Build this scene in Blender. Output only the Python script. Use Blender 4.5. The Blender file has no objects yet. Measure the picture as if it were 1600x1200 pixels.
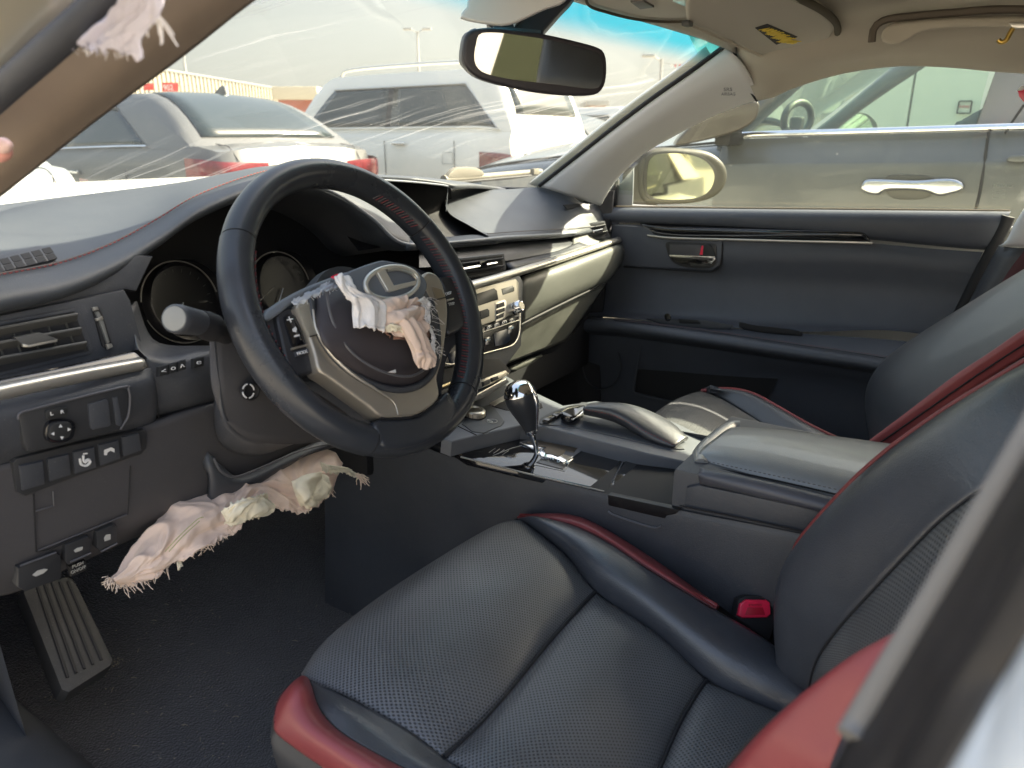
import bpy, bmesh, math, random
from math import radians, sin, cos, pi
from mathutils import Vector as V, Matrix, noise
random.seed(7)

# ------------------------------------------------------------------ camera, sky, sun, exposure
SC = bpy.context.scene
COL = SC.collection
CAM = V((-1.0, 0.0, 1.12)); YAW = radians(33.5); PIT = radians(18.3); FPX = 1150.0
FH = V((cos(YAW), sin(YAW), 0)); RT = V((sin(YAW), -cos(YAW), 0))
FW = FH*cos(PIT) - V((0, 0, 1))*sin(PIT); UP = FH*sin(PIT) + V((0, 0, 1))*cos(PIT)
cd = bpy.data.cameras.new('camera'); cam = bpy.data.objects.new('camera', cd); COL.objects.link(cam)
cd.sensor_width = 36; cd.lens = 36*FPX/1600; cd.clip_start = 0.01; cd.clip_end = 3000
cd.dof.use_dof = True; cd.dof.focus_distance = 1.15; cd.dof.aperture_fstop = 7.0
mw = Matrix((RT, UP, -FW)).transposed().to_4x4(); mw.translation = CAM
cam.matrix_world = mw
SC.camera = cam
W = bpy.data.worlds.new('World'); SC.world = W; W.use_nodes = True
nt = W.node_tree; bg = nt.nodes['Background']
SUNDIR = V((0.62, -0.42, 0.585)).normalized()
sky = nt.nodes.new('ShaderNodeTexSky'); sky.sky_type = 'NISHITA'; sky.sun_disc = False
sky.sun_elevation = math.asin(SUNDIR.z); sky.sun_rotation = math.atan2(SUNDIR.x, SUNDIR.y)
sky.air_density = 1.0; sky.dust_density = 6.0; sky.ozone_density = 0.6; sky.altitude = 0
hs = nt.nodes.new('ShaderNodeHueSaturation'); hs.inputs['Saturation'].default_value = 0.95
nt.links.new(sky.outputs[0], hs.inputs['Color'])
wtc = nt.nodes.new('ShaderNodeTexCoord'); wsx = nt.nodes.new('ShaderNodeSeparateXYZ'); nt.links.new(wtc.outputs['Generated'], wsx.inputs[0])
wmr = nt.nodes.new('ShaderNodeMapRange'); wmr.inputs[1].default_value = .15; wmr.inputs[2].default_value = .8; wmr.inputs[3].default_value = .85; wmr.inputs[4].default_value = .15
nt.links.new(wsx.outputs[2], wmr.inputs[0]); wmx = nt.nodes.new('ShaderNodeMix'); wmx.data_type = 'RGBA'; nt.links.new(wmr.outputs[0], wmx.inputs[0])
nt.links.new(hs.outputs[0], wmx.inputs[6]); wmx.inputs[7].default_value = (1.16, 1.16, 1.08, 1)   # milky desert haze
nt.links.new(wmx.outputs[2], bg.inputs[0]); bg.inputs[1].default_value = 0.15
sl = bpy.data.lights.new('sun', 'SUN'); sl.energy = 3.8; sl.angle = radians(0.6); sl.color = (1.0, 0.92, 0.74)
so = bpy.data.objects.new('sun', sl); COL.objects.link(so); so.location = (3, -2, 6)
so.rotation_euler = SUNDIR.to_track_quat('Z', 'Y').to_euler()
SC.view_settings.view_transform = 'Standard'; SC.view_settings.look = 'None'
SC.view_settings.exposure = 2.42; SC.view_settings.gamma = 1; SC.view_settings.use_curve_mapping = False
SC.render.engine = 'CYCLES'
SC.cycles.use_denoising = True
SC.cycles.transparent_max_bounces = 24; SC.cycles.max_bounces = 10; SC.cycles.diffuse_bounces = 5
SC.cycles.glossy_bounces = 5; SC.cycles.caustics_reflective = False; SC.cycles.caustics_refractive = False
SC.cycles.sample_clamp_indirect = 6

# ------------------------------------------------------------------ pixel <-> place helpers (a photo pixel cut with a real plane)
def ray(px, py): return FW + RT*((px-800)/FPX) + UP*((600-py)/FPX)
def oX(px, py, x): d = ray(px, py); return CAM + d*((x-CAM.x)/d.x)
def oY(px, py, y): d = ray(px, py); return CAM + d*((y-CAM.y)/d.y)
def oZ(px, py, z): d = ray(px, py); return CAM + d*((z-CAM.z)/d.z)
def oT(px, py, t): return CAM + ray(px, py)*t
def oP(px, py, pl, off=0.0):
    p, n = pl; d = ray(px, py); p = p + n*off
    return CAM + d*((p-CAM).dot(n)/d.dot(n))
def LX(pts, x): return [oX(a, b, x) for a, b in pts]
def LY(pts, y): return [oY(a, b, y) for a, b in pts]
def LZ(pts, z): return [oZ(a, b, z) for a, b in pts]
def LT(pts, t): return [oT(a, b, t) for a, b in pts]
def LP(pts, pl, off=0.0): return [oP(a, b, pl, off) for a, b in pts]
def PLN(p, n): return (V(p), V(n).normalized())

# ------------------------------------------------------------------ node helpers and materials
MATS = {}
def mat(name, col, rough=0.5, metal=0.0, spec=0.5, bump=None, var=None, coat=0.0, sheen=0.0, dust=0.0, alpha=None, emit=None):
    """bump = (kind, scale, strength, distance); var = (scale, amount) colour variation; dust = amount of pale dust"""
    if name in MATS: return MATS[name]
    m = bpy.data.materials.new(name); m.use_nodes = True; MATS[name] = m
    t = m.node_tree; N = t.nodes; L = t.links; b = N['Principled BSDF']
    b.inputs['Base Color'].default_value = (*col, 1); b.inputs['Roughness'].default_value = rough
    b.inputs['Metallic'].default_value = metal; b.inputs['Specular IOR Level'].default_value = spec
    b.inputs['Coat Weight'].default_value = coat
    if sheen: b.inputs['Sheen Weight'].default_value = sheen
    tc = N.new('ShaderNodeTexCoord')
    colsock = None
    if var:
        nz = N.new('ShaderNodeTexNoise'); nz.inputs['Scale'].default_value = var[0]; nz.inputs['Detail'].default_value = 6
        nz.inputs['Roughness'].default_value = 0.65
        L.new(tc.outputs['Object'], nz.inputs['Vector'])
        mx = N.new('ShaderNodeMix'); mx.data_type = 'RGBA'; L.new(nz.outputs['Fac'], mx.inputs[0])
        a = var[1]
        mx.inputs[6].default_value = (*[c*(1-a) for c in col], 1); mx.inputs[7].default_value = (*[min(1, c*(1+a)) for c in col], 1)
        L.new(mx.outputs[2], b.inputs['Base Color']); colsock = mx.outputs[2]
        mr = N.new('ShaderNodeMapRange'); mr.inputs[3].default_value = rough*0.82; mr.inputs[4].default_value = min(1, rough*1.2)
        L.new(nz.outputs['Fac'], mr.inputs[0]); L.new(mr.outputs[0], b.inputs['Roughness'])
    if dust:
        n2 = N.new('ShaderNodeTexNoise'); n2.inputs['Scale'].default_value = 9; n2.inputs['Detail'].default_value = 9; n2.inputs['Roughness'].default_value = 0.75
        L.new(tc.outputs['Object'], n2.inputs['Vector'])
        n3 = N.new('ShaderNodeTexNoise'); n3.inputs['Scale'].default_value = 420; n3.inputs['Detail'].default_value = 2
        L.new(tc.outputs['Object'], n3.inputs['Vector'])
        m3 = N.new('ShaderNodeMapRange'); m3.inputs[1].default_value = 0.66; m3.inputs[2].default_value = 0.76
        L.new(n3.outputs['Fac'], m3.inputs[0])
        m2 = N.new('ShaderNodeMapRange'); m2.inputs[1].default_value = 0.35; m2.inputs[2].default_value = 0.75; m2.inputs[4].default_value = dust*0.4
        L.new(n2.outputs['Fac'], m2.inputs[0])
        ad = N.new('ShaderNodeMath'); ad.operation = 'MULTIPLY_ADD'; L.new(m3.outputs[0], ad.inputs[0]); ad.inputs[1].default_value = dust
        L.new(m2.outputs[0], ad.inputs[2]); ad.use_clamp = True
        mx = N.new('ShaderNodeMix'); mx.data_type = 'RGBA'; L.new(ad.outputs[0], mx.inputs[0])
        if colsock: L.new(colsock, mx.inputs[6])
        else: mx.inputs[6].default_value = (*col, 1)
        mx.inputs[7].default_value = (0.30, 0.29, 0.26, 1); L.new(mx.outputs[2], b.inputs['Base Color'])
    if bump:
        kind, scale, st, dist = bump
        if kind == 'noise':
            x = N.new('ShaderNodeTexNoise'); x.inputs['Scale'].default_value = scale; x.inputs['Detail'].default_value = 5; o = x.outputs['Fac']
        elif kind == 'grain':
            x = N.new('ShaderNodeTexVoronoi'); x.feature = 'DISTANCE_TO_EDGE'; x.inputs['Scale'].default_value = scale; o = x.outputs['Distance']
        else:
            x = N.new('ShaderNodeTexVoronoi'); x.inputs['Scale'].default_value = scale; o = x.outputs['Distance']
        L.new(tc.outputs['Object'], x.inputs['Vector'])
        bp = N.new('ShaderNodeBump'); bp.inputs['Strength'].default_value = st; bp.inputs['Distance'].default_value = dist
        L.new(o, bp.inputs['Height']); L.new(bp.outputs[0], b.inputs['Normal'])
    if emit: b.inputs['Emission Color'].default_value = (*emit[0], 1); b.inputs['Emission Strength'].default_value = emit[1]
    return m

def perforated(name, col, spacing=0.0039, rough=0.38):
    m = mat(name, col, rough, bump=None, spec=.9); t = m.node_tree; N = t.nodes; L = t.links; b = N['Principled BSDF']
    uv = N.new('ShaderNodeUVMap'); sx = N.new('ShaderNodeSeparateXYZ'); L.new(uv.outputs[0], sx.inputs[0])
    a = N.new('ShaderNodeMath'); a.operation = 'ADD'; s = N.new('ShaderNodeMath'); s.operation = 'SUBTRACT'
    for q in (a, s): L.new(sx.outputs[0], q.inputs[0]); L.new(sx.outputs[1], q.inputs[1])
    cb = N.new('ShaderNodeCombineXYZ'); L.new(a.outputs[0], cb.inputs[0]); L.new(s.outputs[0], cb.inputs[1])
    sc = N.new('ShaderNodeVectorMath'); sc.operation = 'SCALE'; sc.inputs['Scale'].default_value = 1/(spacing*1.414); L.new(cb.outputs[0], sc.inputs[0])
    fr = N.new('ShaderNodeVectorMath'); fr.operation = 'FRACTION'; L.new(sc.outputs[0], fr.inputs[0])
    sb = N.new('ShaderNodeVectorMath'); sb.operation = 'SUBTRACT'; sb.inputs[1].default_value = (.5, .5, 0); L.new(fr.outputs[0], sb.inputs[0])
    ln = N.new('ShaderNodeVectorMath'); ln.operation = 'LENGTH'; L.new(sb.outputs[0], ln.inputs[0])
    mr = N.new('ShaderNodeMapRange'); mr.inputs[1].default_value = 0.20; mr.inputs[2].default_value = 0.36; L.new(ln.outputs['Value'], mr.inputs[0])
    mx = N.new('ShaderNodeMix'); mx.data_type = 'RGBA'; L.new(mr.outputs[0], mx.inputs[0])
    mx.inputs[6].default_value = (.003, .003, .003, 1)
    nz = N.new('ShaderNodeTexNoise'); nz.inputs['Scale'].default_value = 14; nz.inputs['Detail'].default_value = 7
    tc = N.new('ShaderNodeTexCoord'); L.new(tc.outputs['Object'], nz.inputs['Vector'])
    m2 = N.new('ShaderNodeMix'); m2.data_type = 'RGBA'; L.new(nz.outputs['Fac'], m2.inputs[0])
    m2.inputs[6].default_value = (*[c*.7 for c in col], 1); m2.inputs[7].default_value = (*[c*1.4 for c in col], 1)
    L.new(m2.outputs[2], mx.inputs[7]); L.new(mx.outputs[2], b.inputs['Base Color'])
    mrr = N.new('ShaderNodeMapRange'); mrr.inputs[1].default_value = .3; mrr.inputs[2].default_value = .7; mrr.inputs[3].default_value = rough*.8; mrr.inputs[4].default_value = rough*1.3
    L.new(nz.outputs['Fac'], mrr.inputs[0]); L.new(mrr.outputs[0], b.inputs['Roughness'])
    bp = N.new('ShaderNodeBump'); bp.inputs['Strength'].default_value = 0.9; bp.inputs['Distance'].default_value = 0.0011
    L.new(mr.outputs[0], bp.inputs['Height']); L.new(bp.outputs[0], b.inputs['Normal'])
    return m

def glass(name, tint, refl=1.0, dust=0.0, streak=None, band=None, dustcol=(.75, .74, .68)):
    """thin clear pane: tinted see-through, fresnel reflection, dust film with wiped streaks"""
    if name in MATS: return MATS[name]
    m = bpy.data.materials.new(name); m.use_nodes = True; MATS[name] = m
    t = m.node_tree; N = t.nodes; L = t.links; N.remove(N['Principled BSDF']); out = N['Material Output']
    tr = N.new('ShaderNodeBsdfTransparent'); tr.inputs[0].default_value = (*tint, 1)
    gl = N.new('ShaderNodeBsdfGlossy'); gl.inputs['Roughness'].default_value = 0.02
    ge = N.new('ShaderNodeNewGeometry'); dt = N.new('ShaderNodeVectorMath'); dt.operation = 'DOT_PRODUCT'; L.new(ge.outputs['Incoming'], dt.inputs[0]); L.new(ge.outputs['Normal'], dt.inputs[1])
    ab_ = N.new('ShaderNodeMath'); ab_.operation = 'ABSOLUTE'; L.new(dt.outputs['Value'], ab_.inputs[0])
    om = N.new('ShaderNodeMath'); om.operation = 'SUBTRACT'; om.inputs[0].default_value = 1; L.new(ab_.outputs[0], om.inputs[1])
    pw = N.new('ShaderNodeMath'); pw.operation = 'POWER'; pw.inputs[1].default_value = 5; L.new(om.outputs[0], pw.inputs[0])
    fa = N.new('ShaderNodeMath'); fa.operation = 'MULTIPLY_ADD'; fa.inputs[1].default_value = .92; fa.inputs[2].default_value = .06; L.new(pw.outputs[0], fa.inputs[0])
    fm = N.new('ShaderNodeMath'); fm.operation = 'MULTIPLY'; fm.inputs[1].default_value = refl; L.new(fa.outputs[0], fm.inputs[0])
    mx = N.new('ShaderNodeMixShader'); L.new(fm.outputs[0], mx.inputs[0]); L.new(tr.outputs[0], mx.inputs[1]); L.new(gl.outputs[0], mx.inputs[2])
    last = mx
    if band:   # real tint band along the top of the pane, along generated / uv v
        uv = N.new('ShaderNodeUVMap'); sx = N.new('ShaderNodeSeparateXYZ'); L.new(uv.outputs[0], sx.inputs[0])
        mr = N.new('ShaderNodeMapRange'); mr.interpolation_type = 'SMOOTHSTEP'; mr.inputs[1].default_value = band[0]; mr.inputs[2].default_value = band[1]
        L.new(sx.outputs[1], mr.inputs[0])
        cm = N.new('ShaderNodeMix'); cm.data_type = 'RGBA'; L.new(mr.outputs[0], cm.inputs[0])
        cm.inputs[6].default_value = (*tint, 1); cm.inputs[7].default_value = (*band[2], 1); L.new(cm.outputs[2], tr.inputs[0])
    if dust:
        tc = N.new('ShaderNodeTexCoord')
        df = N.new('ShaderNodeBsdfDiffuse'); df.inputs[0].default_value = (*dustcol, 1)
        tl = N.new('ShaderNodeBsdfTranslucent'); tl.inputs[0].default_value = (*dustcol, 1)
        dm = N.new('ShaderNodeMixShader'); dm.inputs[0].default_value = .5; L.new(df.outputs[0], dm.inputs[1]); L.new(tl.outputs[0], dm.inputs[2])
        n1 = N.new('ShaderNodeTexNoise'); n1.inputs['Scale'].default_value = 3.0; n1.inputs['Detail'].default_value = 8; n1.inputs['Roughness'].default_value = .6
        L.new(tc.outputs['Object'], n1.inputs['Vector'])
        m1 = N.new('ShaderNodeMapRange'); m1.inputs[1].default_value = .3; m1.inputs[2].default_value = .75; m1.inputs[3].default_value = dust*.55; m1.inputs[4].default_value = dust*1.3
        L.new(n1.outputs['Fac'], m1.inputs[0]); cur = m1.outputs[0]
        sp = N.new('ShaderNodeTexNoise'); sp.inputs['Scale'].default_value = 130; sp.inputs['Detail'].default_value = 3; L.new(tc.outputs['Object'], sp.inputs['Vector'])
        ms = N.new('ShaderNodeMapRange'); ms.inputs[1].default_value = .70; ms.inputs[2].default_value = .78; ms.inputs[4].default_value = .18; L.new(sp.outputs['Fac'], ms.inputs[0])
        ad = N.new('ShaderNodeMath'); L.new(cur, ad.inputs[0]); L.new(ms.outputs[0], ad.inputs[1]); cur = ad.outputs[0]
        if streak:
            uv2 = N.new('ShaderNodeUVMap'); mp = N.new('ShaderNodeMapping'); mp.inputs['Rotation'].default_value = (0, 0, radians(streak[0]))
            mp2 = N.new('ShaderNodeMapping'); mp2.inputs['Scale'].default_value = (streak[1], streak[2], 1)
            nd = N.new('ShaderNodeTexNoise'); nd.inputs['Scale'].default_value = 4; L.new(uv2.outputs[0], nd.inputs['Vector'])
            vs = N.new('ShaderNodeVectorMath'); vs.operation = 'MULTIPLY_ADD'; vs.inputs[1].default_value = (.10, .10, 0); L.new(nd.outputs['Color'], vs.inputs[0]); L.new(uv2.outputs[0], vs.inputs[2])
            L.new(vs.outputs[0], mp.inputs[0]); L.new(mp.outputs[0], mp2.inputs[0])
            ns = N.new('ShaderNodeTexNoise'); ns.inputs['Scale'].default_value = 1; ns.inputs['Detail'].default_value = 2.5; ns.inputs['Roughness'].default_value = .6; L.new(mp2.outputs[0], ns.inputs['Vector'])
            mm = N.new('ShaderNodeMapRange'); mm.inputs[1].default_value = .54; mm.inputs[2].default_value = .66; mm.inputs[4].default_value = streak[3]; L.new(ns.outputs['Fac'], mm.inputs[0])
            ng = N.new('ShaderNodeTexNoise'); ng.inputs['Scale'].default_value = 2.2; L.new(uv2.outputs[0], ng.inputs['Vector'])
            mg = N.new('ShaderNodeMapRange'); mg.inputs[1].default_value = .40; mg.inputs[2].default_value = .58; L.new(ng.outputs['Fac'], mg.inputs[0])
            mu = N.new('ShaderNodeMath'); mu.operation = 'MULTIPLY'; L.new(mm.outputs[0], mu.inputs[0]); L.new(mg.outputs[0], mu.inputs[1])
            a2 = N.new('ShaderNodeMath'); a2.use_clamp = True; L.new(cur, a2.inputs[0]); L.new(mu.outputs[0], a2.inputs[1]); cur = a2.outputs[0]
        m2 = N.new('ShaderNodeMixShader'); L.new(cur, m2.inputs[0]); L.new(mx.outputs[0], m2.inputs[1]); L.new(dm.outputs[0], m2.inputs[2]); last = m2
    L.new(last.outputs[0], out.inputs['Surface'])
    return m

M_PLAS = mat('black_grained_plastic', (.052, .056, .066), .42, bump=('noise', 620, .4, .0010), var=(6, .35), dust=.14)
M_PAD = mat('dash_soft_leatherette', (.052, .060, .073), .50, bump=('grain', 560, .4, .0007), var=(5, .3), dust=.12)
M_DOORP = mat('door_soft_trim', (.074, .082, .102), .46, bump=('grain', 560, .4, .0007), var=(4, .35), dust=.06)
M_PIANO = mat('piano_black', (.008, .008, .010), .07, coat=.6, spec=.6, dust=.03)
M_SATIN = mat('satin_silver_trim', (.64, .61, .55), .34, metal=.8)
M_BEZEL = mat('champagne_silver_plastic', (.42, .38, .32), .35, metal=.55, var=(12, .1))
M_RADIO = mat('radio_silver_paint', (.46, .43, .36), .38, metal=.5, var=(20, .1))
M_CHROME = mat('chrome', (.80, .80, .82), .10, metal=1.0)
M_BLACK = mat('matte_black', (.012, .012, .014), .7)
M_DARKR = mat('black_rubber', (.022, .022, .024), .65, bump=('noise', 300, .2, .001))
M_LEA = mat('black_leather', (.050, .054, .064), .34, spec=.8, bump=('grain', 420, .5, .0008), var=(9, .4), coat=.12)
M_LEAW = mat('wheel_leather', (.034, .038, .046), .28, bump=('grain', 650, .22, .0004), var=(10, .3))
M_ARM = mat('armrest_lightened_leather', (.24, .245, .24), .34, spec=.9, bump=('grain', 420, .5, .0007), var=(9, .3), coat=.35)  # black leather, colour lightened to stand in for a bright window reflection
M_RED = mat('red_leather', (.235, .042, .044), .38, bump=('grain', 520, .3, .0005), var=(8, .2))
M_REDST = mat('red_thread', (.22, .04, .045), .7)
M_DKST = mat('dark_thread', (.10, .09, .09), .7)
M_PERF = perforated('perforated_black_leather', (.105, .108, .112), rough=.42)
M_LINER = mat('headliner_cloth', (.45, .41, .34), .9, bump=('noise', 1500, .25, .0006), var=(3, .08), sheen=.1)
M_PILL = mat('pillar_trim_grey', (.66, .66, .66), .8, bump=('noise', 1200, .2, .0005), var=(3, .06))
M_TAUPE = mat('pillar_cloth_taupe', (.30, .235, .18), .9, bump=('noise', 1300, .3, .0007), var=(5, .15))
M_CARPET = mat('black_carpet', (.046, .043, .046), .95, bump=('noise', 300, 1.0, .008), var=(60, .75), sheen=.3, dust=.3)
M_PAINTW = mat('white_pearl_paint', (.78, .76, .68), .25, coat=.5, var=(2, .03))
M_LABEL = mat('white_print', (.75, .75, .75), .6)
M_REDP = mat('red_plastic', (.85, .025, .08), .3, coat=.3)
M_CONSP = mat('grey_console_plastic', (.125, .135, .155), .44, bump=('noise', 900, .2, .0005), var=(6, .15), dust=.1)  # the console frame's own grey-blue
M_BAGW = mat('white_airbag_nylon', (.80, .77, .75), .8, bump=('noise', 900, .3, .0008), var=(30, .12), sheen=.2)
M_BAGP = mat('pale_pink_airbag_nylon', (.80, .62, .51), .8, bump=('noise', 900, .3, .0008), var=(22, .15), sheen=.2)
M_BAGC = mat('cream_airbag_lining', (.82, .76, .60), .85, bump=('noise', 900, .3, .0008), var=(22, .15))
M_HUBP = mat('airbag_door_plastic', (.050, .043, .048), .6, bump=('noise', 900, .25, .0005), var=(8, .2))
M_GREYP = mat('blue_grey_pad', (.16, .18, .21), .5, bump=('noise', 900, .25, .0005), var=(10, .12))

# ------------------------------------------------------------------ mesh helpers
def link(name, me, m, parent=None, smooth=True, sharp=40):
    if m is not None: me.materials.append(m)
    if smooth:
        for p in me.polygons: p.use_smooth = True
        me.set_sharp_from_angle(angle=radians(sharp))
    o = bpy.data.objects.new(name, me); COL.objects.link(o)
    if parent is not None: o.parent = parent
    return o
THINGS = []
def thing(name, label, cat, group=None, loc=(0, 0, 0)):
    o = bpy.data.objects.new(name, None); COL.objects.link(o); o.empty_display_size = .05
    o['label'] = label; o['category'] = cat
    if group: o['group'] = group
    THINGS.append(o)
    return o
def tag(o, label, cat=None, group=None, kind=None):
    if label: o['label'] = label
    if cat: o['category'] = cat
    if group: o['group'] = group
    if kind: o['kind'] = kind
    return o
def stuff(o): o['kind'] = 'stuff'; return o

def cr(pts, t, closed=False):
    n = len(pts)
    if n == 2 and not closed: return pts[0].lerp(pts[1], t)
    seg = (n if closed else n-1); f = min(max(t*seg, 0), seg-1e-9) if not closed else (t*seg) % n
    i = int(f); f -= i
    g = (lambda k: pts[k % n]) if closed else (lambda k: pts[k] if 0 <= k < n else (pts[0]*2-pts[1] if k < 0 else pts[-1]*2-pts[-2]))
    a, b, c, d = g(i-1), g(i), g(i+1), g(i+2)
    return (b*2 + (c-a)*f + (a*2-b*5+c*4-d)*f*f + (b*3-a-c*3+d)*f**3)*.5
def curve(pts, n, closed=False, arc=True):
    pts = [V(p) for p in pts]
    if not arc: return [cr(pts, k/(n if closed else n-1), closed) for k in range(n)]
    K = max(60, n*4); S = [cr(pts, k/K, closed) if not (closed and k == K) else cr(pts, 0, closed) for k in range(K+1)]
    D = [0]
    for a, b in zip(S, S[1:]): D.append(D[-1] + (b-a).length)
    out = []; j = 0
    for k in range(n):
        s = D[-1]*k/(n if closed else n-1)
        while j < K-1 and D[j+1] < s: j += 1
        w = (s-D[j])/max(D[j+1]-D[j], 1e-9); out.append(S[j].lerp(S[j+1], min(w, 1)))
    return out
def poly(pts, n=None):      # straight resample
    pts = [V(p) for p in pts]
    D = [0]
    for a, b in zip(pts, pts[1:]): D.append(D[-1] + (b-a).length)
    out = []; j = 0
    for k in range(n):
        s = D[-1]*k/(n-1)
        while j < len(pts)-2 and D[j+1] < s: j += 1
        w = (s-D[j])/max(D[j+1]-D[j], 1e-9); out.append(pts[j].lerp(pts[j+1], min(max(w, 0), 1)))
    return out

def gridmesh(name, G, uvscale=True):
    nv, nu = len(G), len(G[0]); me = bpy.data.meshes.new(name)
    me.from_pydata([tuple(p) for r in G for p in r], [], [(i*nu+j, i*nu+j+1, (i+1)*nu+j+1, (i+1)*nu+j) for i in range(nv-1) for j in range(nu-1)])
    uv = me.uv_layers.new(name='UVMap')
    r0 = G[nv//2]; c0 = [r[nu//2] for r in G]
    U = [0]; Vv = [0]
    for a, b in zip(r0, r0[1:]): U.append(U[-1]+(b-a).length)
    for a, b in zip(c0, c0[1:]): Vv.append(Vv[-1]+(b-a).length)
    if not uvscale:
        U = [k/(nu-1) for k in range(nu)]; Vv = [k/(nv-1) for k in range(nv)]
    for p in me.polygons:
        for li in p.loop_indices:
            vi = me.loops[li].vertex_index; uv.data[li].uv = (U[vi % nu], Vv[vi//nu])
    return me
def patch(name, rows, m, parent=None, nu=24, nv=12, puff=0.0, pe=4, across='smooth', along='smooth', toward=None, solid=0.0, fn=None, uvscale=True, sharp=60, pu=True, pv=True):
    """surface through rows of 3-D points; puff swells it towards `toward` (default the cabin viewer side)"""
    R = [curve(r, nu) if along == 'smooth' else poly(r, nu) for r in rows]
    G = [[None]*nu for _ in range(nv)]
    for j in range(nu):
        c = [r[j] for r in R]; cc = curve(c, nv, arc=False) if across == 'smooth' else poly(c, nv) if across == 'linear' else c
        for i in range(nv): G[i][j] = cc[i]
    T = V(toward) if toward else CAM
    def nrm(i, j):
        a = G[min(i+1, nv-1)][j]-G[max(i-1, 0)][j]; b = G[i][min(j+1, nu-1)]-G[i][max(j-1, 0)]
        n = b.cross(a)
        return n.normalized() if n.length > 1e-12 else V((0, 0, 1))
    sgn = 1 if nrm(nv//2, nu//2).dot(T-G[nv//2][nu//2]) > 0 else -1
    if puff or fn:
        H = []
        for i in range(nv):
            row = []
            for j in range(nu):
                u = j/(nu-1); v = i/(nv-1)
                h = puff*((1-abs(2*u-1)**pe) if pu else 1)*((1-abs(2*v-1)**pe) if pv else 1)
                p = G[i][j] + nrm(i, j)*sgn*h
                if fn: p = fn(p, u, v, nrm(i, j)*sgn)
                row.append(p)
            H.append(row)
        G = H
    if sgn < 0: G = [list(reversed(r)) for r in G]
    me = gridmesh(name, G, uvscale)
    # make face normals look at the viewer side
    o = link(name, me, m, parent, sharp=sharp)
    if solid:
        me.update()
        s = o.modifiers.new('thick', 'SOLIDIFY'); s.thickness = solid
        i = nv//2; pol = me.polygons[(nv//2)*(nu-1)+nu//2]; s.offset = -1 if pol.normal.dot(T-pol.center) > 0 else 1
    return o

def slab(name, pts, n, th, m, parent=None, bev=0.0, seg=2, smooth_n=0, back=True):
    """closed outline (3-D, roughly planar) given real thickness th away from n, edges rounded"""
    n = V(n).normalized(); P = [V(p) for p in pts]
    if smooth_n: P = curve(P, smooth_n, closed=True)
    bm = bmesh.new()
    a = [bm.verts.new(p) for p in P]; b = [bm.verts.new(p-n*th) for p in P]
    k = len(P); nn = V((0, 0, 0))
    for i in range(k): nn += P[i].cross(P[(i+1) % k])
    rev = nn.dot(n) < 0
    f = bm.faces.new(list(reversed(a)) if rev else a); g = bm.faces.new(b if rev else list(reversed(b)))
    for i in range(k):
        q = [a[i], b[i], b[(i+1) % k], a[(i+1) % k]]
        bm.faces.new(list(reversed(q)) if rev else q)
    bm.normal_update()
    if bev > 0:
        es = [e for e in f.edges]
        try: bmesh.ops.bevel(bm, geom=es, offset=min(bev, th*.9), segments=seg, affect='EDGES', profile=.6, clamp_overlap=True)
        except Exception: pass
    bmesh.ops.triangulate(bm, faces=[x for x in bm.faces if len(x.verts) > 4])
    me = bpy.data.meshes.new(name); bm.to_mesh(me); bm.free()
    return link(name, me, m, parent, sharp=35)
def tubemesh(bm, path, r, res=8, closed=False, flat=1.0, ref=None, caps=True):
    n = len(path); rings = []
    prev = None
    for i, p in enumerate(path):
        if closed: t = path[(i+1) % n]-path[(i-1) % n]
        else: t = path[min(i+1, n-1)]-path[max(i-1, 0)]
        t = t.normalized() if t.length > 1e-9 else V((0, 0, 1))
        if ref is not None: a = (V(ref)-t*V(ref).dot(t))
        elif prev is not None: a = prev-t*prev.dot(t)
        else: a = t.orthogonal()
        if a.length < 1e-6: a = t.orthogonal()
        a.normalize(); prev = a; b = t.cross(a)
        rr = r[i] if isinstance(r, (list, tuple)) else r
        rings.append([bm.verts.new(p + a*cos(2*pi*k/res)*rr*flat + b*sin(2*pi*k/res)*rr) for k in range(res)])
    m = n if closed else n-1
    for i in range(m):
        A, B = rings[i], rings[(i+1) % n]
        for k in range(res): bm.faces.new((A[k], A[(k+1) % res], B[(k+1) % res], B[k]))
    if not closed and caps:
        bm.faces.new(list(reversed(rings[0]))); bm.faces.new(rings[-1])
def tube(name, path, r, m, parent=None, res=8, closed=False, n=None, flat=1.0, ref=None):
    path = [V(p) for p in path]
    if n: path = curve(path, n, closed)
    if isinstance(r, (list, tuple)) and len(r) != len(path):
        k = len(r); r = [r[int(min(i*(k-1)/(len(path)-1), k-1))]*(1-(i*(k-1)/(len(path)-1)) % 1) + r[min(int(i*(k-1)/(len(path)-1))+1, k-1)]*((i*(k-1)/(len(path)-1)) % 1) for i in range(len(path))]
    bm = bmesh.new(); tubemesh(bm, path, r, res, closed, flat, ref); me = bpy.data.meshes.new(name); bm.to_mesh(me); bm.free()
    return link(name, me, m, parent, sharp=50)
def tubes(name, paths, r, m, parent=None, res=5):
    bm = bmesh.new()
    for p in paths: tubemesh(bm, [V(q) for q in p], r, res)
    me = bpy.data.meshes.new(name); bm.to_mesh(me); bm.free()
    return link(name, me, m, parent)
def stitches(name, pts, m, parent, gap=.005, r=.0006, off=V((0, 0, 0))):
    pts = [V(p) for p in pts]; c = curve(pts, 200); L = sum((b-a).length for a, b in zip(c, c[1:])); n = max(4, int(L/gap))
    c = curve(pts, n*2)
    return stuff(tubes(name, [(c[2*i]+off, c[2*i+1]+off) for i in range(n-1)], r, m, parent, 4))
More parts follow.
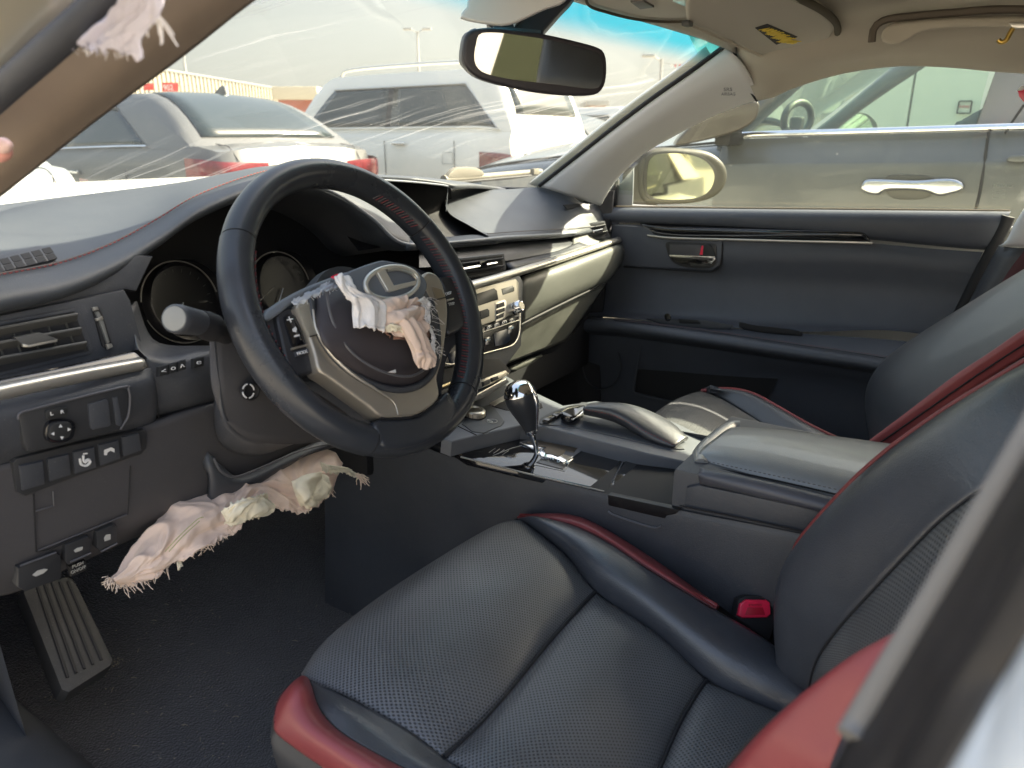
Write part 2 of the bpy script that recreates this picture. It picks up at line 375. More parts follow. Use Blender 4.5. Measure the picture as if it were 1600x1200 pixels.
def box(name, c, sx, sy, sz, m, parent=None, bev=.003, ax=None, seg=2):
    """rounded box, centre c, full sizes along axes ax = (a, b, c)"""
    c = V(c); A = ax or (V((1, 0, 0)), V((0, 1, 0)), V((0, 0, 1)))
    bm = bmesh.new(); bmesh.ops.create_cube(bm, size=1)
    for v in bm.verts: v.co = V((v.co.x*sx, v.co.y*sy, v.co.z*sz))
    if bev: bmesh.ops.bevel(bm, geom=bm.edges[:], offset=min(bev, .45*min(sx, sy, sz)), segments=seg, affect='EDGES', profile=.6)
    for v in bm.verts: v.co = c + A[0]*v.co.x + A[1]*v.co.y + A[2]*v.co.z
    bmesh.ops.recalc_face_normals(bm, faces=bm.faces)
    me = bpy.data.meshes.new(name); bm.to_mesh(me); bm.free()
    return link(name, me, m, parent, sharp=35)
def lathe(name, p0, axis, prof, m, parent=None, res=32, sx=1.0, ref=None):
    """prof = [(dist along axis, radius)]"""
    axis = V(axis).normalized(); a = V(ref) if ref else axis.orthogonal(); a = (a-axis*a.dot(axis)).normalized(); b = axis.cross(a); p0 = V(p0)
    bm = bmesh.new(); rings = []
    for d, r in prof:
        rings.append([bm.verts.new(p0+axis*d+a*cos(2*pi*k/res)*r*sx+b*sin(2*pi*k/res)*r) for k in range(res)])
    for A, B in zip(rings, rings[1:]):
        for k in range(res): bm.faces.new((A[k], A[(k+1) % res], B[(k+1) % res], B[k]))
    bm.faces.new(list(reversed(rings[0]))); bm.faces.new(rings[-1])
    me = bpy.data.meshes.new(name); bm.to_mesh(me); bm.free()
    return link(name, me, m, parent, sharp=38)
def text(s, pL, right, up, width, m, parent, name='lettering', th=.0004, height=None, mirror=False):
    right = V(right).normalized(); up = V(up); up = (up-right*up.dot(right)).normalized(); n = right.cross(up)
    cu = bpy.data.curves.new(name, 'FONT'); cu.body = s; cu.extrude = .02; ob = bpy.data.objects.new(name, cu); COL.objects.link(ob)
    bpy.context.view_layer.update()
    me = bpy.data.meshes.new_from_object(ob.evaluated_get(bpy.context.evaluated_depsgraph_get())); bpy.data.objects.remove(ob)
    xs = [v.co.x for v in me.vertices]; ys = [v.co.y for v in me.vertices]
    if not xs: return None
    w = max(xs)-min(xs); k = width/w; ky = k if height is None else height/(max(ys)-min(ys))
    x0 = min(xs); y0 = min(ys)
    for v in me.vertices: v.co = V(pL) + right*((v.co.x-x0)*k) + up*((v.co.y-y0)*ky) + n*(v.co.z*th/.02+th)
    return link(name, me, m, parent, smooth=False)
def texton(s, a, b, pl, m, parent, off=.0006, hpx=None, name='lettering', upv=None):
    """lettering from pixel a to pixel b (baseline) on plane pl"""
    A = oP(*a, pl, off); B = oP(*b, pl, off); r = (B-A); n = pl[1]; up = n.cross(r.normalized())
    if up.z < 0 and abs(up.z) > .05: up = -up
    h = None
    if hpx: h = (oP(a[0], a[1]-hpx, pl, off)-A).length
    return text(s, A, r, up, r.length, m, parent, name=name, height=h)
# ================================================================== SETTING
M_GROUND = mat('pale_sandy_asphalt', (.34, .31, .26), .9, bump=('noise', 40, .4, .01), var=(.6, .2))
bm = bmesh.new(); bmesh.ops.create_grid(bm, x_segments=2, y_segments=2, size=1500)
me = bpy.data.meshes.new('ground'); bm.to_mesh(me); bm.free(); g = link('ground', me, M_GROUND, smooth=False); g['kind'] = 'structure'

# ------------------------------------------------------------------ corrugated yard wall far off
WALLP = PLN(oT(230, 108, 26.0), (0, 0, 1))
wa = oT(150, 93, 24.0); wb = oT(500, 150, 40.0); wd = (wb-wa); wd.z = 0; wdir = wd.normalized(); ztop = 4.0
M_SHEET = mat('cream_corrugated_sheet', (.36, .33, .26), .6, metal=.2, var=(.6, .12))
M_SHEETD = mat('sheet_shadow_gap', (.15, .14, .12), .7)
fence = thing('sheet_fence', 'long cream corrugated metal sheet wall receding behind the parked cars', 'fence', loc=(wa.x, wa.y, 0))
nrm = V((wdir.y, -wdir.x, 0))
if nrm.dot(CAM-wa) < 0: nrm = -nrm
def lp(o, par):
    o.parent = par; return o
L0 = 34.0; cnt = 0; st = .27
pan = None
za = wa.z; zb = wb.z; span = (wb-wa).length
for k in range(int(L0/st)):
    s = k*st; p = wa+wdir*s; zt = za+(zb-za)*s/span
    prof = [(0, 0), (.06, 0), (.08, .05), (.19, .05), (.21, 0), (st, 0)]
    G = [[V((p.x, p.y, z))+wdir*a+nrm*b for a, b in prof] for z in (0, zt)]
    me = gridmesh('sheet_panel', G); o = link('sheet_panel', me, M_SHEET, smooth=False); lp(o, fence); 
rail = [V((*(wa+wdir*s-nrm*.0).xy, za+(zb-za)*s/span+.02))+nrm*.03 for s in (0, 10, 20, 34)]
lp(tube('top_rail', rail, .05, mat('rail_grey', (.25, .25, .24), .6), None, 6), fence)
def sign(x0, y0, x1, y1, t, txt, label, post=True):
    c = oT((x0+x1)/2, (y0+y1)/2, t); s = thing('number_sign' if txt else 'red_sign', label, 'sign', loc=(c.x, c.y, 0))
    pl = (c, (CAM-c).normalized())
    P = [oP(x0, y0, pl), oP(x1, y0, pl), oP(x1, y1, pl), oP(x0, y1, pl)]
    lp(slab('board', P, pl[1], .08, mat('sign_red', (.62, .05, .03), .5), None, bev=.01), s)
    if txt: lp(texton(txt, (x0+3, y1-2), (x1-8, y1-2), pl, mat('sign_white', (.8, .8, .78), .5), None, off=.01, hpx=(y1-y0)*.6), s)
    if post: lp(tube('post', [c-pl[1]*.12, V((c.x-pl[1].x*.12, c.y-pl[1].y*.12, 0))], .04, mat('post_grey', (.3, .3, .3), .6), None, 6), s)
    return s
sign(253, 129, 279, 143, 21, '902', 'red sign board with white 902 above the silver sedan roof')
sign(224, 130, 240, 141, 22, '', 'small plain red sign board left of the 902 sign')
# red shop with cream roof
def block(name, label, cat, x0, x1, ytop, ybot, t, m, roof=None, rooft=.15):
    a = oT(x0, ytop, t); b = oT(x1, ytop, t); d = (b-a); w = math.hypot(d.x, d.y); ax = V((d.x, d.y, 0)).normalized(); ay = V((-ax.y, ax.x, 0))
    if ay.dot(a-CAM) < 0: ay = -ay
    r = thing(name, label, cat, loc=(a.x, a.y, 0)); h = a.z; c = V((a.x, a.y, h/2))+ax*w/2+ay*2.0
    lp(box('wall', c, w, 4, h, m, None, .02, (ax, ay, V((0, 0, 1)))), r)
    lp(box('roof', V((c.x, c.y, h+rooft/2)), w+.3, 4.3, rooft, roof or m, None, .02, (ax, ay, V((0, 0, 1)))), r)
    for q in range(2):
        lp(box('window', V((a.x, a.y, h*.6))+ax*w*(.28+.42*q)-ay*.02, w*.2, .06, h*.25, mat('far_window', (.06, .07, .08), .2), None, .005, (ax, ay, V((0, 0, 1)))), r)
    return r
block('shop_building', 'small brick red building with cream roof behind the white SUV bonnet', 'building', 434, 492, 156, 200, 30, mat('brick_red_wall', (.42, .15, .10), .8, var=(2, .2)), mat('cream_roof', (.62, .56, .42), .8), .5)
block('office_building', 'low distant building with pinkish wall right of the white SUV', 'building', 921, 947, 165, 200, 38, mat('pinkish_wall', (.50, .36, .31), .8, var=(2, .15)), mat('grey_roof', (.4, .4, .38), .8), .25)
block('warehouse', 'long low pale warehouse far off between white SUV and windscreen pillar', 'building', 948, 1100, 176, 200, 48, mat('pale_wall', (.55, .53, .48), .8, var=(1, .1)), mat('grey_roof', (.4, .4, .38), .8), .3)

def lamp_post(x, ytop, ybase, t, double, label):
    top = oT(x, ytop, t); r = thing('street_lamp', label, 'street lamp', group='street lamps in the yard', loc=(top.x, top.y, 0))
    mm = mat('lamp_grey', (.45, .45, .43), .5, metal=.4)
    lp(tube('pole', [V((top.x, top.y, 0)), V((top.x, top.y, top.z*.5)), top], [.12, .09, .06], mm, None, 8), r)
    a = RT
    for s in ((-1, 1) if double else (-1,)):
        lp(tube('arm', [top-V((0, 0, .1)), top+a*s*.35+V((0, 0, .12))], .03, mm, None, 6), r)
        lp(box('lamp_head', top+a*s*.55+V((0, 0, .12)), .5, .28, .12, mm, None, .03, (a, V((-a.y, a.x, 0)), V((0, 0, 1)))), r)
    if not double: lp(tube('bracket', [top-V((0, 0, 1.6))-a*.3, top-V((0, 0, 1.6))+a*.3], .03, mm, None, 6), r)
lamp_post(652, 49, 110, 42, True, 'slim double armed lamp post rising above the white SUV roof')
lamp_post(1034, 92, 150, 30, False, 'single headed lamp post between mirror and windscreen pillar')
lamp_post(286, 82, 110, 40, False, 'thin lamp post standing behind the corrugated sheet wall')
bu = thing('bunting', 'string of small red and white flags right of the lamp post', 'bunting', loc=tuple(oT(1045, 101, 28)))
pts = [oT(1030, 97, 28), oT(1060, 102, 28), oT(1090, 101, 28), oT(1120, 97, 28)]
lp(tube('string', pts, .008, mat('string', (.4, .38, .35), .8), None, 4, n=12), bu)
for k, x in enumerate((1047, 1053, 1060, 1073, 1078, 1087, 1092, 1102)):
    a = oT(x, 100.5, 28); b = oT(x+4.5, 100.5, 28); lp(slab('flag', [a, b, (a+b)/2-V((0, 0, .11))], (CAM-a), .004, mat('flag_red', (.6, .08, .08), .8) if k % 3 else mat('flag_white', (.8, .8, .8), .8)), bu)

# pale panelled wall beyond the grey SUV
XW = 7.6
wl = thing('panel_wall', 'high white panelled wall seen through the grey SUV windows', 'wall', loc=(XW, 0, 0))
M_WP = mat('white_wall_panel', (.85, .87, .82), .6, var=(1, .05))
for i in range(5):
    for j, (z0, z1) in enumerate(((.9, 2.04), (2.06, 3.1), (3.12, 4.4))):
        y0 = -5.2+i*1.55+(.5 if j == 1 else 0.0)
        lp(box('wall_panel', (XW, y0+.77, (z0+z1)/2), .1, 1.53, z1-z0, M_WP, None, .008), wl)
lp(box('wall_base', (XW-.05, -1.3, .44), .2, 7.8, .88, mat('yellow_lit_base', (.66, .6, .42), .8, var=(2, .2)), None, .01), wl)  # yellow light along the wall foot put into its colour
lp(box('backing', (XW+.12, -1.3, 2.2), .1, 7.8, 4.4, mat('joint_dark', (.16, .17, .16), .8), None, .01), wl)
wn = thing('warning_notice', 'small framed notice with red writing on the white panelled wall', 'notice', loc=(XW-.1, -.5, 1.5))
npl = PLN((XW-.07, 0, 1.5), (-1, 0, 0))
lp(slab('board', [oP(*q, npl) for q in ((1499, 158), (1519, 158), (1516, 177), (1495, 177))], (-1, 0, 0), .012, mat('notice_white', (.75, .78, .75), .5), None), wn)
lp(texton('WARNING', (1498, 169), (1516, 169), npl, mat('notice_red', (.7, .05, .04), .5), None, off=.008, hpx=4.5), wn)
lp(tubes('frame', [[oP(*q, npl, .01) for q in e] for e in (((1499, 158), (1519, 158)), ((1519, 158), (1516, 177)), ((1516, 177), (1495, 177)), ((1495, 177), (1499, 158)))], .008, M_BLACK, None, 4), wn)

# ================================================================== parked cars outside
M_TYRE = mat('tyre_rubber', (.02, .02, .02), .8); M_RIM = mat('alloy_rim', (.5, .5, .5), .35, metal=.8)
M_TAIL = mat('tail_lamp_red', (.16, .012, .015), .2, coat=.4, var=(14, .9))
M_DGLASS = mat('tinted_car_window', (.020, .030, .030), .10, coat=.1, dust=.05)
def make_car(name, label, x0, yr, L, Wd, zb, H, cab, hood, paint, taper=.16, suv=False, glassm=None, handles=True, tails=True, deck=None):
    """car facing +Y. x0 left side, yr rear end. cab = (rear glass base, roof rear, roof front, windscreen base) from rear; zb belt; hood/deck heights"""
    r = thing(name, label, 'car' if not suv else ('SUV' if 'van' not in name else 'van'), group='cars parked in the yard', loc=(x0+Wd/2, yr+L/2, 0)); cx = x0+Wd/2; hw = Wd/2
    gm = glassm or M_DGLASS
    dk = deck if deck is not None else zb
    def ztop(y):
        a, b, c, d = cab
        if y < a: return dk - .09*((a-y)/max(a, .01))**2 - (.10 if y < .05 else 0)
        if y > d: return zb+.0-(zb-hood)*((y-d)/(L-d))**.8 - (.22 if y > L-.06 else 0)
        return dk+(zb-dk)*(y-a)/(d-a)
    def hwy(y):
        e = min(y, L-y); return hw*(1-.16*max(0, 1-e/.55)**2.2)
    ys = sorted(set([0, .03, .1, .25, .5, .8] + [cab[0], cab[3]] + [L*k/14 for k in range(1, 14)] + [L-.5, L-.25, L-.1, L-.03, L]))
    prof = [(.86, .22), (.96, .34), (1.0, .55), (1.0, .72), (.985, None), (.93, 0), (.6, 0.02), (0, .035)]
    G = []
    for y in ys:
        zt = ztop(y); h = hwy(y); row = []
        lowk = 0 if .35 < y < L-.35 else .12
        side = []
        for k, (f, z) in enumerate(prof):
            zz = (z+lowk*(1 if z < .4 else 0)) if (z is not None and k < 4) else (zt-.10 if z is None else zt+z*(1 if cab[0] > y or y > cab[3] else 0))
            if k < 4: zz = min(zz, zt-.14)
            side.append((f*h, zz))
        row = [V((cx-a, yr+y, z)) for a, z in side]+[V((cx+a, yr+y, z)) for a, z in reversed(side[:-1])]
        G.append(row)
    me = gridmesh('body', G); bm = bmesh.new(); bm.from_mesh(me)
    bm.verts.ensure_lookup_table(); nu = len(G[0])
    bm.faces.new([bm.verts[i] for i in range(nu)]); bm.faces.new([bm.verts[(len(G)-1)*nu+i] for i in range(nu)][::-1])
    bmesh.ops.recalc_face_normals(bm, faces=bm.faces); bm.to_mesh(me); bm.free()
    lp(link('body', me, paint, sharp=38), r)
    a, b, c, d = cab
    def hz(y):
        if y <= b: f = ((y-a)/(b-a)); f = sin(min(1, max(0, f))*pi/2)**.9 if not suv else sin(min(1, max(0, f))*pi/2)**.7
        elif y >= c: f = ((d-y)/(d-c)); f = sin(min(1, max(0, f))*pi/2)**.95
        else: f = 1+.012*sin(pi*(y-b)/(c-b))
        return f
    def Gs(y, s, off=0):
        f = hz(y); z0 = ztop(y)-.012; z1 = z0+(H-z0)*f; wb = hwy(y)*.94; wt = wb-taper*f
        sg = -1 if s < 0 else 1; s = abs(s)
        if s < .5:
            q = s/.5; x = (wt-.05)*q; z = z1+.03*(1-q*q)*f
        else:
            q = (s-.5)/.5; x = wt-.05*(1-min(1, q*6)) + (wb-wt)*q; z = z1-(z1-z0)*q - .035*min(1, q*6)*(1-q)*f
        p = V((cx+sg*x, yr+y, z))
        if off:
            n = V((sg*(.25 if s < .5 else 1)*q, (-.5 if y < b else (.5 if y > c else 0)), .9 if s < .5 else .3)).normalized(); p = p+n*off
        return p
    yy = [a+(b-a)*k/6 for k in range(6)]+[b+(c-b)*k/6 for k in range(6)]+[c+(d-c)*k/6 for k in range(7)]
    ss = [-1, -.85, -.7, -.6, -.53, -.5, -.42, -.25, 0, .25, .42, .5, .53, .6, .7, .85, 1]
    lp(link('roof', gridmesh('roof', [[Gs(y, s) for s in ss] for y in yy]), paint, sharp=50), r)
    def win(nm, corners, mt=gm, off=.006):
        # corners in (y, s): four, bilinear
        (y0, s0), (y1, s1), (y2, s2), (y3, s3) = corners
        rows = []
        for j in range(9):
            v = j/8; row = []
            for i in range(9):
                u = i/8; y = (y0*(1-u)+y1*u)*(1-v)+(y3*(1-u)+y2*u)*v; s = (s0*(1-u)+s1*u)*(1-v)+(s3*(1-u)+s2*u)*v; row.append(Gs(y, s, off))
            rows.append(row)
        o = link(nm, gridmesh(nm, rows), mt, sharp=60); lp(o, r); sd = o.modifiers.new('t', 'SOLIDIFY'); sd.thickness = .004; sd.offset = 0; return o
    for sg in (-1, 1):
        yb0 = a+(b-a)*(.62 if not suv else .35); yt0 = b+.06; yt1 = c-.02; yb1 = d-(d-c)*.22; mid = (yb0+yb1)/2
        win('window', [(yb0, sg*.95), (mid-.04, sg*.95), (mid-.04, sg*.60), (yt0+.10, sg*.60)])
        win('window', [(mid+.04, sg*.95), (yb1, sg*.95), (yt1, sg*.60), (mid+.04, sg*.60)])
        win('window_pillar', [(mid-.05, sg*.955), (mid+.05, sg*.955), (mid+.05, sg*.595), (mid-.05, sg*.595)], M_BLACK, .003)
        for pts_ in ([(yb0, .95), (yt0+.10, .60), (yt1, .60)],) if suv else ([(yt0+.10, .60), (yt1, .60)],):
            lp(tube('window_trim', [Gs(a_, sg*s_, .012) for a_, s_ in pts_], .012, paint if not suv else M_SATIN, None, 6), r)
        ch = [Gs(yb0-.03+(yb1-yb0+.06)*k/12, sg*.965, .012) for k in range(13)]
        lp(tube('belt_trim', ch, .010, M_CHROME if not suv else paint, None, 5), r)
        if handles:
            for yh in (mid-.22, mid+.78):
                lp(box('door_handle', (cx+sg*(hwy(yh)+.012), yr+yh, zb-.13), .03, .19, .03, M_CHROME, None, .01), r)
            for yh in (mid, mid-1.0):
                if yh > .6: lp(tube('door_gap', [(cx+sg*(hw*1.001), yr+yh, .35), (cx+sg*(hw*1.001), yr+yh, zb-.1)], .004, M_BLACK, None, 4), r)
        lp(tube('fuel_flap', [(cx+sg*hw*1.002, yr+.72+.14*q[0], zb-.28+.12*q[1]) for q in ((-.5, -.5), (.5, -.5), (.5, .5), (-.5, .5))], .0025, M_BLACK, None, 4, closed=True), r) if sg < 0 else None
        for yw in (.95, L-.95):
            o = lathe('wheel', (cx+sg*(hw-.24), yr+yw, .34), (sg, 0, 0), [(0, .2), (0, .32), (.05, .34), (.19, .34), (.24, .31), (.24, .22)], M_TYRE, None, 28); lp(o, r)
            q = lathe('rim', (cx+sg*(hw-.02), yr+yw, .34), (sg, 0, 0), [(-.03, .22), (.0, .225), (-.01, .19), (-.02, .06), (.0, .05), (.005, .03)], M_RIM, None, 20); q.parent = o; 
        lp(box('door_mirror', (cx+sg*(hw+.10), yr+cab[3]-.28, zb+.03), .22, .10, .15, paint, None, .04), r)
    win('windscreen', [(c+(d-c)*.08, -.44), (c+(d-c)*.08, .44), (d-.03, .47), (d-.03, -.47)])
    win('rear_window', [(a+(b-a)*.10, -.44), (a+(b-a)*.10, .44), (b-.05, .42), (b-.05, -.42)])
    if not suv:
        for sg in (-1, 1):
            lp(tube('boot_gap', [(cx+sg*hw*.70, yr+y_, ztop(y_)+.017) for y_ in (a*.95, a*.6, .12)]+[(cx+sg*hw*.66, yr-.004, dk-.20), (cx+sg*hw*.5, yr-.006, dk-.34)], .004, M_BLACK, None, 4, n=20), r)
        lp(tube('bumper_line', [(cx-hw*.8, yr+.01, dk-.36), (cx, yr-.008, dk-.37), (cx+hw*.8, yr+.01, dk-.36)], .004, M_BLACK, None, 4, n=16), r)
        lp(tube('badge', [(cx+.07*cos(q_*pi/8), yr-.012, dk-.15+.045*sin(q_*pi/8)) for q_ in range(16)], .006, M_CHROME, None, 5, closed=True), r)
    if tails:
        for sg in (-1, 1):
            rows = []
            for z in ((dk-.12, dk-.17, dk-.22, dk-.27) if not suv else (zb-.25, zb-.29, zb-.34, zb-.42)):
                rows.append([V((cx+sg*(hw*(.45 if not suv else .84)), yr-.012, z)), V((cx+sg*(hw*(.72 if not suv else .88)), yr-.016, z+.01)), V((cx+sg*(hw*.88), yr+.012, z+.015)), V((cx+sg*(hw*.965), yr+.12, z+.03)), V((cx+sg*(hw*1.0), yr+.30, z+.04))])
            lp(patch('tail_lamp', rows, M_TAIL, None, 12, 6, puff=.012), r)
    return r, Gs
M_SILV = mat('silver_paint', (.125, .125, .12), .38, metal=.3, coat=.3, dust=.1)
sed, GS = make_car('parked_sedan', 'dusty silver sedan seen from behind beyond the windscreen with fin aerial', 2.33, 4.75, 4.8, 1.8, 1.0, 1.475, (.30, 1.22, 2.6, 3.5), .88, M_SILV, deck=1.08)
p = GS(1.24, .12)
lp(slab('fin_aerial', [p+V((0, -.09, 0)), p+V((0, -.07, .07)), p+V((0, -.03, .075)), p+V((0, .12, 0))], (-1, 0, 0), .03, M_SILV, None, bev=.01), sed)
suvw, GW = make_car('parked_suv', 'big white SUV with roof rails and dark windows beyond the mirror', 5.55, 4.45, 5.0, 2.0, 1.22, 1.84, (.02, .42, 2.55, 3.25), 1.12, M_PAINTW, taper=.14, suv=True)
for sg in (-1, 1):
    lp(tube('roof_rail', [GW(.5, sg*.44)+V((0, 0, .0)), GW(.6, sg*.44)+V((0, 0, .07)), GW(1.5, sg*.44)+V((0, 0, .08)), GW(2.45, sg*.44)+V((0, 0, .07)), GW(2.6, sg*.44)], .022, M_SATIN, None, 6, n=24), suvw)
ol, _ = make_car('parked_hatchback', 'white car with red tail lamp low beside the driver windscreen pillar', -.08, 4.95, 4.4, 1.75, .96, 1.42, (.5, 1.5, 2.8, 3.5), .88, mat('cool_white_paint', (.34, .36, .36), .3, coat=.3, dust=.1))
fr_, _ = make_car('parked_sedan', 'pale car far off seen just right of the white SUV', 9.6, 5.2, 4.5, 1.8, 1.02, 1.5, (.4, 1.2, 2.9, 3.6), .9, mat('pale_grey_paint', (.55, .56, .56), .3, coat=.4, dust=.1))
fr2, _ = make_car('parked_van', 'pale van roof far off beneath the pinkish building', 13.0, 6.5, 4.9, 1.9, 1.15, 1.75, (.1, .4, 3.4, 4.1), 1.0, mat('van_white_paint', (.62, .62, .6), .35, coat=.4), suv=True)

# ------------------------------------------------------------------ grey SUV standing right beside the passenger door
XS = 1.75
M_SUVP = mat('dusty_graphite_paint', (.095, .10, .10), .34, metal=.15, coat=.25, dust=.14)
M_GREEN = glass('green_tinted_glass', (.92, .97, .91), .7, dust=.01)
M_SUVIN = mat('suv_grey_interior', (.16, .17, .17), .7, var=(5, .15))
M_SUVPIL = mat('suv_taupe_pillar', (.21, .19, .17), .55, dust=.2)
suv = thing('parked_suv', 'dark grey SUV with chrome door handle and chrome belt line parked alongside', 'SUV', loc=(2.7, .5, 0))
# belt line : pixels -> plane X
belt = [oX(x, y, XS) for x, y in ((1128, 219), (1180, 216), (1300, 213), (1450, 209), (1600, 205), (1760, 202))]
def side_row(zoff, xo): return [V((p.x+xo, p.y, p.z+zoff)) for p in belt]
ext = lambda row: [row[0]+V((0.02, .02, 0))]+row
body_rows = [side_row(0.0, .02), side_row(-.035, .0), side_row(-.075, -.035), side_row(-.10, -.045), side_row(-.20, -.05), side_row(-.36, -.045), side_row(-.44, -.06), side_row(-.60, -.05), side_row(-.75, .0), side_row(-.85, .08)]
lp(patch('door', body_rows, M_SUVP, None, 30, 40, across='smooth'), suv)
lp(tube('belt_trim', side_row(.012, .0), .011, M_CHROME, None, 8, flat=.6, ref=(1, 0, 0), n=30), suv)
# fender and bonnet ahead of the door
b0 = belt[0]
fz = [(0, b0.z), (.35, b0.z-.03), (.8, b0.z-.07), (1.15, b0.z-.12), (1.38, b0.z-.20), (1.46, b0.z-.34)]
rows = []
for dx, dz in ((.95, .085), (.75, .08), (.50, .055), (.30, .03), (.12, .0), (.03, -.03), (-.02, -.10), (-.03, -.25), (-.02, -.45), (.02, -.62)):
    rows.append([V((XS+dx+(.10 if k == 4 else .22 if k == 5 else 0), b0.y+yy+.08*dx, z+dz)) for k, (yy, z) in enumerate(fz)])
lp(patch('bonnet', rows, mat('graphite_bonnet_paint', (.10, .115, .125), .22, metal=.35, coat=.6, dust=.3), None, 26, 34), suv)
lp(tube('bonnet_gap', [V((XS+.07, b0.y+a, z-.005)) for a, z in fz[:5]], .005, M_BLACK, None, 5, n=20), suv)
lp(slab('front_end', [V((XS+.1, b0.y+1.40, .3)), V((XS+1.8, b0.y+1.40, .3)), V((XS+1.8, b0.y+1.40, .9)), V((XS+.1, b0.y+1.40, .86))], (0, 1, 0), .1, M_SUVP, None, bev=.04), suv)
# door shut line, handle
lp(tube('door_gap', [oX(1545, 206, XS-.02), oX(1533, 290, XS-.052), oX(1524, 330, XS-.05), oX(1512, 380, XS-.06)], .0045, M_BLACK, None, 5, n=16), suv)
lp(tube('door_gap', [oX(1600, 164, XS+.02), oX(1582, 190, XS+.01), oX(1571, 208, XS-.01)], .004, M_BLACK, None, 5), suv)
hp = PLN((XS-.075, 0, 1), (-1, 0, 0))
cup = [oP(x, y, PLN((XS-.054, 0, 1), (-1, 0, 0))) for x, y in ((1378, 284), (1385, 275), (1400, 273), (1450, 275), (1466, 284), (1460, 302), (1440, 311), (1400, 311), (1384, 300))]
lp(slab('handle_cup', cup, (-1, 0, 0), .006, mat('cup_shade_paint', (.06, .06, .055), .3, metal=.3), None, smooth_n=28, bev=.003), suv)
hc = [oP(x, y, hp) for x, y in ((1345, 290), (1352, 281), (1375, 280), (1430, 282), (1470, 279), (1492, 280), (1505, 287), (1504, 297), (1488, 303), (1466, 307), (1450, 301), (1430, 298), (1385, 298), (1372, 305), (1355, 303), (1345, 297))]
lp(slab('door_handle', hc, (-1, 0, 0), .022, mat('handle_chrome', (.50, .51, .54), .16, metal=1.0, var=(9, .25)), None, bev=.010, seg=4, smooth_n=60), suv)
# second handle of the rear door at the edge of the photo
lp(slab('door_handle', [oP(x, y, hp) for x, y in ((1572, 248), (1582, 243), (1630, 242), (1680, 246), (1680, 256), (1620, 254), (1578, 254))], (-1, 0, 0), .022, M_SUVP, None, bev=.008, seg=3, smooth_n=40), suv)
# windows, near side
def roofp(y): return V((XS+.30, y, 1.72))
wl_ = [belt[0]+V((.03, 0, .01)), belt[3]+V((.03, 0, .01))]
near = [belt[0]+V((.03, .0, .012)), V((belt[3].x+.03, oX(1521, 205, XS).y, belt[3].z+.012)), V((XS+.26, oX(1556, 108, XS+.2).y, 1.66)), V((XS+.26, belt[0].y-.45, 1.62))]
lp(slab('side_window', near, (-1, 0, .3), .004, M_GREEN, None), suv)
bp = [oX(1521, 207, XS+.02), oX(1556, 108, XS+.2), oX(1700, 100, XS+.2), oX(1760, 205, XS+.02)]
lp(slab('pillar', bp, (-1, 0, .3), .05, M_SUVPIL, None, bev=.01), suv)
# front near pillar & roof edge
lp(tube('windscreen_pillar', [belt[0]+V((.05, .02, 0)), V((XS+.2, belt[0].y-.28, 1.42)), V((XS+.3, belt[0].y-.62, 1.66))], [.05, .045, .04], M_SUVP, None, 8, n=10), suv)
# far side : pillar, mirror, sill, far window
XF = XS+1.72
lp(patch('far_pillar', [[oX(x, y, XF-.15) for x, y in ((1262, 212), (1300, 182), (1350, 140), (1392, 105), (1450, 60))], [oX(x, y, XF-.15) for x, y in ((1296, 212), (1330, 184), (1385, 145), (1445, 105), (1500, 68))]], mat('suv_pillar_grey', (.24, .26, .26), .7, var=(3, .2)), None, 14, 6, puff=.03, solid=.03), suv)
lp(slab('far_door_sill', [oX(1262, 206, XF), oX(1560, 200, XF), oX(1560, 240, XF), oX(1262, 240, XF)], (-1, 0, 0), .06, M_SUVIN, None, bev=.01), suv)
fm = [oX(x, y, XF+.12) for x, y in ((1302, 206), (1304, 188), (1318, 177), (1340, 175), (1356, 178), (1368, 188), (1372, 198), (1366, 208))]
lp(slab('far_mirror', fm, (-1, -.5, 0), .06, mat('suv_mirror_shell', (.13, .14, .13), .4), None, bev=.01, smooth_n=30), suv)
fm2 = [oX(x, y, XF+.115) for x, y in ((1305, 205), (1307, 189), (1320, 180), (1340, 178), (1353, 181), (1361, 192), (1360, 206))]
lp(slab('far_mirror_glass', fm2, (-1, -.5, 0), .003, mat('mirror_silver', (.85, .88, .85), .03, metal=1), None, smooth_n=30), suv)
lp(slab('far_window', [V((XF, 1.0, 1.13)), V((XF, -.6, 1.13)), V((XF-.2, -.6, 1.66)), V((XF-.2, .3, 1.66))], (-1, 0, .3), .004, M_GREEN, None), suv)
lp(slab('windscreen', [V((XS+.08, b0.y+.02, b0.z+.02)), V((XF-.05, b0.y+.10, b0.z+.04)), V((XF-.3, b0.y-.55, 1.64)), V((XS+.32, b0.y-.62, 1.64))], (0, .6, .6), .004, M_GREEN, None), suv)
# roof so the cabin is shaded
lp(patch('roof', [[V((XS+.28, b0.y-.6, 1.65)), V((XS+.28, -.5, 1.68)), V((XS+.28, -2.4, 1.66))], [V((2.6, b0.y-.55, 1.72)), V((2.6, -.5, 1.76)), V((2.6, -2.4, 1.72))], [V((XF-.28, b0.y-.6, 1.65)), V((XF-.28, -.5, 1.68)), V((XF-.28, -2.4, 1.66))]], M_SUVP, None, 12, 8, solid=.04, toward=(2.6, 0, 9)), suv)
